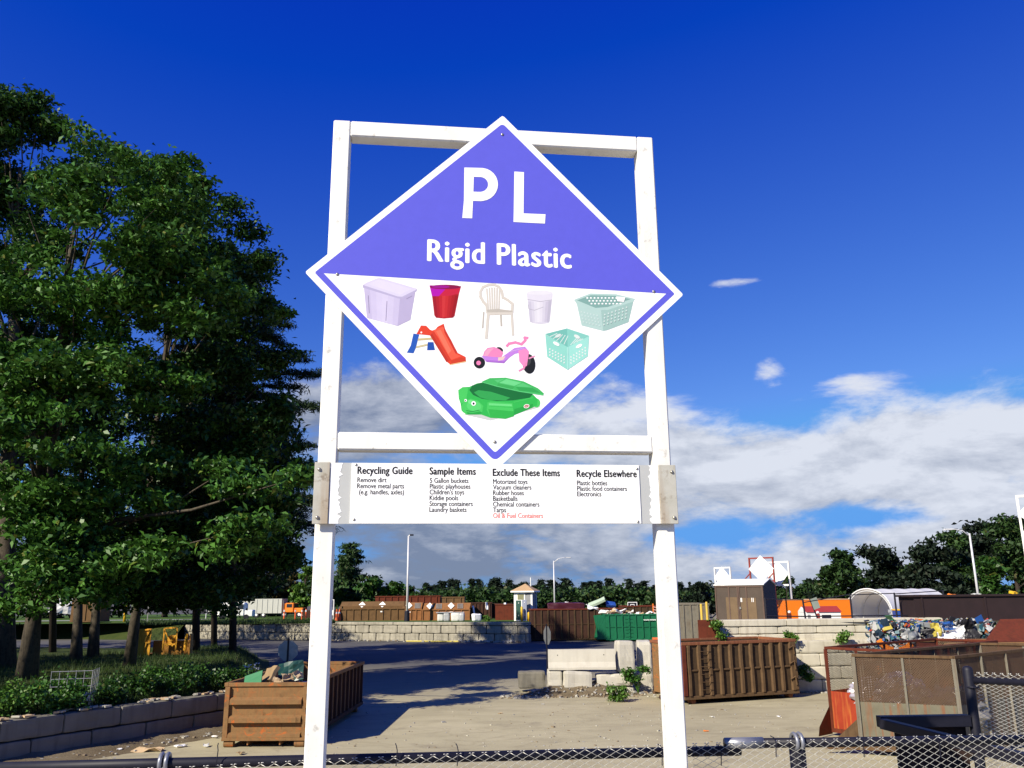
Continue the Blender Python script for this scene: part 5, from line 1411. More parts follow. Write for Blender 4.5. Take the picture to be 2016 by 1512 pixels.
# ------------------------------------------------------------------ the terrace at right
K = AT(1507, 1216, 44.6); Lc = AT(1411, 1215, 45.9); sa = math.atan2(Lc.y - K.y, Lc.x - K.x) + math.pi
SLn = (Lc - K).length; zs = 2.83
SH = ZAT(1410, 1153, 45.9) - zs
sh = thing('mesh_shed', 'brown mesh-walled shed with white gabled roof on the terrace edge', 'shed', (Lc.x, Lc.y, zs), sa)
M_SHED = plain('shed_brown', (.075, .055, .042), .8, .25, 2); M_SHED2 = plain('shed_frame', (.10, .060, .045), .7, .2)
SD = 2.55
MB().bx(0, SLn, 0, .04, .1, SH).bx(0, .04, .04, SD, .1, SH).bx(0, SLn, SD - .04, SD, .1, SH).build('wall', M_SHED, sh)
rp = .30
MB().prism([(SLn - .04, .04, .1), (SLn - .04, SD - .04, .1), (SLn - .04, SD - .04, SH), (SLn - .04, SD / 2, SH + rp), (SLn - .04, .04, SH)], (.04, 0, 0)).build('gable_wall', plain('gable_shaded', (.05, .042, .042), .8, .15), sh)  # gable coloured darker than the front: shade on the side away from the sun
for (y0, y1, z0, z1) in ((-.08, SD / 2, SH, SH + rp), (SD + .08, SD / 2, SH, SH + rp)):
    MB().prism([(-.06, y0, z0 + .005), (SLn + .06, y0, z0 + .005), (SLn + .06, y1, z1 + .005), (-.06, y1, z1 + .005)], (0, 0, .035)).build('roof', M_TRIM, sh)
MB().bx(-.03, SLn + .03, -.04, SD, 0, .1).build('base_frame', M_SHED2, sh)
for x in (.0, SLn * .28, SLn * .46, SLn * .49, SLn * .64, SLn * .97): MB().bx(x, x + .06, -.035, -.002, .1, SH).build('stud', M_SHED2, sh)
MB().bx(.06, SLn * .97, -.03, -.002, SH - .09, SH - .002).build('header', M_SHED2, sh)
MB().bx(SLn * .22, SLn * .455, -.02, -.002, .14, SH * .68).build('inner_board', plain('shed_board', (.15, .10, .055), .85, .2), sh)
MB().bx(SLn * .525, SLn * .84, -.02, -.002, .14, SH * .66).build('inner_board', MATS['shed_board'], sh)
for x in (SLn * .525, SLn * .545, SLn * .75, SLn * .78): MB().bx(x, x + .03, -.028, -.021, SH * .55, SH * .66).build('paper_notice', M_DIAM, sh)
MB().bx(SLn * .495, SLn * .53, -.07, -.036, SH * .36, SH * .42).build('padlock', M_STEEL, sh)
# diamond signs on frames behind the shed
def frame_sign(label, px0, px1, pyt, dpx, dyt, dyb, Y, m, group, zfoot, yaw=0.0, brace=False, bar=.09, mid=None):
    a, b = AT(px0, pyt, Y), AT(px1, pyt, Y); wv = (b.x - a.x)
    W = wv / max(.3, math.cos(yaw))
    t = thing('framed_sign', label, 'sign', (a.x, Y, zfoot), yaw, group)
    h = a.z - zfoot; k = bar
    for x in (0, W): MB().bx(x - k / 2, x + k / 2, 0, k, 0, h).build('post', m, t)
    MB().bx(k / 2, W - k / 2, .001, k - .001, h - k, h).build('crossbar', m, t)
    zb2 = ZAT(dpx, dyb, Y) - zfoot; ztp = ZAT(dpx, dyt, Y) - zfoot
    MB().bx(k / 2, W - k / 2, .001, k - .001, zb2 + .05, zb2 + .05 + k).build('crossbar', m, t)
    c = (zb2 + ztp) / 2; s = (ztp - zb2) / 2
    MB().prism([(W / 2 - s, -.03, c), (W / 2, -.03, c + s), (W / 2 + s, -.03, c), (W / 2, -.03, c - s)] if mid is None else [(W / 2 - mid, -.03, c), (W / 2, -.03, c + s), (W / 2 + mid, -.03, c), (W / 2, -.03, c - s)], (0, .015, 0)).build('diamond_panel', M_DIAM, t)
    if brace:
        for x, dx in ((0, -1.4), (W, -1.5)): MB().bar((x, .05, h - s * 1.15), (x + dx, .3, h - s * 2.5), .06, .06).build('brace', m, t)
    return t
M_REDFR = rust('red_frame', (.20, .035, .03), (.25, .045, .035), (.12, .03, .02), .4)
frame_sign('small white framed diamond sign at the left behind the brown shed', 1406, 1428, 1117, 1417, 1116, 1158, 68, M_WHITE, 'diamond signs behind the shed', zright(68), R_(-56), False, .11)
frame_sign('white diamond sign on a red braced frame behind the brown shed', 1474, 1511, 1098, 1492, 1094, 1147, 60, M_REDFR, 'diamond signs behind the shed', zright(60), R_(-40), True, .10)
frame_sign('white framed diamond sign right of the red framed one', 1511, 1538, 1106, 1523, 1105, 1155, 62, M_WHITE, 'diamond signs behind the shed', zright(62), R_(-56), False, .11)
frame_sign('white framed diamond sign cut off by the right picture edge', 2001, 2064, 975, 2034, 972, 1052, 33, M_WHITE, None, zright(41), R_(-30), False, .085)
# orange container, small white house, tilted sign
Yo = 60; a, b = AT(1549, 1213, Yo), AT(1680, 1213, Yo); z0 = zright(Yo)
oc = thing('storage_container', 'bright orange flat-sided storage container between the shed and the white tunnel', 'container', (a.x, Yo, z0), .03)
oh = ZAT(1610, 1181, Yo) - z0; ol = b.x - a.x
MB().bx(0, ol, 0, 2.2, .0, oh).build('body', plain('orange_paint', (.72, .165, .004), .5, .05), oc, .02)
MB().bx(-.03, ol + .03, -.03, 2.23, oh, oh + .05).build('roof', plain('orange_roof', (.55, .33, .18), .6), oc)
a, b = AT(1586, 1216, 56), AT(1656, 1216, 56); z0 = zright(56)
wh = thing('small_building', 'low white building with a red roof in front of the orange container', 'building', (a.x, 56, z0), 0)
hw = b.x - a.x; hh = ZAT(1620, 1205, 56) - z0
MB().bx(0, hw, 0, 1.4, 0, hh).build('wall', M_TRIM, wh)
MB().prism([(-.02, 0, hh), (-.02, 1.4, hh), (-.02, .7, hh + .32)], (.08, 0, 0)).build('gable', M_TRIM, wh)
MB().prism([(.061, -.08, hh), (.061, 1.48, hh), (.061, .7, hh + .36)], (hw, 0, 0)).build('roof', plain('red_roof', (.30, .03, .025), .7), wh)
MB().bx(hw * .46, hw * .72, -.02, 0, 0, hh * .7).build('garage_door', M_RAIL, wh)
MB().bx(hw * .06, hw * .14, -.02, 0, hh * .3, hh * .75).build('window', M_SIDE, wh)
for i, (px, yt) in enumerate(((1555, 1202), (1611, 1203))):
    p = AT(px, 1217, 54); z0 = zright(54); h = ZAT(px, yt, 54) - z0
    t = thing('fuel_pump', ('small red pump with a white globe near the shed' if i == 0 else 'small red pump before the white building'), 'pump', (p.x, 54, z0), 0, 'small red pumps')
    MB().bx(-.10, .10, -.08, .08, 0, h - .16).build('pump_body', RUST_RED if i == 0 else M_REDFR, t, .02)
    MB().tube([(0, 0, h - .17), (0, 0, h - .12), (0, 0, h - .05), (0, 0, h)], [.05, .09, .09, .03], 10).build('globe', M_WHT, t, smooth=True)
p = AT(1596, 1216, 50); t = thing('tilted_sign', 'grey green back of a tilted square sign before the orange container', 'sign', (p.x + .35, 50, zright(50)), .2)
MB().bar((.1, 0, 0), (-.35, 0, ZAT(1590, 1178, 50) - zright(50)), .05, .05).build('post', M_RAIL, t)
zc = ZAT(1598, 1188, 50) - zright(50)
MB().box((-.05, -.06, zc), (.42, .02, .62), 0, 0, (0, -.3)).build('sign_plate', plain('sign_back_green', (.28, .32, .26), .5), t)
# tunnel shelter
HY = 72; zt0 = zright(HY)
ax = Vector((.80, .60, 0)).normalized(); px_ = Vector((-ax.y, ax.x, 0))
fl_, fr_ = AT(1681, 1214, HY + 1.3), AT(1743, 1214, HY - 1.0)
ctr = (fl_ + fr_) / 2; hwid = 2.15; hht = ZAT(1703, 1158, HY) - zt0
tn = thing('tunnel_shelter', 'white fabric tunnel shelter with an open arched end on the right terrace', 'shelter', (ctr.x, ctr.y, zt0), math.atan2(ax.y, ax.x))
def arch(n=24, k=1.0):
    r = []
    for i in range(n + 1):
        t = math.pi * i / n; y = -math.cos(t) * hwid * k; z = hht * k * math.sin(t) ** .85
        r.append((y, z * (1.0 + .02 * math.cos(2 * t))))
    return r
LT = 9.6; cov = MB(); ns = 36; A_ = arch()
for j in range(ns + 1):
    x = LT * j / ns; sag = 1 - .022 * math.sin(math.pi * (x / 2.4 % 1)) ** 1.0
    for (y, z) in A_: cov.v.append((x, y * (1 - (1 - sag) * .6), z * sag))
k = len(A_)
for j in range(ns):
    for i in range(k - 1): cov.f.append((j * k + i, j * k + i + 1, (j + 1) * k + i + 1, (j + 1) * k + i)); cov.m.append(0)
m_, nt_, b_ = newmat('white_tarp'); b_.inputs['Base Color'].default_value = (.86, .86, .86, 1); b_.inputs['Roughness'].default_value = .5
tr_ = nt_.nodes.new('ShaderNodeBsdfTranslucent'); tr_.inputs[0].default_value = (.80, .70, .50, 1); mxs = nt_.nodes.new('ShaderNodeMixShader'); mxs.inputs[0].default_value = .30
nt_.links.new(b_.outputs[0], mxs.inputs[1]); nt_.links.new(tr_.outputs[0], mxs.inputs[2]); nt_.links.new(mxs.outputs[0], nt_.nodes['Material Output'].inputs[0])
co_ = cov.build('fabric_cover', m_, tn, smooth=True)
for j in range(5): MB().tube([(LT * j / 4 if j else .05, y, z) for (y, z) in arch(24, .93)], .045, 6).build('hoop', M_POLE, tn)
MB().tube([(.0, y, z) for (y, z) in A_], .05, 6).build('end_hem', M_TRIM, tn)
for (px, py, w_, h_, m, la) in ((1756, 1204, .7, .9, M_APPL, 'a'), ):
    pass
for i, (px0, px1, py0, py1, m, la) in enumerate(((1749, 1761, 1200, 1206, M_APPL, 'pale grey notice board upper one beside the tunnel'), (1753, 1763, 1208, 1212, M_APPL, 'pale grey notice board lower one beside the tunnel'))):
    a, b = AT(px0, py1, 60), AT(px1, py0, 60)
    tag(MB().bx(0, b.x - a.x, 0, .04, 0, b.z - a.z).bx(.1, .16, .04, .08, -(a.z - zright(60)), b.z - a.z).build('notice_board', m, None, loc=tuple(a)), la, 'notice board')
a, b = AT(1764, 1216, 55), AT(1782, 1199, 55)
t = thing('recycling_bin', 'blue wheeled bin with a yellow lid before the white tunnel', 'bin', (a.x, 55, zright(55)), 0)
hB = b.z - zright(55)
MB().prism([(.03, 0, .05), (b.x - a.x - .03, 0, .05), (b.x - a.x, -.03, hB - .1), (0, -.03, hB - .1)], (0, .5, 0)).build('bin_body', M_BLUEP, t, .02)
MB().bx(-.02, b.x - a.x + .02, -.05, .5, hB - .099, hB).build('lid', M_YEL, t, .02)
MB().tube([(.05, .5, .1), (b.x - a.x - .05, .5, .1)], .1, 10).build('wheel', M_RAIL, t)
# black rail fence on the wall
RY = 41.6
pts = [(1509, 1178, 1216), (1586, 1180, 1217), (1678, 1170, 1216), (1766, 1168, 1215), (1863, 1163, 1214)]
bfp = thing('rail_fence', 'thin black rail fence along the top of the right wall', 'fence', tuple(AT(1509, 1216, RY)), 0)
B0 = AT(1509, 1216, RY); P_ = []
for (px, yt, yb) in pts:
    t_, b_2 = AT(px, yt, RY) - B0, AT(px, yb, RY) - B0
    lean = -.06 if px == 1586 else 0
    MB().tube([(b_2.x, 0, b_2.z - .1), (b_2.x + lean, 0, t_.z + .03)], .045, 8).build('post', M_RAIL, bfp); P_.append((b_2.x + lean, t_.z, b_2.z))
for (a, b) in zip(P_[:-1], P_[1:]):
    MB().tube([(a[0], 0, a[1] - .03 - (.12 if a[0] > .1 and a is P_[1] else 0)), (b[0], 0, b[1])], .022, 8).build('top_rail', M_RAIL, bfp)
    MB().tube([(a[0], 0, a[2] + .08), (b[0], 0, b[2] + .08)], .028, 8).build('bottom_rail', M_RAIL, bfp)
# dark container at the wall edge
a, b = AT(1801, 1216, 40.9), AT(2200, 1216, 40.9); zc = ZAT(1800, 1171, 40.9)
dc = thing('roll_off_container', 'low dark brown steel trough container above the plastic bales at right', 'container', (a.x, 40.75, 2.95), .02)
MB().bx(0, 10, 0, .06, .0, zc - 3.05).bx(0, 10, 1.5, 1.56, 0, zc - 3.05).bx(0, .06, .06, 1.5, 0, zc - 3.05).bx(9.94, 10, .06, 1.5, 0, zc - 3.05).bx(.06, 9.94, .06, 1.5, .02, .1).build('body', M_DARKCOAT, dc)
MB().bx(-.16, 10, -.09, .12, zc - 3.05, zc - 2.96).bx(-.16, 10, 1.44, 1.65, zc - 3.05, zc - 2.96).bx(-.16, .1, .121, 1.439, zc - 3.05, zc - 2.96).build('top_rail', M_DARKCOAT, dc)
for x in (.3, 3.3, 6.3): MB().bx(x, x + .08, -.05, 0, .0, zc - 3.051).build('rib', M_DARKCOAT, dc)
for i, (px, py, m, la) in enumerate(((1874, 1171, M_OR, 'small orange object on the rim of the low dark container'), (1995, 1166, M_YEL, 'small yellow object on the rim of the low dark container'))):
    litter('plastic_object', la, 'plastic piece', AT(px, py + 4, 41.2), (.3, .25, .12), m, .4, (.1, .1), None, .2, 130 + i)
heap('pale flat board on the rim of the dark container below the lamp post', 'pale_board', 'board', 1913, 1931, 1168, 1172, 41.3, .4, M_PALE, 55)
# ------------------------------------------------------------------ the lawn knoll at left
def lawn_h(x, y):
    d1 = (x - (-8.7)) * -.94 + (y - 34.5) * -.34 if False else (-8.7 - x) * .965 + (34.5 - y) * .26 + (y - 34.5) * .02
    d1 = (-8.9 - .30 * (y - 34)) - x if y > 34 else 9
    d2 = 63 - y
    t = max(0, min(1, min(d1, d2) / 2.6)); t = t * t * (3 - 2 * t)
    return (1.09 + .14 * mnoise.noise(Vector((x * .16, y * .16, 0))) + .05 * mnoise.noise(Vector((x * .7, y * .7, 4)))) * t - .02 * (1 - t)
lw = MB(); ns, ntt = 74, 70
for i in range(ns + 1):
    for j in range(ntt + 1):
        s = -27 + 56 * i / ns; t = .55 + 58 * (j / ntt) ** 1.25
        p = wpt(s, t); lw.v.append((p.x, p.y, lawn_h(p.x, p.y) if s < 30 else 0))
for i in range(ns):
    for j in range(ntt): lw.f.append((i * (ntt + 1) + j, (i + 1) * (ntt + 1) + j, (i + 1) * (ntt + 1) + j + 1, i * (ntt + 1) + j + 1)); lw.m.append(0)
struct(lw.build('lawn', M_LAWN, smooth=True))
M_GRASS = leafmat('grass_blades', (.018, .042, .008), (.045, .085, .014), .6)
def blades(name, pts, h, wdt, lab, m):
    n = len(pts); P = np.array(pts); a = RNG.uniform(0, 6.28, n); H = h * RNG.uniform(.5, 1.4, n)
    dx, dy = np.cos(a) * wdt, np.sin(a) * wdt; lx, ly = RNG.normal(0, .35, n) * H, RNG.normal(0, .35, n) * H
    V = np.empty((n, 3, 3)); V[:, 0] = P - np.stack([dx, dy, 0 * dx], 1); V[:, 1] = P + np.stack([dx, dy, 0 * dx], 1); V[:, 2] = P + np.stack([lx, ly, H], 1)
    o = np_mesh(name, V.reshape(-1, 3), 3, m); return struct(tag(o, lab, 'grass'), 'stuff')
pts = []
while len(pts) < 42000:
    s, t = random.uniform(-14, 22), .7 + 24 * random.random() ** 1.7
    p = wpt(s, t); h = lawn_h(p.x, p.y)
    if h > .25: pts.append((p.x, p.y, h - .03))
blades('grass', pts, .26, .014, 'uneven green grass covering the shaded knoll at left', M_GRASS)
pts = []
for _ in range(9000):
    px = random.uniform(250, 660); Y = 86.5 + random.random() ** 2 * 16; pts.append((XAT(px, 1210, Y), Y, zback(Y) - .03))
blades('verge_blades', pts, .30, .05, 'short sunny grass along the top edge of the far block wall', M_GRASS)

# ------------------------------------------------------------------ trees
M_BARK = rust('oak_bark', (.040, .033, .024), (.085, .070, .050), (.02, .017, .013), .9, .95, 4, .9)
M_BARKP = rust('pine_bark', (.028, .021, .017), (.045, .034, .026), (.016, .012, .01), .9, .95, 4, .8)
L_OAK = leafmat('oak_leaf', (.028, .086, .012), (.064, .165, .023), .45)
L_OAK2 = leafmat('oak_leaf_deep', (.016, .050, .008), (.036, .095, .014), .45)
L_PINE = leafmat('pine_needles', (.010, .028, .010), (.020, .046, .015), .6)
L_PINEY = leafmat('yellowing_needles', (.075, .060, .018), (.12, .095, .025), .6)
L_FAR = leafmat('far_leaf', (.016, .042, .010), (.034, .075, .016), .6)
L_FARD = leafmat('far_needles', (.007, .016, .009), (.014, .028, .012), .7)
L_BRIGHT = leafmat('bright_leaf', (.05, .13, .015), (.10, .20, .03), .5)
def limb_mesh(mb, base, top, r0, ends, rng, n=8):
    """trunk from base to top and limbs running out to the given clump centres"""
    base, top = Vector(base), Vector(top); k = 8; pts = []; rad = []
    for i in range(k + 1):
        t = i / k; w_ = Vector((mnoise.noise(Vector((t * 3, base.x, 0))), mnoise.noise(Vector((t * 3, base.y, 5))), 0)) * .35 * (t if t > .05 else 0)
        pts.append(base.lerp(top, t) + w_); rad.append(r0 * ((1.45 - 3 * t if t < .12 else 1.08 - .85 * t)))
    mb.tube(pts, rad, n)
    for e in ends:
        e = Vector(e); t = min(.93, max(.16, (e.z - base.z) / max(1, (top.z - base.z)) * .78 - .06 + rng.uniform(-.05, .05)))
        f = t * k; i = min(k - 1, int(f)); s = pts[i].lerp(pts[i + 1], f - i); r = rad[i] * .42
        m1 = s.lerp(e, .35) + Vector((0, 0, .12 * (e - s).length * .5)); m2 = s.lerp(e, .7) + Vector((rng.uniform(-.3, .3), rng.uniform(-.3, .3), .05))
        mb.tube([s, m1, m2, e], [r, r * .7, r * .4, r * .12], 6, 0, False)
def tree(label, base, r0, top, ells, ncl, rad, nleaf, ln, wd, leaf, bark, nlimb, seed, group=None, shell=.5, flatz=.55, cat='tree', extra=None):
    rng = np.random.default_rng(seed); b = Vector(base)
    t = thing('pine_tree' if cat == 'pine' else 'tree', label, 'tree', tuple(b), 0, group)
    E = [(e[0] - b.x, e[1] - b.y, e[2] - b.z, e[3], e[4], e[5]) for e in ells]
    cl = clusters(E, ncl, rng, shell)
    if extra is not None: cl = np.concatenate([cl, np.array(extra) - np.array(tuple(b))])
    mb = MB(); rr = random.Random(seed)
    idx = rng.choice(len(cl), min(nlimb, len(cl)), replace=False)
    limb_mesh(mb, (0, 0, -.2), tuple(Vector(top) - b), r0, [tuple(cl[i] * np.array([.95, .95, .97])) for i in idx], rr)
    mb.build('trunk', bark, t, smooth=True)
    foliage('crown', cl, rad, nleaf, ln, wd, leaf, t, rng, flatz)
    return t
def EL(px, py, Y, rx, rz, ry=None):
    """ellipsoid seen at a photo pixel, radii in photo pixels across and up"""
    c = AT(px, py, Y); k = math.hypot(Y, c.z - EYE) / F
    return (c.x, c.y, c.z, rx * k, (ry or rx * k * .9), rz * k)
def trunkbase(px, py, z=1.1): p = G(px, py, z); return Vector((p.x, p.y, lawn_h(p.x, p.y)))
b1 = trunkbase(52, 1338)
tree('broad green oak with the thick mottled trunk at the far left front', b1, .33, AT(150, 420, 34.5), [EL(60, 640, 34, 150, 200), EL(230, 470, 34, 170, 190), EL(120, 850, 33, 190, 170), EL(310, 640, 34.5, 150, 180), EL(60, 1070, 32, 120, 95), EL(215, 1040, 32.5, 150, 110), EL(330, 400, 36, 70, 110), EL(120, 1155, 32.5, 170, 48), EL(545, 900, 30.5, 62, 95), EL(525, 1050, 30.3, 75, 48), EL(455, 960, 31.5, 80, 80)], 860, .66, 92, .30, .15, L_OAK, M_BARK, 46, 1, None, .5, .48)
b2 = trunkbase(254, 1312)
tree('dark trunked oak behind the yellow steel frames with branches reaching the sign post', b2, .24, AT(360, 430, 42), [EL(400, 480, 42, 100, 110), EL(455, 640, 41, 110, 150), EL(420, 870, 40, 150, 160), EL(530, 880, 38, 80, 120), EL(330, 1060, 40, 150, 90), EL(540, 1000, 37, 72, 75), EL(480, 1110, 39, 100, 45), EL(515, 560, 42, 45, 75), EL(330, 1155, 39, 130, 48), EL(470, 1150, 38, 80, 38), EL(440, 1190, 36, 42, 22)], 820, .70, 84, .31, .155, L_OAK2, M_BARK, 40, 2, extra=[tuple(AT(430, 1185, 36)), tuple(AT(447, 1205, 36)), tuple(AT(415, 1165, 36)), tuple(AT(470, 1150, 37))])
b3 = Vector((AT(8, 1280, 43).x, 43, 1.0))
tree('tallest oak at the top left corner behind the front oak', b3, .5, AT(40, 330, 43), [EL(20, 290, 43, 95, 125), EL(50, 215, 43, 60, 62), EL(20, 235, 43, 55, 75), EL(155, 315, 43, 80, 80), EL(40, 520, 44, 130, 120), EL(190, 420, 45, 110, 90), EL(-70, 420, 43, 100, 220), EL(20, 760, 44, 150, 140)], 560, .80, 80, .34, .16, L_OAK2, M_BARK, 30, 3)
for i, (px, py, tp, s) in enumerate(((150, 1300, 170, 4), (183, 1295, 215, 5))):
    bb = trunkbase(px, py, 1.05)
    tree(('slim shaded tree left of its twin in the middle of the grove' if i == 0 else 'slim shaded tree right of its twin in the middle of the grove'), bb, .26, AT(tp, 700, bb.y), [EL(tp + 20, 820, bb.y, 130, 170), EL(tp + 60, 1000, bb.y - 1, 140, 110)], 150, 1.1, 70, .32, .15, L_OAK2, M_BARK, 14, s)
def pine_spray(label, base, r0, toppt, layers, leaf, seed, dens=1.0, group=None, ln=.5, wd=.07, nl=26, cl_r=.55, zz=.22, boughs=()):
    """pine: level boughs at given heights; each bough is a flat spray of needle tufts"""
    rng = np.random.default_rng(seed); b = Vector(base)
    t = thing('pine_tree', label, 'tree', tuple(b), 0, group)
    tp = Vector(toppt) - b; mb = MB(); mb.tube([(0, 0, -.2), tuple(tp * .5), tuple(tp)], [r0, r0 * .65, .05], 8)
    cl = []
    for (z, rad, n) in layers:
        for k in range(n):
            a = rng.uniform(0, 6.283); R2 = rad * rng.uniform(.6, 1.1); droop = rng.uniform(-.15, .1) * R2
            s = Vector((tp.x * z / tp.z, tp.y * z / tp.z, z)); e = s + Vector((math.cos(a) * R2, math.sin(a) * R2, droop + rng.uniform(-.3, .3)))
            mb.tube([s, s.lerp(e, .5) + Vector((0, 0, .1 * R2)), e], [.07, .05, .015], 5, 0, False)
            m = max(3, int(R2 * 2.6 * dens))
            for q in range(m):
                f = rng.uniform(.25, 1.05); p = s.lerp(e, f) + Vector((0, 0, .1 * R2 * math.sin(min(1, f) * 3.14)))
                cl.append((p.x + rng.normal() * .28 * R2 * .35, p.y + rng.normal() * .28 * R2 * .35, p.z + rng.normal() * .12))
    for e in boughs:       # long level boughs to given points
        e = Vector(e) - b; f0 = (e.z - .5) / tp.z; s = tp * f0; L_ = (e - s).length
        mb.tube([s, s.lerp(e, .5) + Vector((0, 0, .3)), e], [.10, .07, .02], 6, 0, False)
        for q in range(int(L_ * 5)):
            f = rng.uniform(.35, 1.0) ** .7; p = s.lerp(e, f) + Vector((0, 0, .3 * math.sin(f * 3.14)))
            cl.append((p.x + rng.normal() * .35, p.y + rng.normal() * .8 * (1.15 - f), p.z + rng.normal() * .16))
    mb.build('trunk', M_BARKP, t, smooth=True)
    foliage('crown', np.array(cl), cl_r, nl, ln, wd, leaf, t, rng, zz, .1)
    return t
def pine_at(label, px, pybase, pytop, Y, rpx, leaf, seed, z0, nlay=11, n=6, group=None, low=.22, dens=1.0, **kw):
    p0 = AT(px, pybase, Y); tp = AT(px, pytop, Y); b = Vector((p0.x, Y, z0)); h = tp.z - z0; k = Y / F
    lay = []
    for i in range(nlay):
        f = low + (1 - low) * (i + .2) / nlay
        lay.append((h * f, rpx * k * (1.05 - f) ** .6 * (.8 + .4 * random.random()) + .2, n if f < .9 else 4))
    return pine_spray(label, b, max(.10, .0095 * h), (tp.x, Y, tp.z), lay, leaf, seed, dens, group, **kw)
pine_at('tall dark pine whose level boughs reach out beside the left sign post', 462, 1240, 500, 54, 185, L_PINE, 31, .9, 14, 10, None, .22, 1.7, nl=38, boughs=[AT(622, 735, 53), AT(628, 800, 52), AT(600, 700, 55), AT(622, 985, 51), AT(606, 1030, 53), AT(575, 640, 54), AT(618, 880, 53)])
pine_at('dark pine behind the grove, its crown hidden by the oaks', 390, 1240, 490, 55, 160, L_PINE, 32, .9, 13, 9, None, .2, 1.6, nl=34)
pine_at('dark pine at the back of the grove beside the road, hidden by the other crowns', 425, 1240, 620, 61, 170, L_PINE, 37, .6, 13, 9, None, .2, 1.6, nl=34)
pine_at('dark pine at the left rear of the grove', 110, 1240, 560, 56, 150, L_PINE, 36, .9, 10, 7, None, .35, 1.1)
# far side trees beside the left post
pine_at('yellowing pine behind the orange truck', 565, 1210, 1078, 172, 46, L_PINEY, 33, .9, 12, 7, None, .12, 1.0, ln=.9, wd=.22, cl_r=1.0, zz=.3)
pine_at('green pine right beside the left sign post, with ragged open crown', 687, 1205, 1068, 150, 44, L_FAR, 34, .8, 12, 7, None, .14, 1.0, ln=.95, wd=.22, cl_r=1.0, zz=.25)
def far_tree(label, px, pyt, pyb, Y, wpx, leaf, seed, ncl=70, nl=46, z0=None, group=None, cr=None, ln=None):
    z0 = zback(Y) if z0 is None else z0; k = Y / F
    a = AT(px, (pyt + pyb) / 2, Y); b = Vector((a.x, Y, z0)); rz = (pyb - pyt) / 2
    ells = [EL(px, pyt + rz * .95, Y, wpx * .42, rz * .95), EL(px - wpx * .28, pyt + rz * 1.3, Y, wpx * .28, rz * .7), EL(px + wpx * .28, pyt + rz * 1.25, Y - 1, wpx * .28, rz * .72)]
    return tree(label, b, .012 * Y * .25, AT(px, pyt + rz * .5, Y), ells, ncl, cr or wpx * k * .16, nl, ln or .0062 * Y, .0036 * Y, leaf, M_BARKP, 8, seed, group, .5, .6)
far_tree('round green broadleaf tree right of the ragged pine', 745, 1112, 1205, 142, 62, L_OAK2, 41, 90)
far_tree('dark broadleaf tree behind the left sign post', 640, 1118, 1205, 146, 70, L_FAR, 42, 80)
far_tree('bright green broadleaf tree hugging the left side of the sign post', 602, 1112, 1205, 150, 44, L_BRIGHT, 43, 70)
far_tree('dark bushy tree between the round tree and the lamp post', 785, 1150, 1205, 150, 40, L_FAR, 44, 50)
far_tree('thin pale tree at the lamp post', 815, 1138, 1205, 165, 26, L_OAK2, 45, 34, 30)
far_tree('dense dark trees behind the white trailer', 500, 1090, 1205, 160, 110, L_FARD, 46, 110)
far_tree('dark broadleaf tree behind the far left grove', 330, 1080, 1205, 165, 140, L_FARD, 47, 110)
far_tree('dark hedge-like tree at the left rear', 150, 1090, 1210, 165, 150, L_FARD, 48, 110)
far_tree('dark tree at the left picture edge behind the trunks', 10, 1080, 1210, 160, 120, L_FARD, 49, 100)
# distant tree line: a few kinds copied along it
kinds = []
gl = 'dark distant pine in the tree line along the horizon'
GRP = 'distant pines along the horizon'
DY = 262.0
def dist_pine(seed, h, r):
    lay = [(h * (.12 + .86 * i / 12), r * (1.02 - i / 12.5) * (.7 + .5 * random.random()) + .12, 7 if i < 9 else 4) for i in range(13)]
    return pine_spray(gl, (0, DY, -.2), .22, (0, DY, h), lay, L_FARD, seed, .9, GRP, ln=1.15, wd=.42, nl=14, cl_r=1.0, zz=.4)
rnd = random.Random(77)
first = []
for s_ in range(4): first.append(dist_pine(200 + s_, 11.5, 3.2 + .5 * s_))
k = 0
px = 838.0
while px < 1425:
    Y = rnd.uniform(250, 290); top = 1151 + rnd.uniform(-11, 15) + (5 if px > 1250 else 0)
    zt = ZAT(px, top, Y); sc_ = max(.5, (zt + .2) / 11.5); x = XAT(px, 1170, Y)
    sx = (.55 + .45 * sc_) * rnd.uniform(.75, 1.35)
    if k < 4: first[k].location = (x, Y, -.2); first[k].scale = (sx, sx, sc_); first[k].rotation_euler.z = rnd.uniform(0, 6)
    else: dup(first[k % 4], (x, Y, -.2), rnd.uniform(0, 6), None, (sx, sx, sc_))
    k += 1; px += rnd.uniform(5, 10.5)
# scrub in front of the tree line reads as one mass
cl = np.array([(XAT(q, 1178, 235), 235 + RNG.uniform(-6, 6), RNG.uniform(.3, ZAT(q, 1166 + RNG.uniform(-8, 12), 235))) for q in RNG.uniform(700, 1720, 1150)])
o = foliage('scrub_belt', cl, 2.0, 26, 1.3, .8, L_FAR, None, RNG, .6); struct(tag(o, 'dark green scrub belt below the distant tree line', 'scrub'), 'stuff')
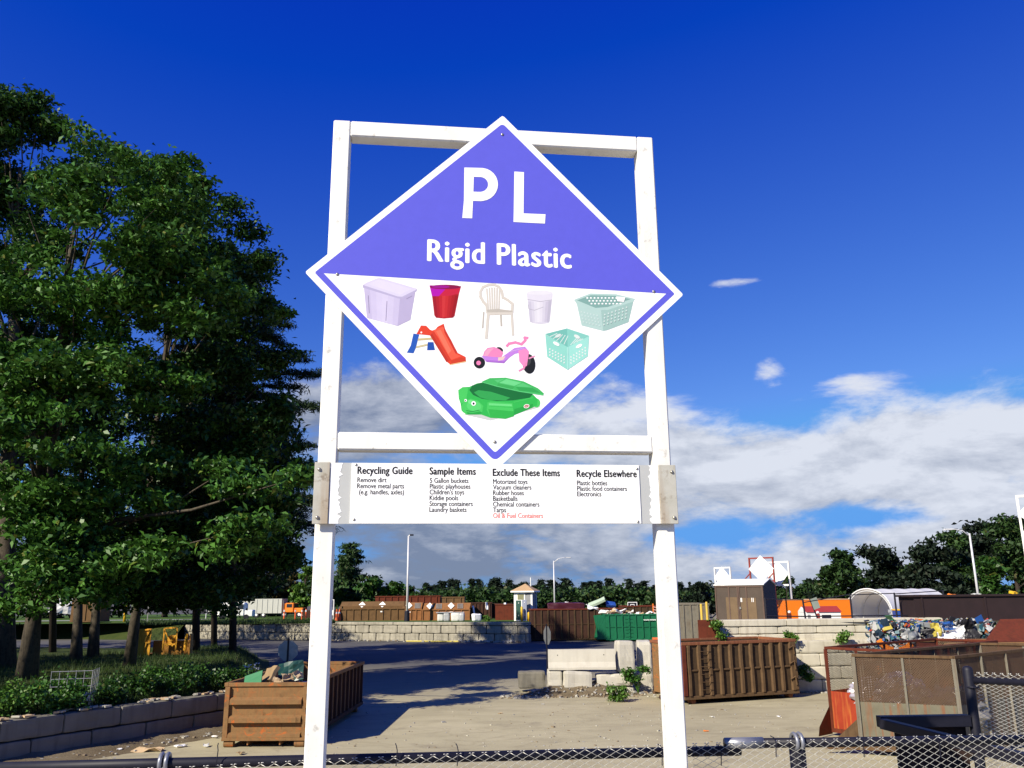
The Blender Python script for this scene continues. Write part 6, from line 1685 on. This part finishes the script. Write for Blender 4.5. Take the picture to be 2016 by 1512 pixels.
# right hand trees
RT = [(1655, 1078, 75, L_FAR), (1722, 1052, 92, L_FARD), (1775, 1082, 80, L_FAR), (1835, 1068, 95, L_FARD), (1885, 1050, 80, L_FAR), (1935, 1044, 100, L_FARD), (1995, 1030, 110, L_FAR), (2055, 1010, 120, L_FARD), (1600, 1128, 60, L_FARD), (1560, 1138, 60, L_FAR), (1515, 1150, 60, L_FARD), (1470, 1146, 50, L_FARD), (1385, 1150, 60, L_FARD), (1430, 1152, 55, L_FAR), (1330, 1158, 60, L_FARD)]
RL = ['tall dark tree at the left end of the right hand wood', 'highest pointed tree in the left half of the right wood', 'green tree right of the pointed one behind the white tunnel', 'dark rounded tree above the middle of the white tunnel', 'green tree just left of the right lamp post', 'tall dark spreading tree right of the right lamp post', 'high green tree below the cut off sign at the right edge', 'dark tree rising at the right picture edge', 'low dark tree left of the right wood above the orange container', 'low green tree above the left end of the orange container', 'low dark tree just right of the mesh shed', 'low dark tree behind the white diamond signs', 'low dark tree left of the mesh shed', 'low bushy tree behind the left white diamond sign', 'low dark tree right of the right sign post']
for i, ((px, pt, wp, lf), la) in enumerate(zip(RT, RL)):
    Y = 112 + (i % 3) * 7 if i < 8 else 150 + (i % 3) * 8
    far_tree(la, px, pt, 1205, Y, wp, lf, 300 + i, 120 if i < 8 else 60, 56, zright(Y))
far_tree('bright green tree in front of the dark right hand wood by the lamp post', 1940, 1085, 1205, 100, 60, L_OAK2, 330, 80, 50, zright(100))
for i, (px, pt) in enumerate(((1558, 1120), (1549, 1135))):
    p = AT(px, 1180, 140); z0 = zright(140); h = ZAT(px, pt, 140) - z0; t = thing('bare_tree', ('taller' if i == 0 else 'shorter') + ' thin bare tree stem right of the white diamond signs', 'tree', (p.x, 140, z0))
    mb = MB(); mb.tube([(0, 0, 0), (.1, 0, h * .6), (0, 0, h)], [.09, .06, .02], 6)
    mb.build('trunk', M_BARKP, t)
    mb = MB(); mb.tube([(.05, 0, h * .5), (.4, 0, h * .75)], [.03, .01], 5).tube([(.05, 0, h * .6), (-.3, 0, h * .85)], [.03, .01], 5); mb.build('branches', M_BARKP, t)

# ------------------------------------------------------------------ undergrowth on the knoll
def bush(label, s, t, r, h, leaf, seed, n=26, nl=60, ln=.13, wd=.08, name='shrub'):
    p = wpt(s, t); z = lawn_h(p.x, p.y); rng = np.random.default_rng(seed)
    th = thing(name, label, 'shrub', (p.x, p.y, z))
    cl = clusters([(0, 0, h * .48, r, r, h * .5)], n, rng, .35); cl[:, 2] = np.maximum(cl[:, 2], .1)
    mb = MB()
    for c in cl[::3]: mb.tube([(0, 0, -.05), (c[0] * .5, c[1] * .5, c[2] * .6), tuple(c)], [.018, .012, .004], 4, 0, False)
    mb.build('stems', M_BARK, th); foliage('leaves', cl, .34, nl, ln, wd, leaf, th, rng, .7, .3); return th
def atwall(px, t):      # wall coordinate whose pixel column is px, t metres behind the wall
    best = min((abs(0 if False else proj(wpt(s, t, 1.2)) - px), s) for s in [i * .1 for i in range(-200, 160)]); return best[1]
CMI = CM.transposed()
def proj(p): q = CMI @ (p - Vector((0, 0, EYE))); return 1008 + F * q.x / -q.z
BS = [(20, 1.0, .9, .9, L_BRIGHT, 'sunny leafy shrub at the left picture edge above the wall'), (75, .9, .8, .8, L_OAK, 'low bright shrub left of the wire cage'), (128, 1.2, .8, 1.05, L_OAK, 'green vine growing through the wire cage'), (205, 1.3, .9, .8, L_OAK2, 'dark low shrub right of the wire cage'), (262, 1.5, .9, .8, L_OAK2, 'dark shrub over the third block of the left wall'), (318, 1.2, .8, .75, L_OAK2, 'mid green shrub near the middle of the left wall'), (365, 1.4, .9, .95, L_OAK2, 'leafy shrub over the right part of the left wall'), (415, 1.2, .8, .85, L_OAK2, 'dark green shrub at the left rim of the rusty container'), (455, 2.2, .9, .95, L_OAK2, 'dark shrub behind the rusty container'), (500, 3.0, .9, .9, L_OAK2, 'tall weeds behind the rusty container with white flowers over them'), (540, 3.6, .6, .75, L_BRIGHT, 'fresh green weed left of the octagonal sign back'), (320, 2.8, .8, .8, L_OAK, 'pale green shrub in the second row behind the left wall'), (160, 3.2, 1.0, .7, L_OAK2, 'shaded shrub between the wire cage and the grove'), (400, 3.6, 1.0, .7, L_OAK2, 'shaded shrub in the second row near the container')]
for i, (px, t, r, h, lf, la) in enumerate(BS): bush(la, atwall(px, t), t, r * (.8, 1.05, .9)[i % 3], h * (.72, 1.12, .88, .6, 1.0)[i % 5], lf, 400 + i, 32)
fl = MB(); s0 = atwall(492, 3.0); p = wpt(s0, 3.0); z = lawn_h(p.x, p.y); rnd = random.Random(3)
ft = thing('flower_cluster', 'cluster of small white flowers above the weeds behind the rusty container', 'flowers', (p.x, p.y, z))
for _ in range(26):
    a, b, c = rnd.gauss(0, .18), rnd.gauss(0, .15), rnd.uniform(.85, 1.2); fl.box((a, b, c), (.05, .05, .03), rnd.uniform(0, 3), 0, (rnd.uniform(-.6, .6), 0))
fl.build('blossoms', M_WHT, ft)
st = MB()
for _ in range(7): a, b = rnd.gauss(0, .15), rnd.gauss(0, .12); st.tube([(a * .2, b * .2, -.05), (a, b, 1.0)], .008, 4)
st.build('stems', L_OAK, ft)
def weed(label, pos, r, h, seed, leaf=None, nl=30, n=14):
    rng = np.random.default_rng(seed); th = thing('weed', label, 'weed', tuple(pos))
    cl = clusters([(0, 0, h * .5, r, r * .6, h * .5)], n, rng, .2); cl[:, 2] = np.maximum(cl[:, 2], .05); mb = MB()
    for c in cl[::2]: mb.tube([(0, 0, -.02), (c[0] * .4, c[1] * .4, c[2] * .7), tuple(c)], [.012, .009, .003], 4, 0, False)
    mb.build('stems', L_OAK, th); foliage('leaves', cl, .17, nl, .13, .075, leaf or L_BRIGHT, th, rng, .8, .3)
p = G(1214, 1381); weed('bright weed at the foot of the half-buried blocks', (p.x, p.y - .1, .05), .55, .55, 501, None, 30, 20)
p = AT(1258, 1375, SB + .1); weed('tall dark weed growing between the blocks and the orange container end', (p.x, SB + .2, .05), .42, 1.35, 502, L_OAK, 34, 30)
p = AT(1420, 1258, 38.9); weed('leafy green sapling on the ledge left of the mesh shed', (p.x, 39.35, 2.2), .30, .95, 503, None, 36, 18)
p = AT(1560, 1260, 39); weed('small green weed on the wall ledge above the container corner', (p.x, 39.4, 2.2), .28, .30, 504)
p = AT(1676, 1260, 39); weed('small green weed on the wall ledge below the tunnel opening', (p.x, 39.5, 2.2), .36, .32, 505)
p = AT(1590, 1345, 38.9); weed('green weed climbing the pale wall beside the brown container', (p.x, p.y, .55), .26, .8, 506, L_OAK, 30, 14)
p = AT(960, 1218, 87); weed('low weed on the wall top left of the booth', (p.x, 87.2, zback(87)), .5, .6, 507)
# wire cage over the vine
cs = atwall(134, .72); p = wpt(cs, .72); zc = lawn_h(p.x, p.y)
wc = thing('wire_cage', 'bent white wire cage overgrown by vine above the left wall', 'cage', (p.x, p.y, zc), math.atan2(WD.y, WD.x) - .75)
M_CAGE = plain('white_wire', (.34, .34, .34), .4, .1, 10, .4)
mb = MB()
for i in range(6): mb.tube([(-.55 + .22 * i, 0, 0), (-.58 + .23 * i, .02, 1.15)], .009, 5)
for j in range(6): mb.tube([(-.56, 0, .03 + .22 * j), (.58, .01, .03 + .22 * j)], .010, 5)
mb.build('front_grid', M_CAGE, wc)
mb = MB()
for i in range(5): mb.tube([(.56, .25 * i, 0), (.58, .25 * i, 1.15)], .009, 5)
for j in range(6): mb.tube([(.56, 0, .03 + .22 * j), (.58, 1.0, .03 + .22 * j)], .009, 5)
mb.build('side_grid', M_CAGE, wc)
crumple('plastic_bag', 'white plastic wrapping inside the bottom of the wire cage', (p.x + .15, p.y + .35, zc + .32), .26, 21, M_WHT)
# sand and dead leaves along the wall top
bl = MB(); rnd = random.Random(31)
for _ in range(200):
    s = rnd.uniform(-9, 3); t = rnd.uniform(.08, .52); p = wpt(s, t); k = rnd.uniform(.03, .16)
    if mnoise.noise(Vector((s * 1.2, 7, 0))) > -.1: bl.box((p.x, p.y, 1.16 + k * .1), (k * 1.6, k, k * .35), rnd.uniform(0, 6), rnd.randrange(2), (rnd.uniform(-.2, .2), 0))
struct(tag(bl.build('wall_debris', [M_CARD, M_RUBBLE[0]]), 'pale dry debris lying on the top of the left block wall', 'debris'), 'stuff')
# yellow steel frames on the knoll
YL = plain('yellow_steel', (.62, .30, .015), .55, .2, 4)
yb = trunkbase(300, 1290, 1.1)
yh = thing('yellow_skip', 'yellow steel skip with crossed braces on the shaded knoll', 'skip', (XAT(266, 1290, yb.y), yb.y, yb.z), .05)
k = yb.y / F; LX = 100 * k; HT = 50 * k
MB().bx(0, 26 * k, 0, .06, .05, HT).build('end_plate', YL, yh)
for (a, b) in (((0, HT - .06), (26 * k, HT - .06)), ((0, HT * .5), (26 * k, HT * .5)), ((.05, HT), (.3, HT * .5)), ((26 * k - .05, HT), (26 * k - .35, HT * .5)), ((26 * k - .2, HT * .5), (26 * k * .5, .05))):
    MB().bar((a[0], -.05, a[1]), (b[0], -.05, b[1]), .07, .07).build('brace', YL, yh)
MB().bx(26 * k + .001, LX, .5, .56, .05, HT * .55).bx(LX - .06, LX, .0, .5, .05, HT * .8).bx(0, LX, .561, 1.6, .05, .12).build('body', plain('yellow_shaded', (.30, .13, .012), .6, .3), yh)  # darker copy of the yellow: deep shade put into the body colour
for (a, b) in (((48 * k, 0.35), (48 * k, HT)), ((48 * k, HT), (72 * k, HT + .05)), ((72 * k, HT), (72 * k, .35)), ((48 * k, HT * .95), (66 * k, HT * .35)), ((70 * k, HT * .75), (54 * k, HT * .35)), ((48 * k, HT * .42), (72 * k, HT * .42))):
    MB().bar((a[0], .2, a[1]), (b[0], .2, b[1]), .08, .08).build('frame_bar', YL, yh)
MB().tube([(90 * k, .1, .3), (92 * k, .1, HT * .8)], .10, 8).build('hydraulic_ram', YL, yh)
MB().tube([(62 * k, .3, HT * .55), (62 * k, .45, HT * .55)], .33, 16).build('drum', YL, yh)

# ------------------------------------------------------------------ far left: truck, trailer, markers
TY = 142.0
z0 = zback(TY)
tk = thing('dump_truck', 'orange cab truck with a pale grey high-sided trailer box on the far terrace', 'truck', (XAT(557, 1210, TY), TY, z0), R_(-8))
k = TY / F; OC = plain('truck_orange', (.78, .20, .015), .4, .06); GLS = plain('dark_glass', (.02, .025, .03), .12, .1)
TB = plain('trailer_grey', (.42, .42, .38), .6, .1)
zz = lambda py: ZAT(575, py, TY) - z0
MB().bx(.15, 1.75, 0, 2.2, zz(1206), zz(1187)).build('cab', OC, tk, .12)
MB().bx(1.751, 3.3, .15, 2.05, zz(1207), zz(1197)).build('bonnet', OC, tk, .12)
MB().bx(3.301, 3.36, .35, 1.85, zz(1210), zz(1197.5)).build('grille', M_RAIL, tk)
MB().bx(.55, 1.5, -.02, .0, zz(1196), zz(1189)).build('side_window', GLS, tk)
MB().bx(1.71, 1.77, .2, 2.0, zz(1196), zz(1189)).build('windscreen', GLS, tk)
MB().bx(2.6, 3.3, -.12, .4, zz(1206), zz(1201)).build('mudguard', OC, tk, .1)
MB().bx(3.0, 3.5, -.05, 2.25, zz(1213), zz(1208.5)).build('bumper', M_TRIM, tk)
for x in (2.75, .2, -3.4, -4.6, -9.5, -10.6): 
    w_ = MB().tube([(x, -.02, .48), (x, .32, .48)], .48, 16).build('wheel', M_RAIL, tk)
    MB().tube([(x, -.04, .48), (x, -.021, .48)], .22, 10).build('rim', M_TRIM, w_)
for (x0, x1, pt) in ((-4.9, -.25, 1178.5), (-9.2, -4.91, 1183), (-13, -9.21, 1185)):
    MB().bx(x0, x1, -.1, 2.3, zz(1207), zz(pt)).build('trailer_box', TB, tk)
    for j in range(int((x1 - x0) / .9)): MB().bx(x0 + .3 + .9 * j, x0 + .4 + .9 * j, -.17, -.101, zz(1207), zz(pt) - .05).build('stake', TB, tk)
MB().bx(-13, 2.5, .4, 1.8, zz(1210), zz(1207.2)).build('chassis', M_RAIL, tk)
MB().tube([(.1, -.2, zz(1206)), (.1, -.2, zz(1181))], .06, 8).build('exhaust', M_STEEL, tk)
M_CONE = plain('cone_orange', (.80, .13, .03), .5, .08)
for i, px in enumerate((559, 581, 594, 602, 612, 629)):
    Y = 97; p = AT(px, 1217, Y); t = thing('delineator_post', 'orange marker post on the grass edge near the truck', 'marker post', (p.x, Y, zback(Y)), 0, 'orange marker posts near the truck'); h = ZAT(px, 1199, Y) - zback(Y)
    MB().tube([(0, 0, .06), (0, 0, h - .3)], .07, 10).tube([(0, 0, h - .1), (0, 0, h)], .07, 10).build('post', M_CONE, t); MB().tube([(0, 0, h - .3), (0, 0, h - .1)], .072, 10).build('reflective_band', M_WHT, t); MB().tube([(0, 0, 0), (0, 0, .06)], .2, 10).build('base', M_RAIL, t)
for i, px in enumerate((662.5, 668)):
    Y = 93.5 + .4 * i; p = AT(px, 1219, Y); h = ZAT(px, 1199, Y) - zback(Y); t = thing('traffic_cone', ('slim orange cone left of its twin' if i == 0 else 'slim orange cone right of its twin') + ' by the slotted hopper container', 'cone', (p.x, Y, zback(Y)))
    MB().tube([(0, 0, .05), (0, 0, h)], [.2, .05], 12).build('cone', M_CONE, t); MB().tube([(0, 0, h * .62), (0, 0, h * .76)], [.112, .092], 12).build('reflective_band', M_WHT, t); MB().bx(-.24, .24, -.24, .24, 0, .05).build('base', M_RAIL, t)
p = AT(656, 1216, 96); t = thing('framed_notice', 'thin white framed notice post just right of the left sign post', 'sign', (p.x, 96, zback(96))); h = ZAT(657, 1180, 96) - zback(96)
for x in (-.55, 0): MB().bx(x - .04, x + .04, -.04, .04, 0, h).build('post', M_TRIM, t)
MB().bx(-.51, -.041, -.03, .03, h - .08, h).build('crossbar', M_TRIM, t); MB().bx(-.51, -.041, -.02, .02, h * .25, h * .5).build('plate', M_DIAM, t)
tag(MB().bx(0, 9, 0, .8, 0, 1.1).build('earth_block_row', RUST_DK, None, loc=(XAT(596, 1205, 128), 128, zback(128))), 'low dark brown bunker row right of the truck', 'bunker')
for i, (px, pt, la) in enumerate(((385, 1186, 'yellow bollard with a white cap under the grove branches'), (246, 1192, 'yellow bollard beside the dark oak trunk'))):
    Y = 100; p = AT(px, 1210, Y); z_ = zback(Y); h = ZAT(px, pt, Y) - z_
    t = thing('bollard', la, 'bollard', (p.x, Y, z_)); MB().tube([(0, 0, 0), (0, 0, h)], .15, 12).build('post', M_YEL, t, smooth=True); MB().tube([(0, 0, h), (0, 0, h + .35)], [.17, .12], 10).build('cap', M_WHT, t)
Y = 98
for (px0, px1, py0, py1, m, nm, la, cat) in ((139, 197, 1181, 1215, RUST_FAR2, 'roll_off_container', 'brown container glimpsed between the slim trunks', 'container'),):
    a = AT(px0, py1, Y); farbox(nm, la, px0, px1, py0, Y, 2.4, m, 5)
t = thing('stop_sign', 'red octagonal stop sign half hidden by leaves behind the dark oak trunk', 'road sign', (XAT(293, 1190, 92), 92, zback(92)))
zc = ZAT(293, 1173, 92) - zback(92); M_STOP = flat('stop_red', (.50, .015, .02), .4)
pl_ = MB().prism([(.5 * math.cos(R_(22.5 + 45 * q)), -.05, zc + .5 * math.sin(R_(22.5 + 45 * q))) for q in range(8)], (0, .01, 0)).build('octagon_plate', M_STOP, t); MB().bx(-.05, .05, -.035, .03, 0, zc + .5).build('post', M_STEEL, t)
DECK = 0.0; text_obj('STOP', 'lettering', pl_, -.36, zc - .14, .055, .28, .72, .01, M_PANEL); DECK = 2.6
t = thing('road_sign', 'dark back of a framed road sign under the grove branches', 'road sign', (XAT(400, 1195, 104), 104, zback(104))); h = ZAT(400, 1182, 104) - zback(104)
for x in (-.4, .4): MB().bx(x - .04, x + .04, 0, .06, 0, h + .05).build('post', M_POLE, t)
MB().bx(-.36, .36, -.03, -.001, h * .35, h).build('sign_plate', M_RAIL, t)
v = thing('van', 'white van mostly hidden by low leaves left of the pale trailer', 'van', (XAT(428, 1200, 110), 110, zback(110)), .1)
MB().bx(0, 3.4, 0, 1.8, .35, 2.1).build('body', M_TRIM, v, .18); MB().bx(3.401, 4.4, .05, 1.75, .35, 1.2).build('bonnet', M_TRIM, v, .1); MB().bx(2.5, 3.2, -.02, 0, 1.3, 1.9).build('window', GLS, v)
for x in (.7, 3.6): MB().tube([(x, -.05, .33), (x, .2, .33)], .33, 14).build('wheel', M_RAIL, v)
tag(litter('tarpaulin', 'white tarpaulin sheet behind the slim trunks at left', 'tarpaulin', AT(122, 1190, 104), (2.6, 2.2, .05), M_PALE, .2, (1.2, .3), None, .15, 150), 'white tarpaulin sheet behind the slim trunks at left', 'tarpaulin')
# yellow hose along the far wall
a = fw1 + Vector((-12.5, -1.2, .04)); pts = [AT(800, 1259, 84.5), AT(840, 1262, 84), AT(870, 1264, 83.5), AT(925, 1265, 83)]
o = MB().tube([(q.x, q.y, .06) for q in pts], .07, 6).build('yellow_pipe', plain('pipe_yellow', (.60, .50, .10), .6), None); tag(o, 'pale yellow pipe lying along the foot of the far block wall', 'pipe')

# oaks and pines beyond the left picture edge: the grove goes on there and shades the knoll, the road and the far wall
OFF = [('oak of the same grove standing just beyond the left picture edge, nearest the camera', (-36, 21), 17, 5.5), ('oak of the same grove beyond the left picture edge, second from the camera', (-40, 30), 20, 6.5), ('oak of the same grove beyond the left picture edge beside the rear road', (-50, 47), 27, 8.5), ('oak of the same grove beyond the left picture edge, farthest back', (-58, 62), 26, 8.5), ('tall broad oak beyond the left picture edge where the road bends', (-43, 66), 27, 8.5)]
for i, (la, (x, y), h, r) in enumerate(OFF):
    tree(la, (x, y, 0.9), .42, (x, y, h * .8), [(x, y, h * .62, r, r, h * .36), (x + 2, y + 2, h * .42, r * .9, r * .9, h * .22)], 330, 1.1, 60, .42, .2, L_OAK2, M_BARK, 20, 600 + i)

yl = MB(); rnd = random.Random(91)
for _ in range(420):
    px, py = rnd.uniform(640, 1640), rnd.uniform(1385, 1500); p = G(px, py); k = rnd.uniform(.012, .045) * (2 if rnd.random() < .06 else 1)
    yl.box((p.x, p.y, k * .25), (k * 1.6, k, k * .6), rnd.uniform(0, 6), rnd.randrange(3), (rnd.uniform(-.3, .3), 0))
struct(tag(yl.build('yard_grit', M_RUBBLE), 'sparse small stones scattered over the dusty yard', 'gravel'), 'stuff')
for i, (px, py, la) in enumerate(((1390, 1440, 'small orange scrap on the ground before the brown container'), (1533, 1411, 'small white scrap on the yard left of the red cage'), (1402, 1412, 'pair of pale specks on the yard below the brown container'), (985, 1405, 'pale scrap on the sunny yard in front of the barrier pile'))):
    p = G(px, py); litter('litter_scrap', la, 'litter', (p.x, p.y, .012), (.16, .11, .012), (M_OR, M_WHT, M_PALE, M_CARD)[i], i * 1.1, (.05, .02), None, .15, 170 + i)
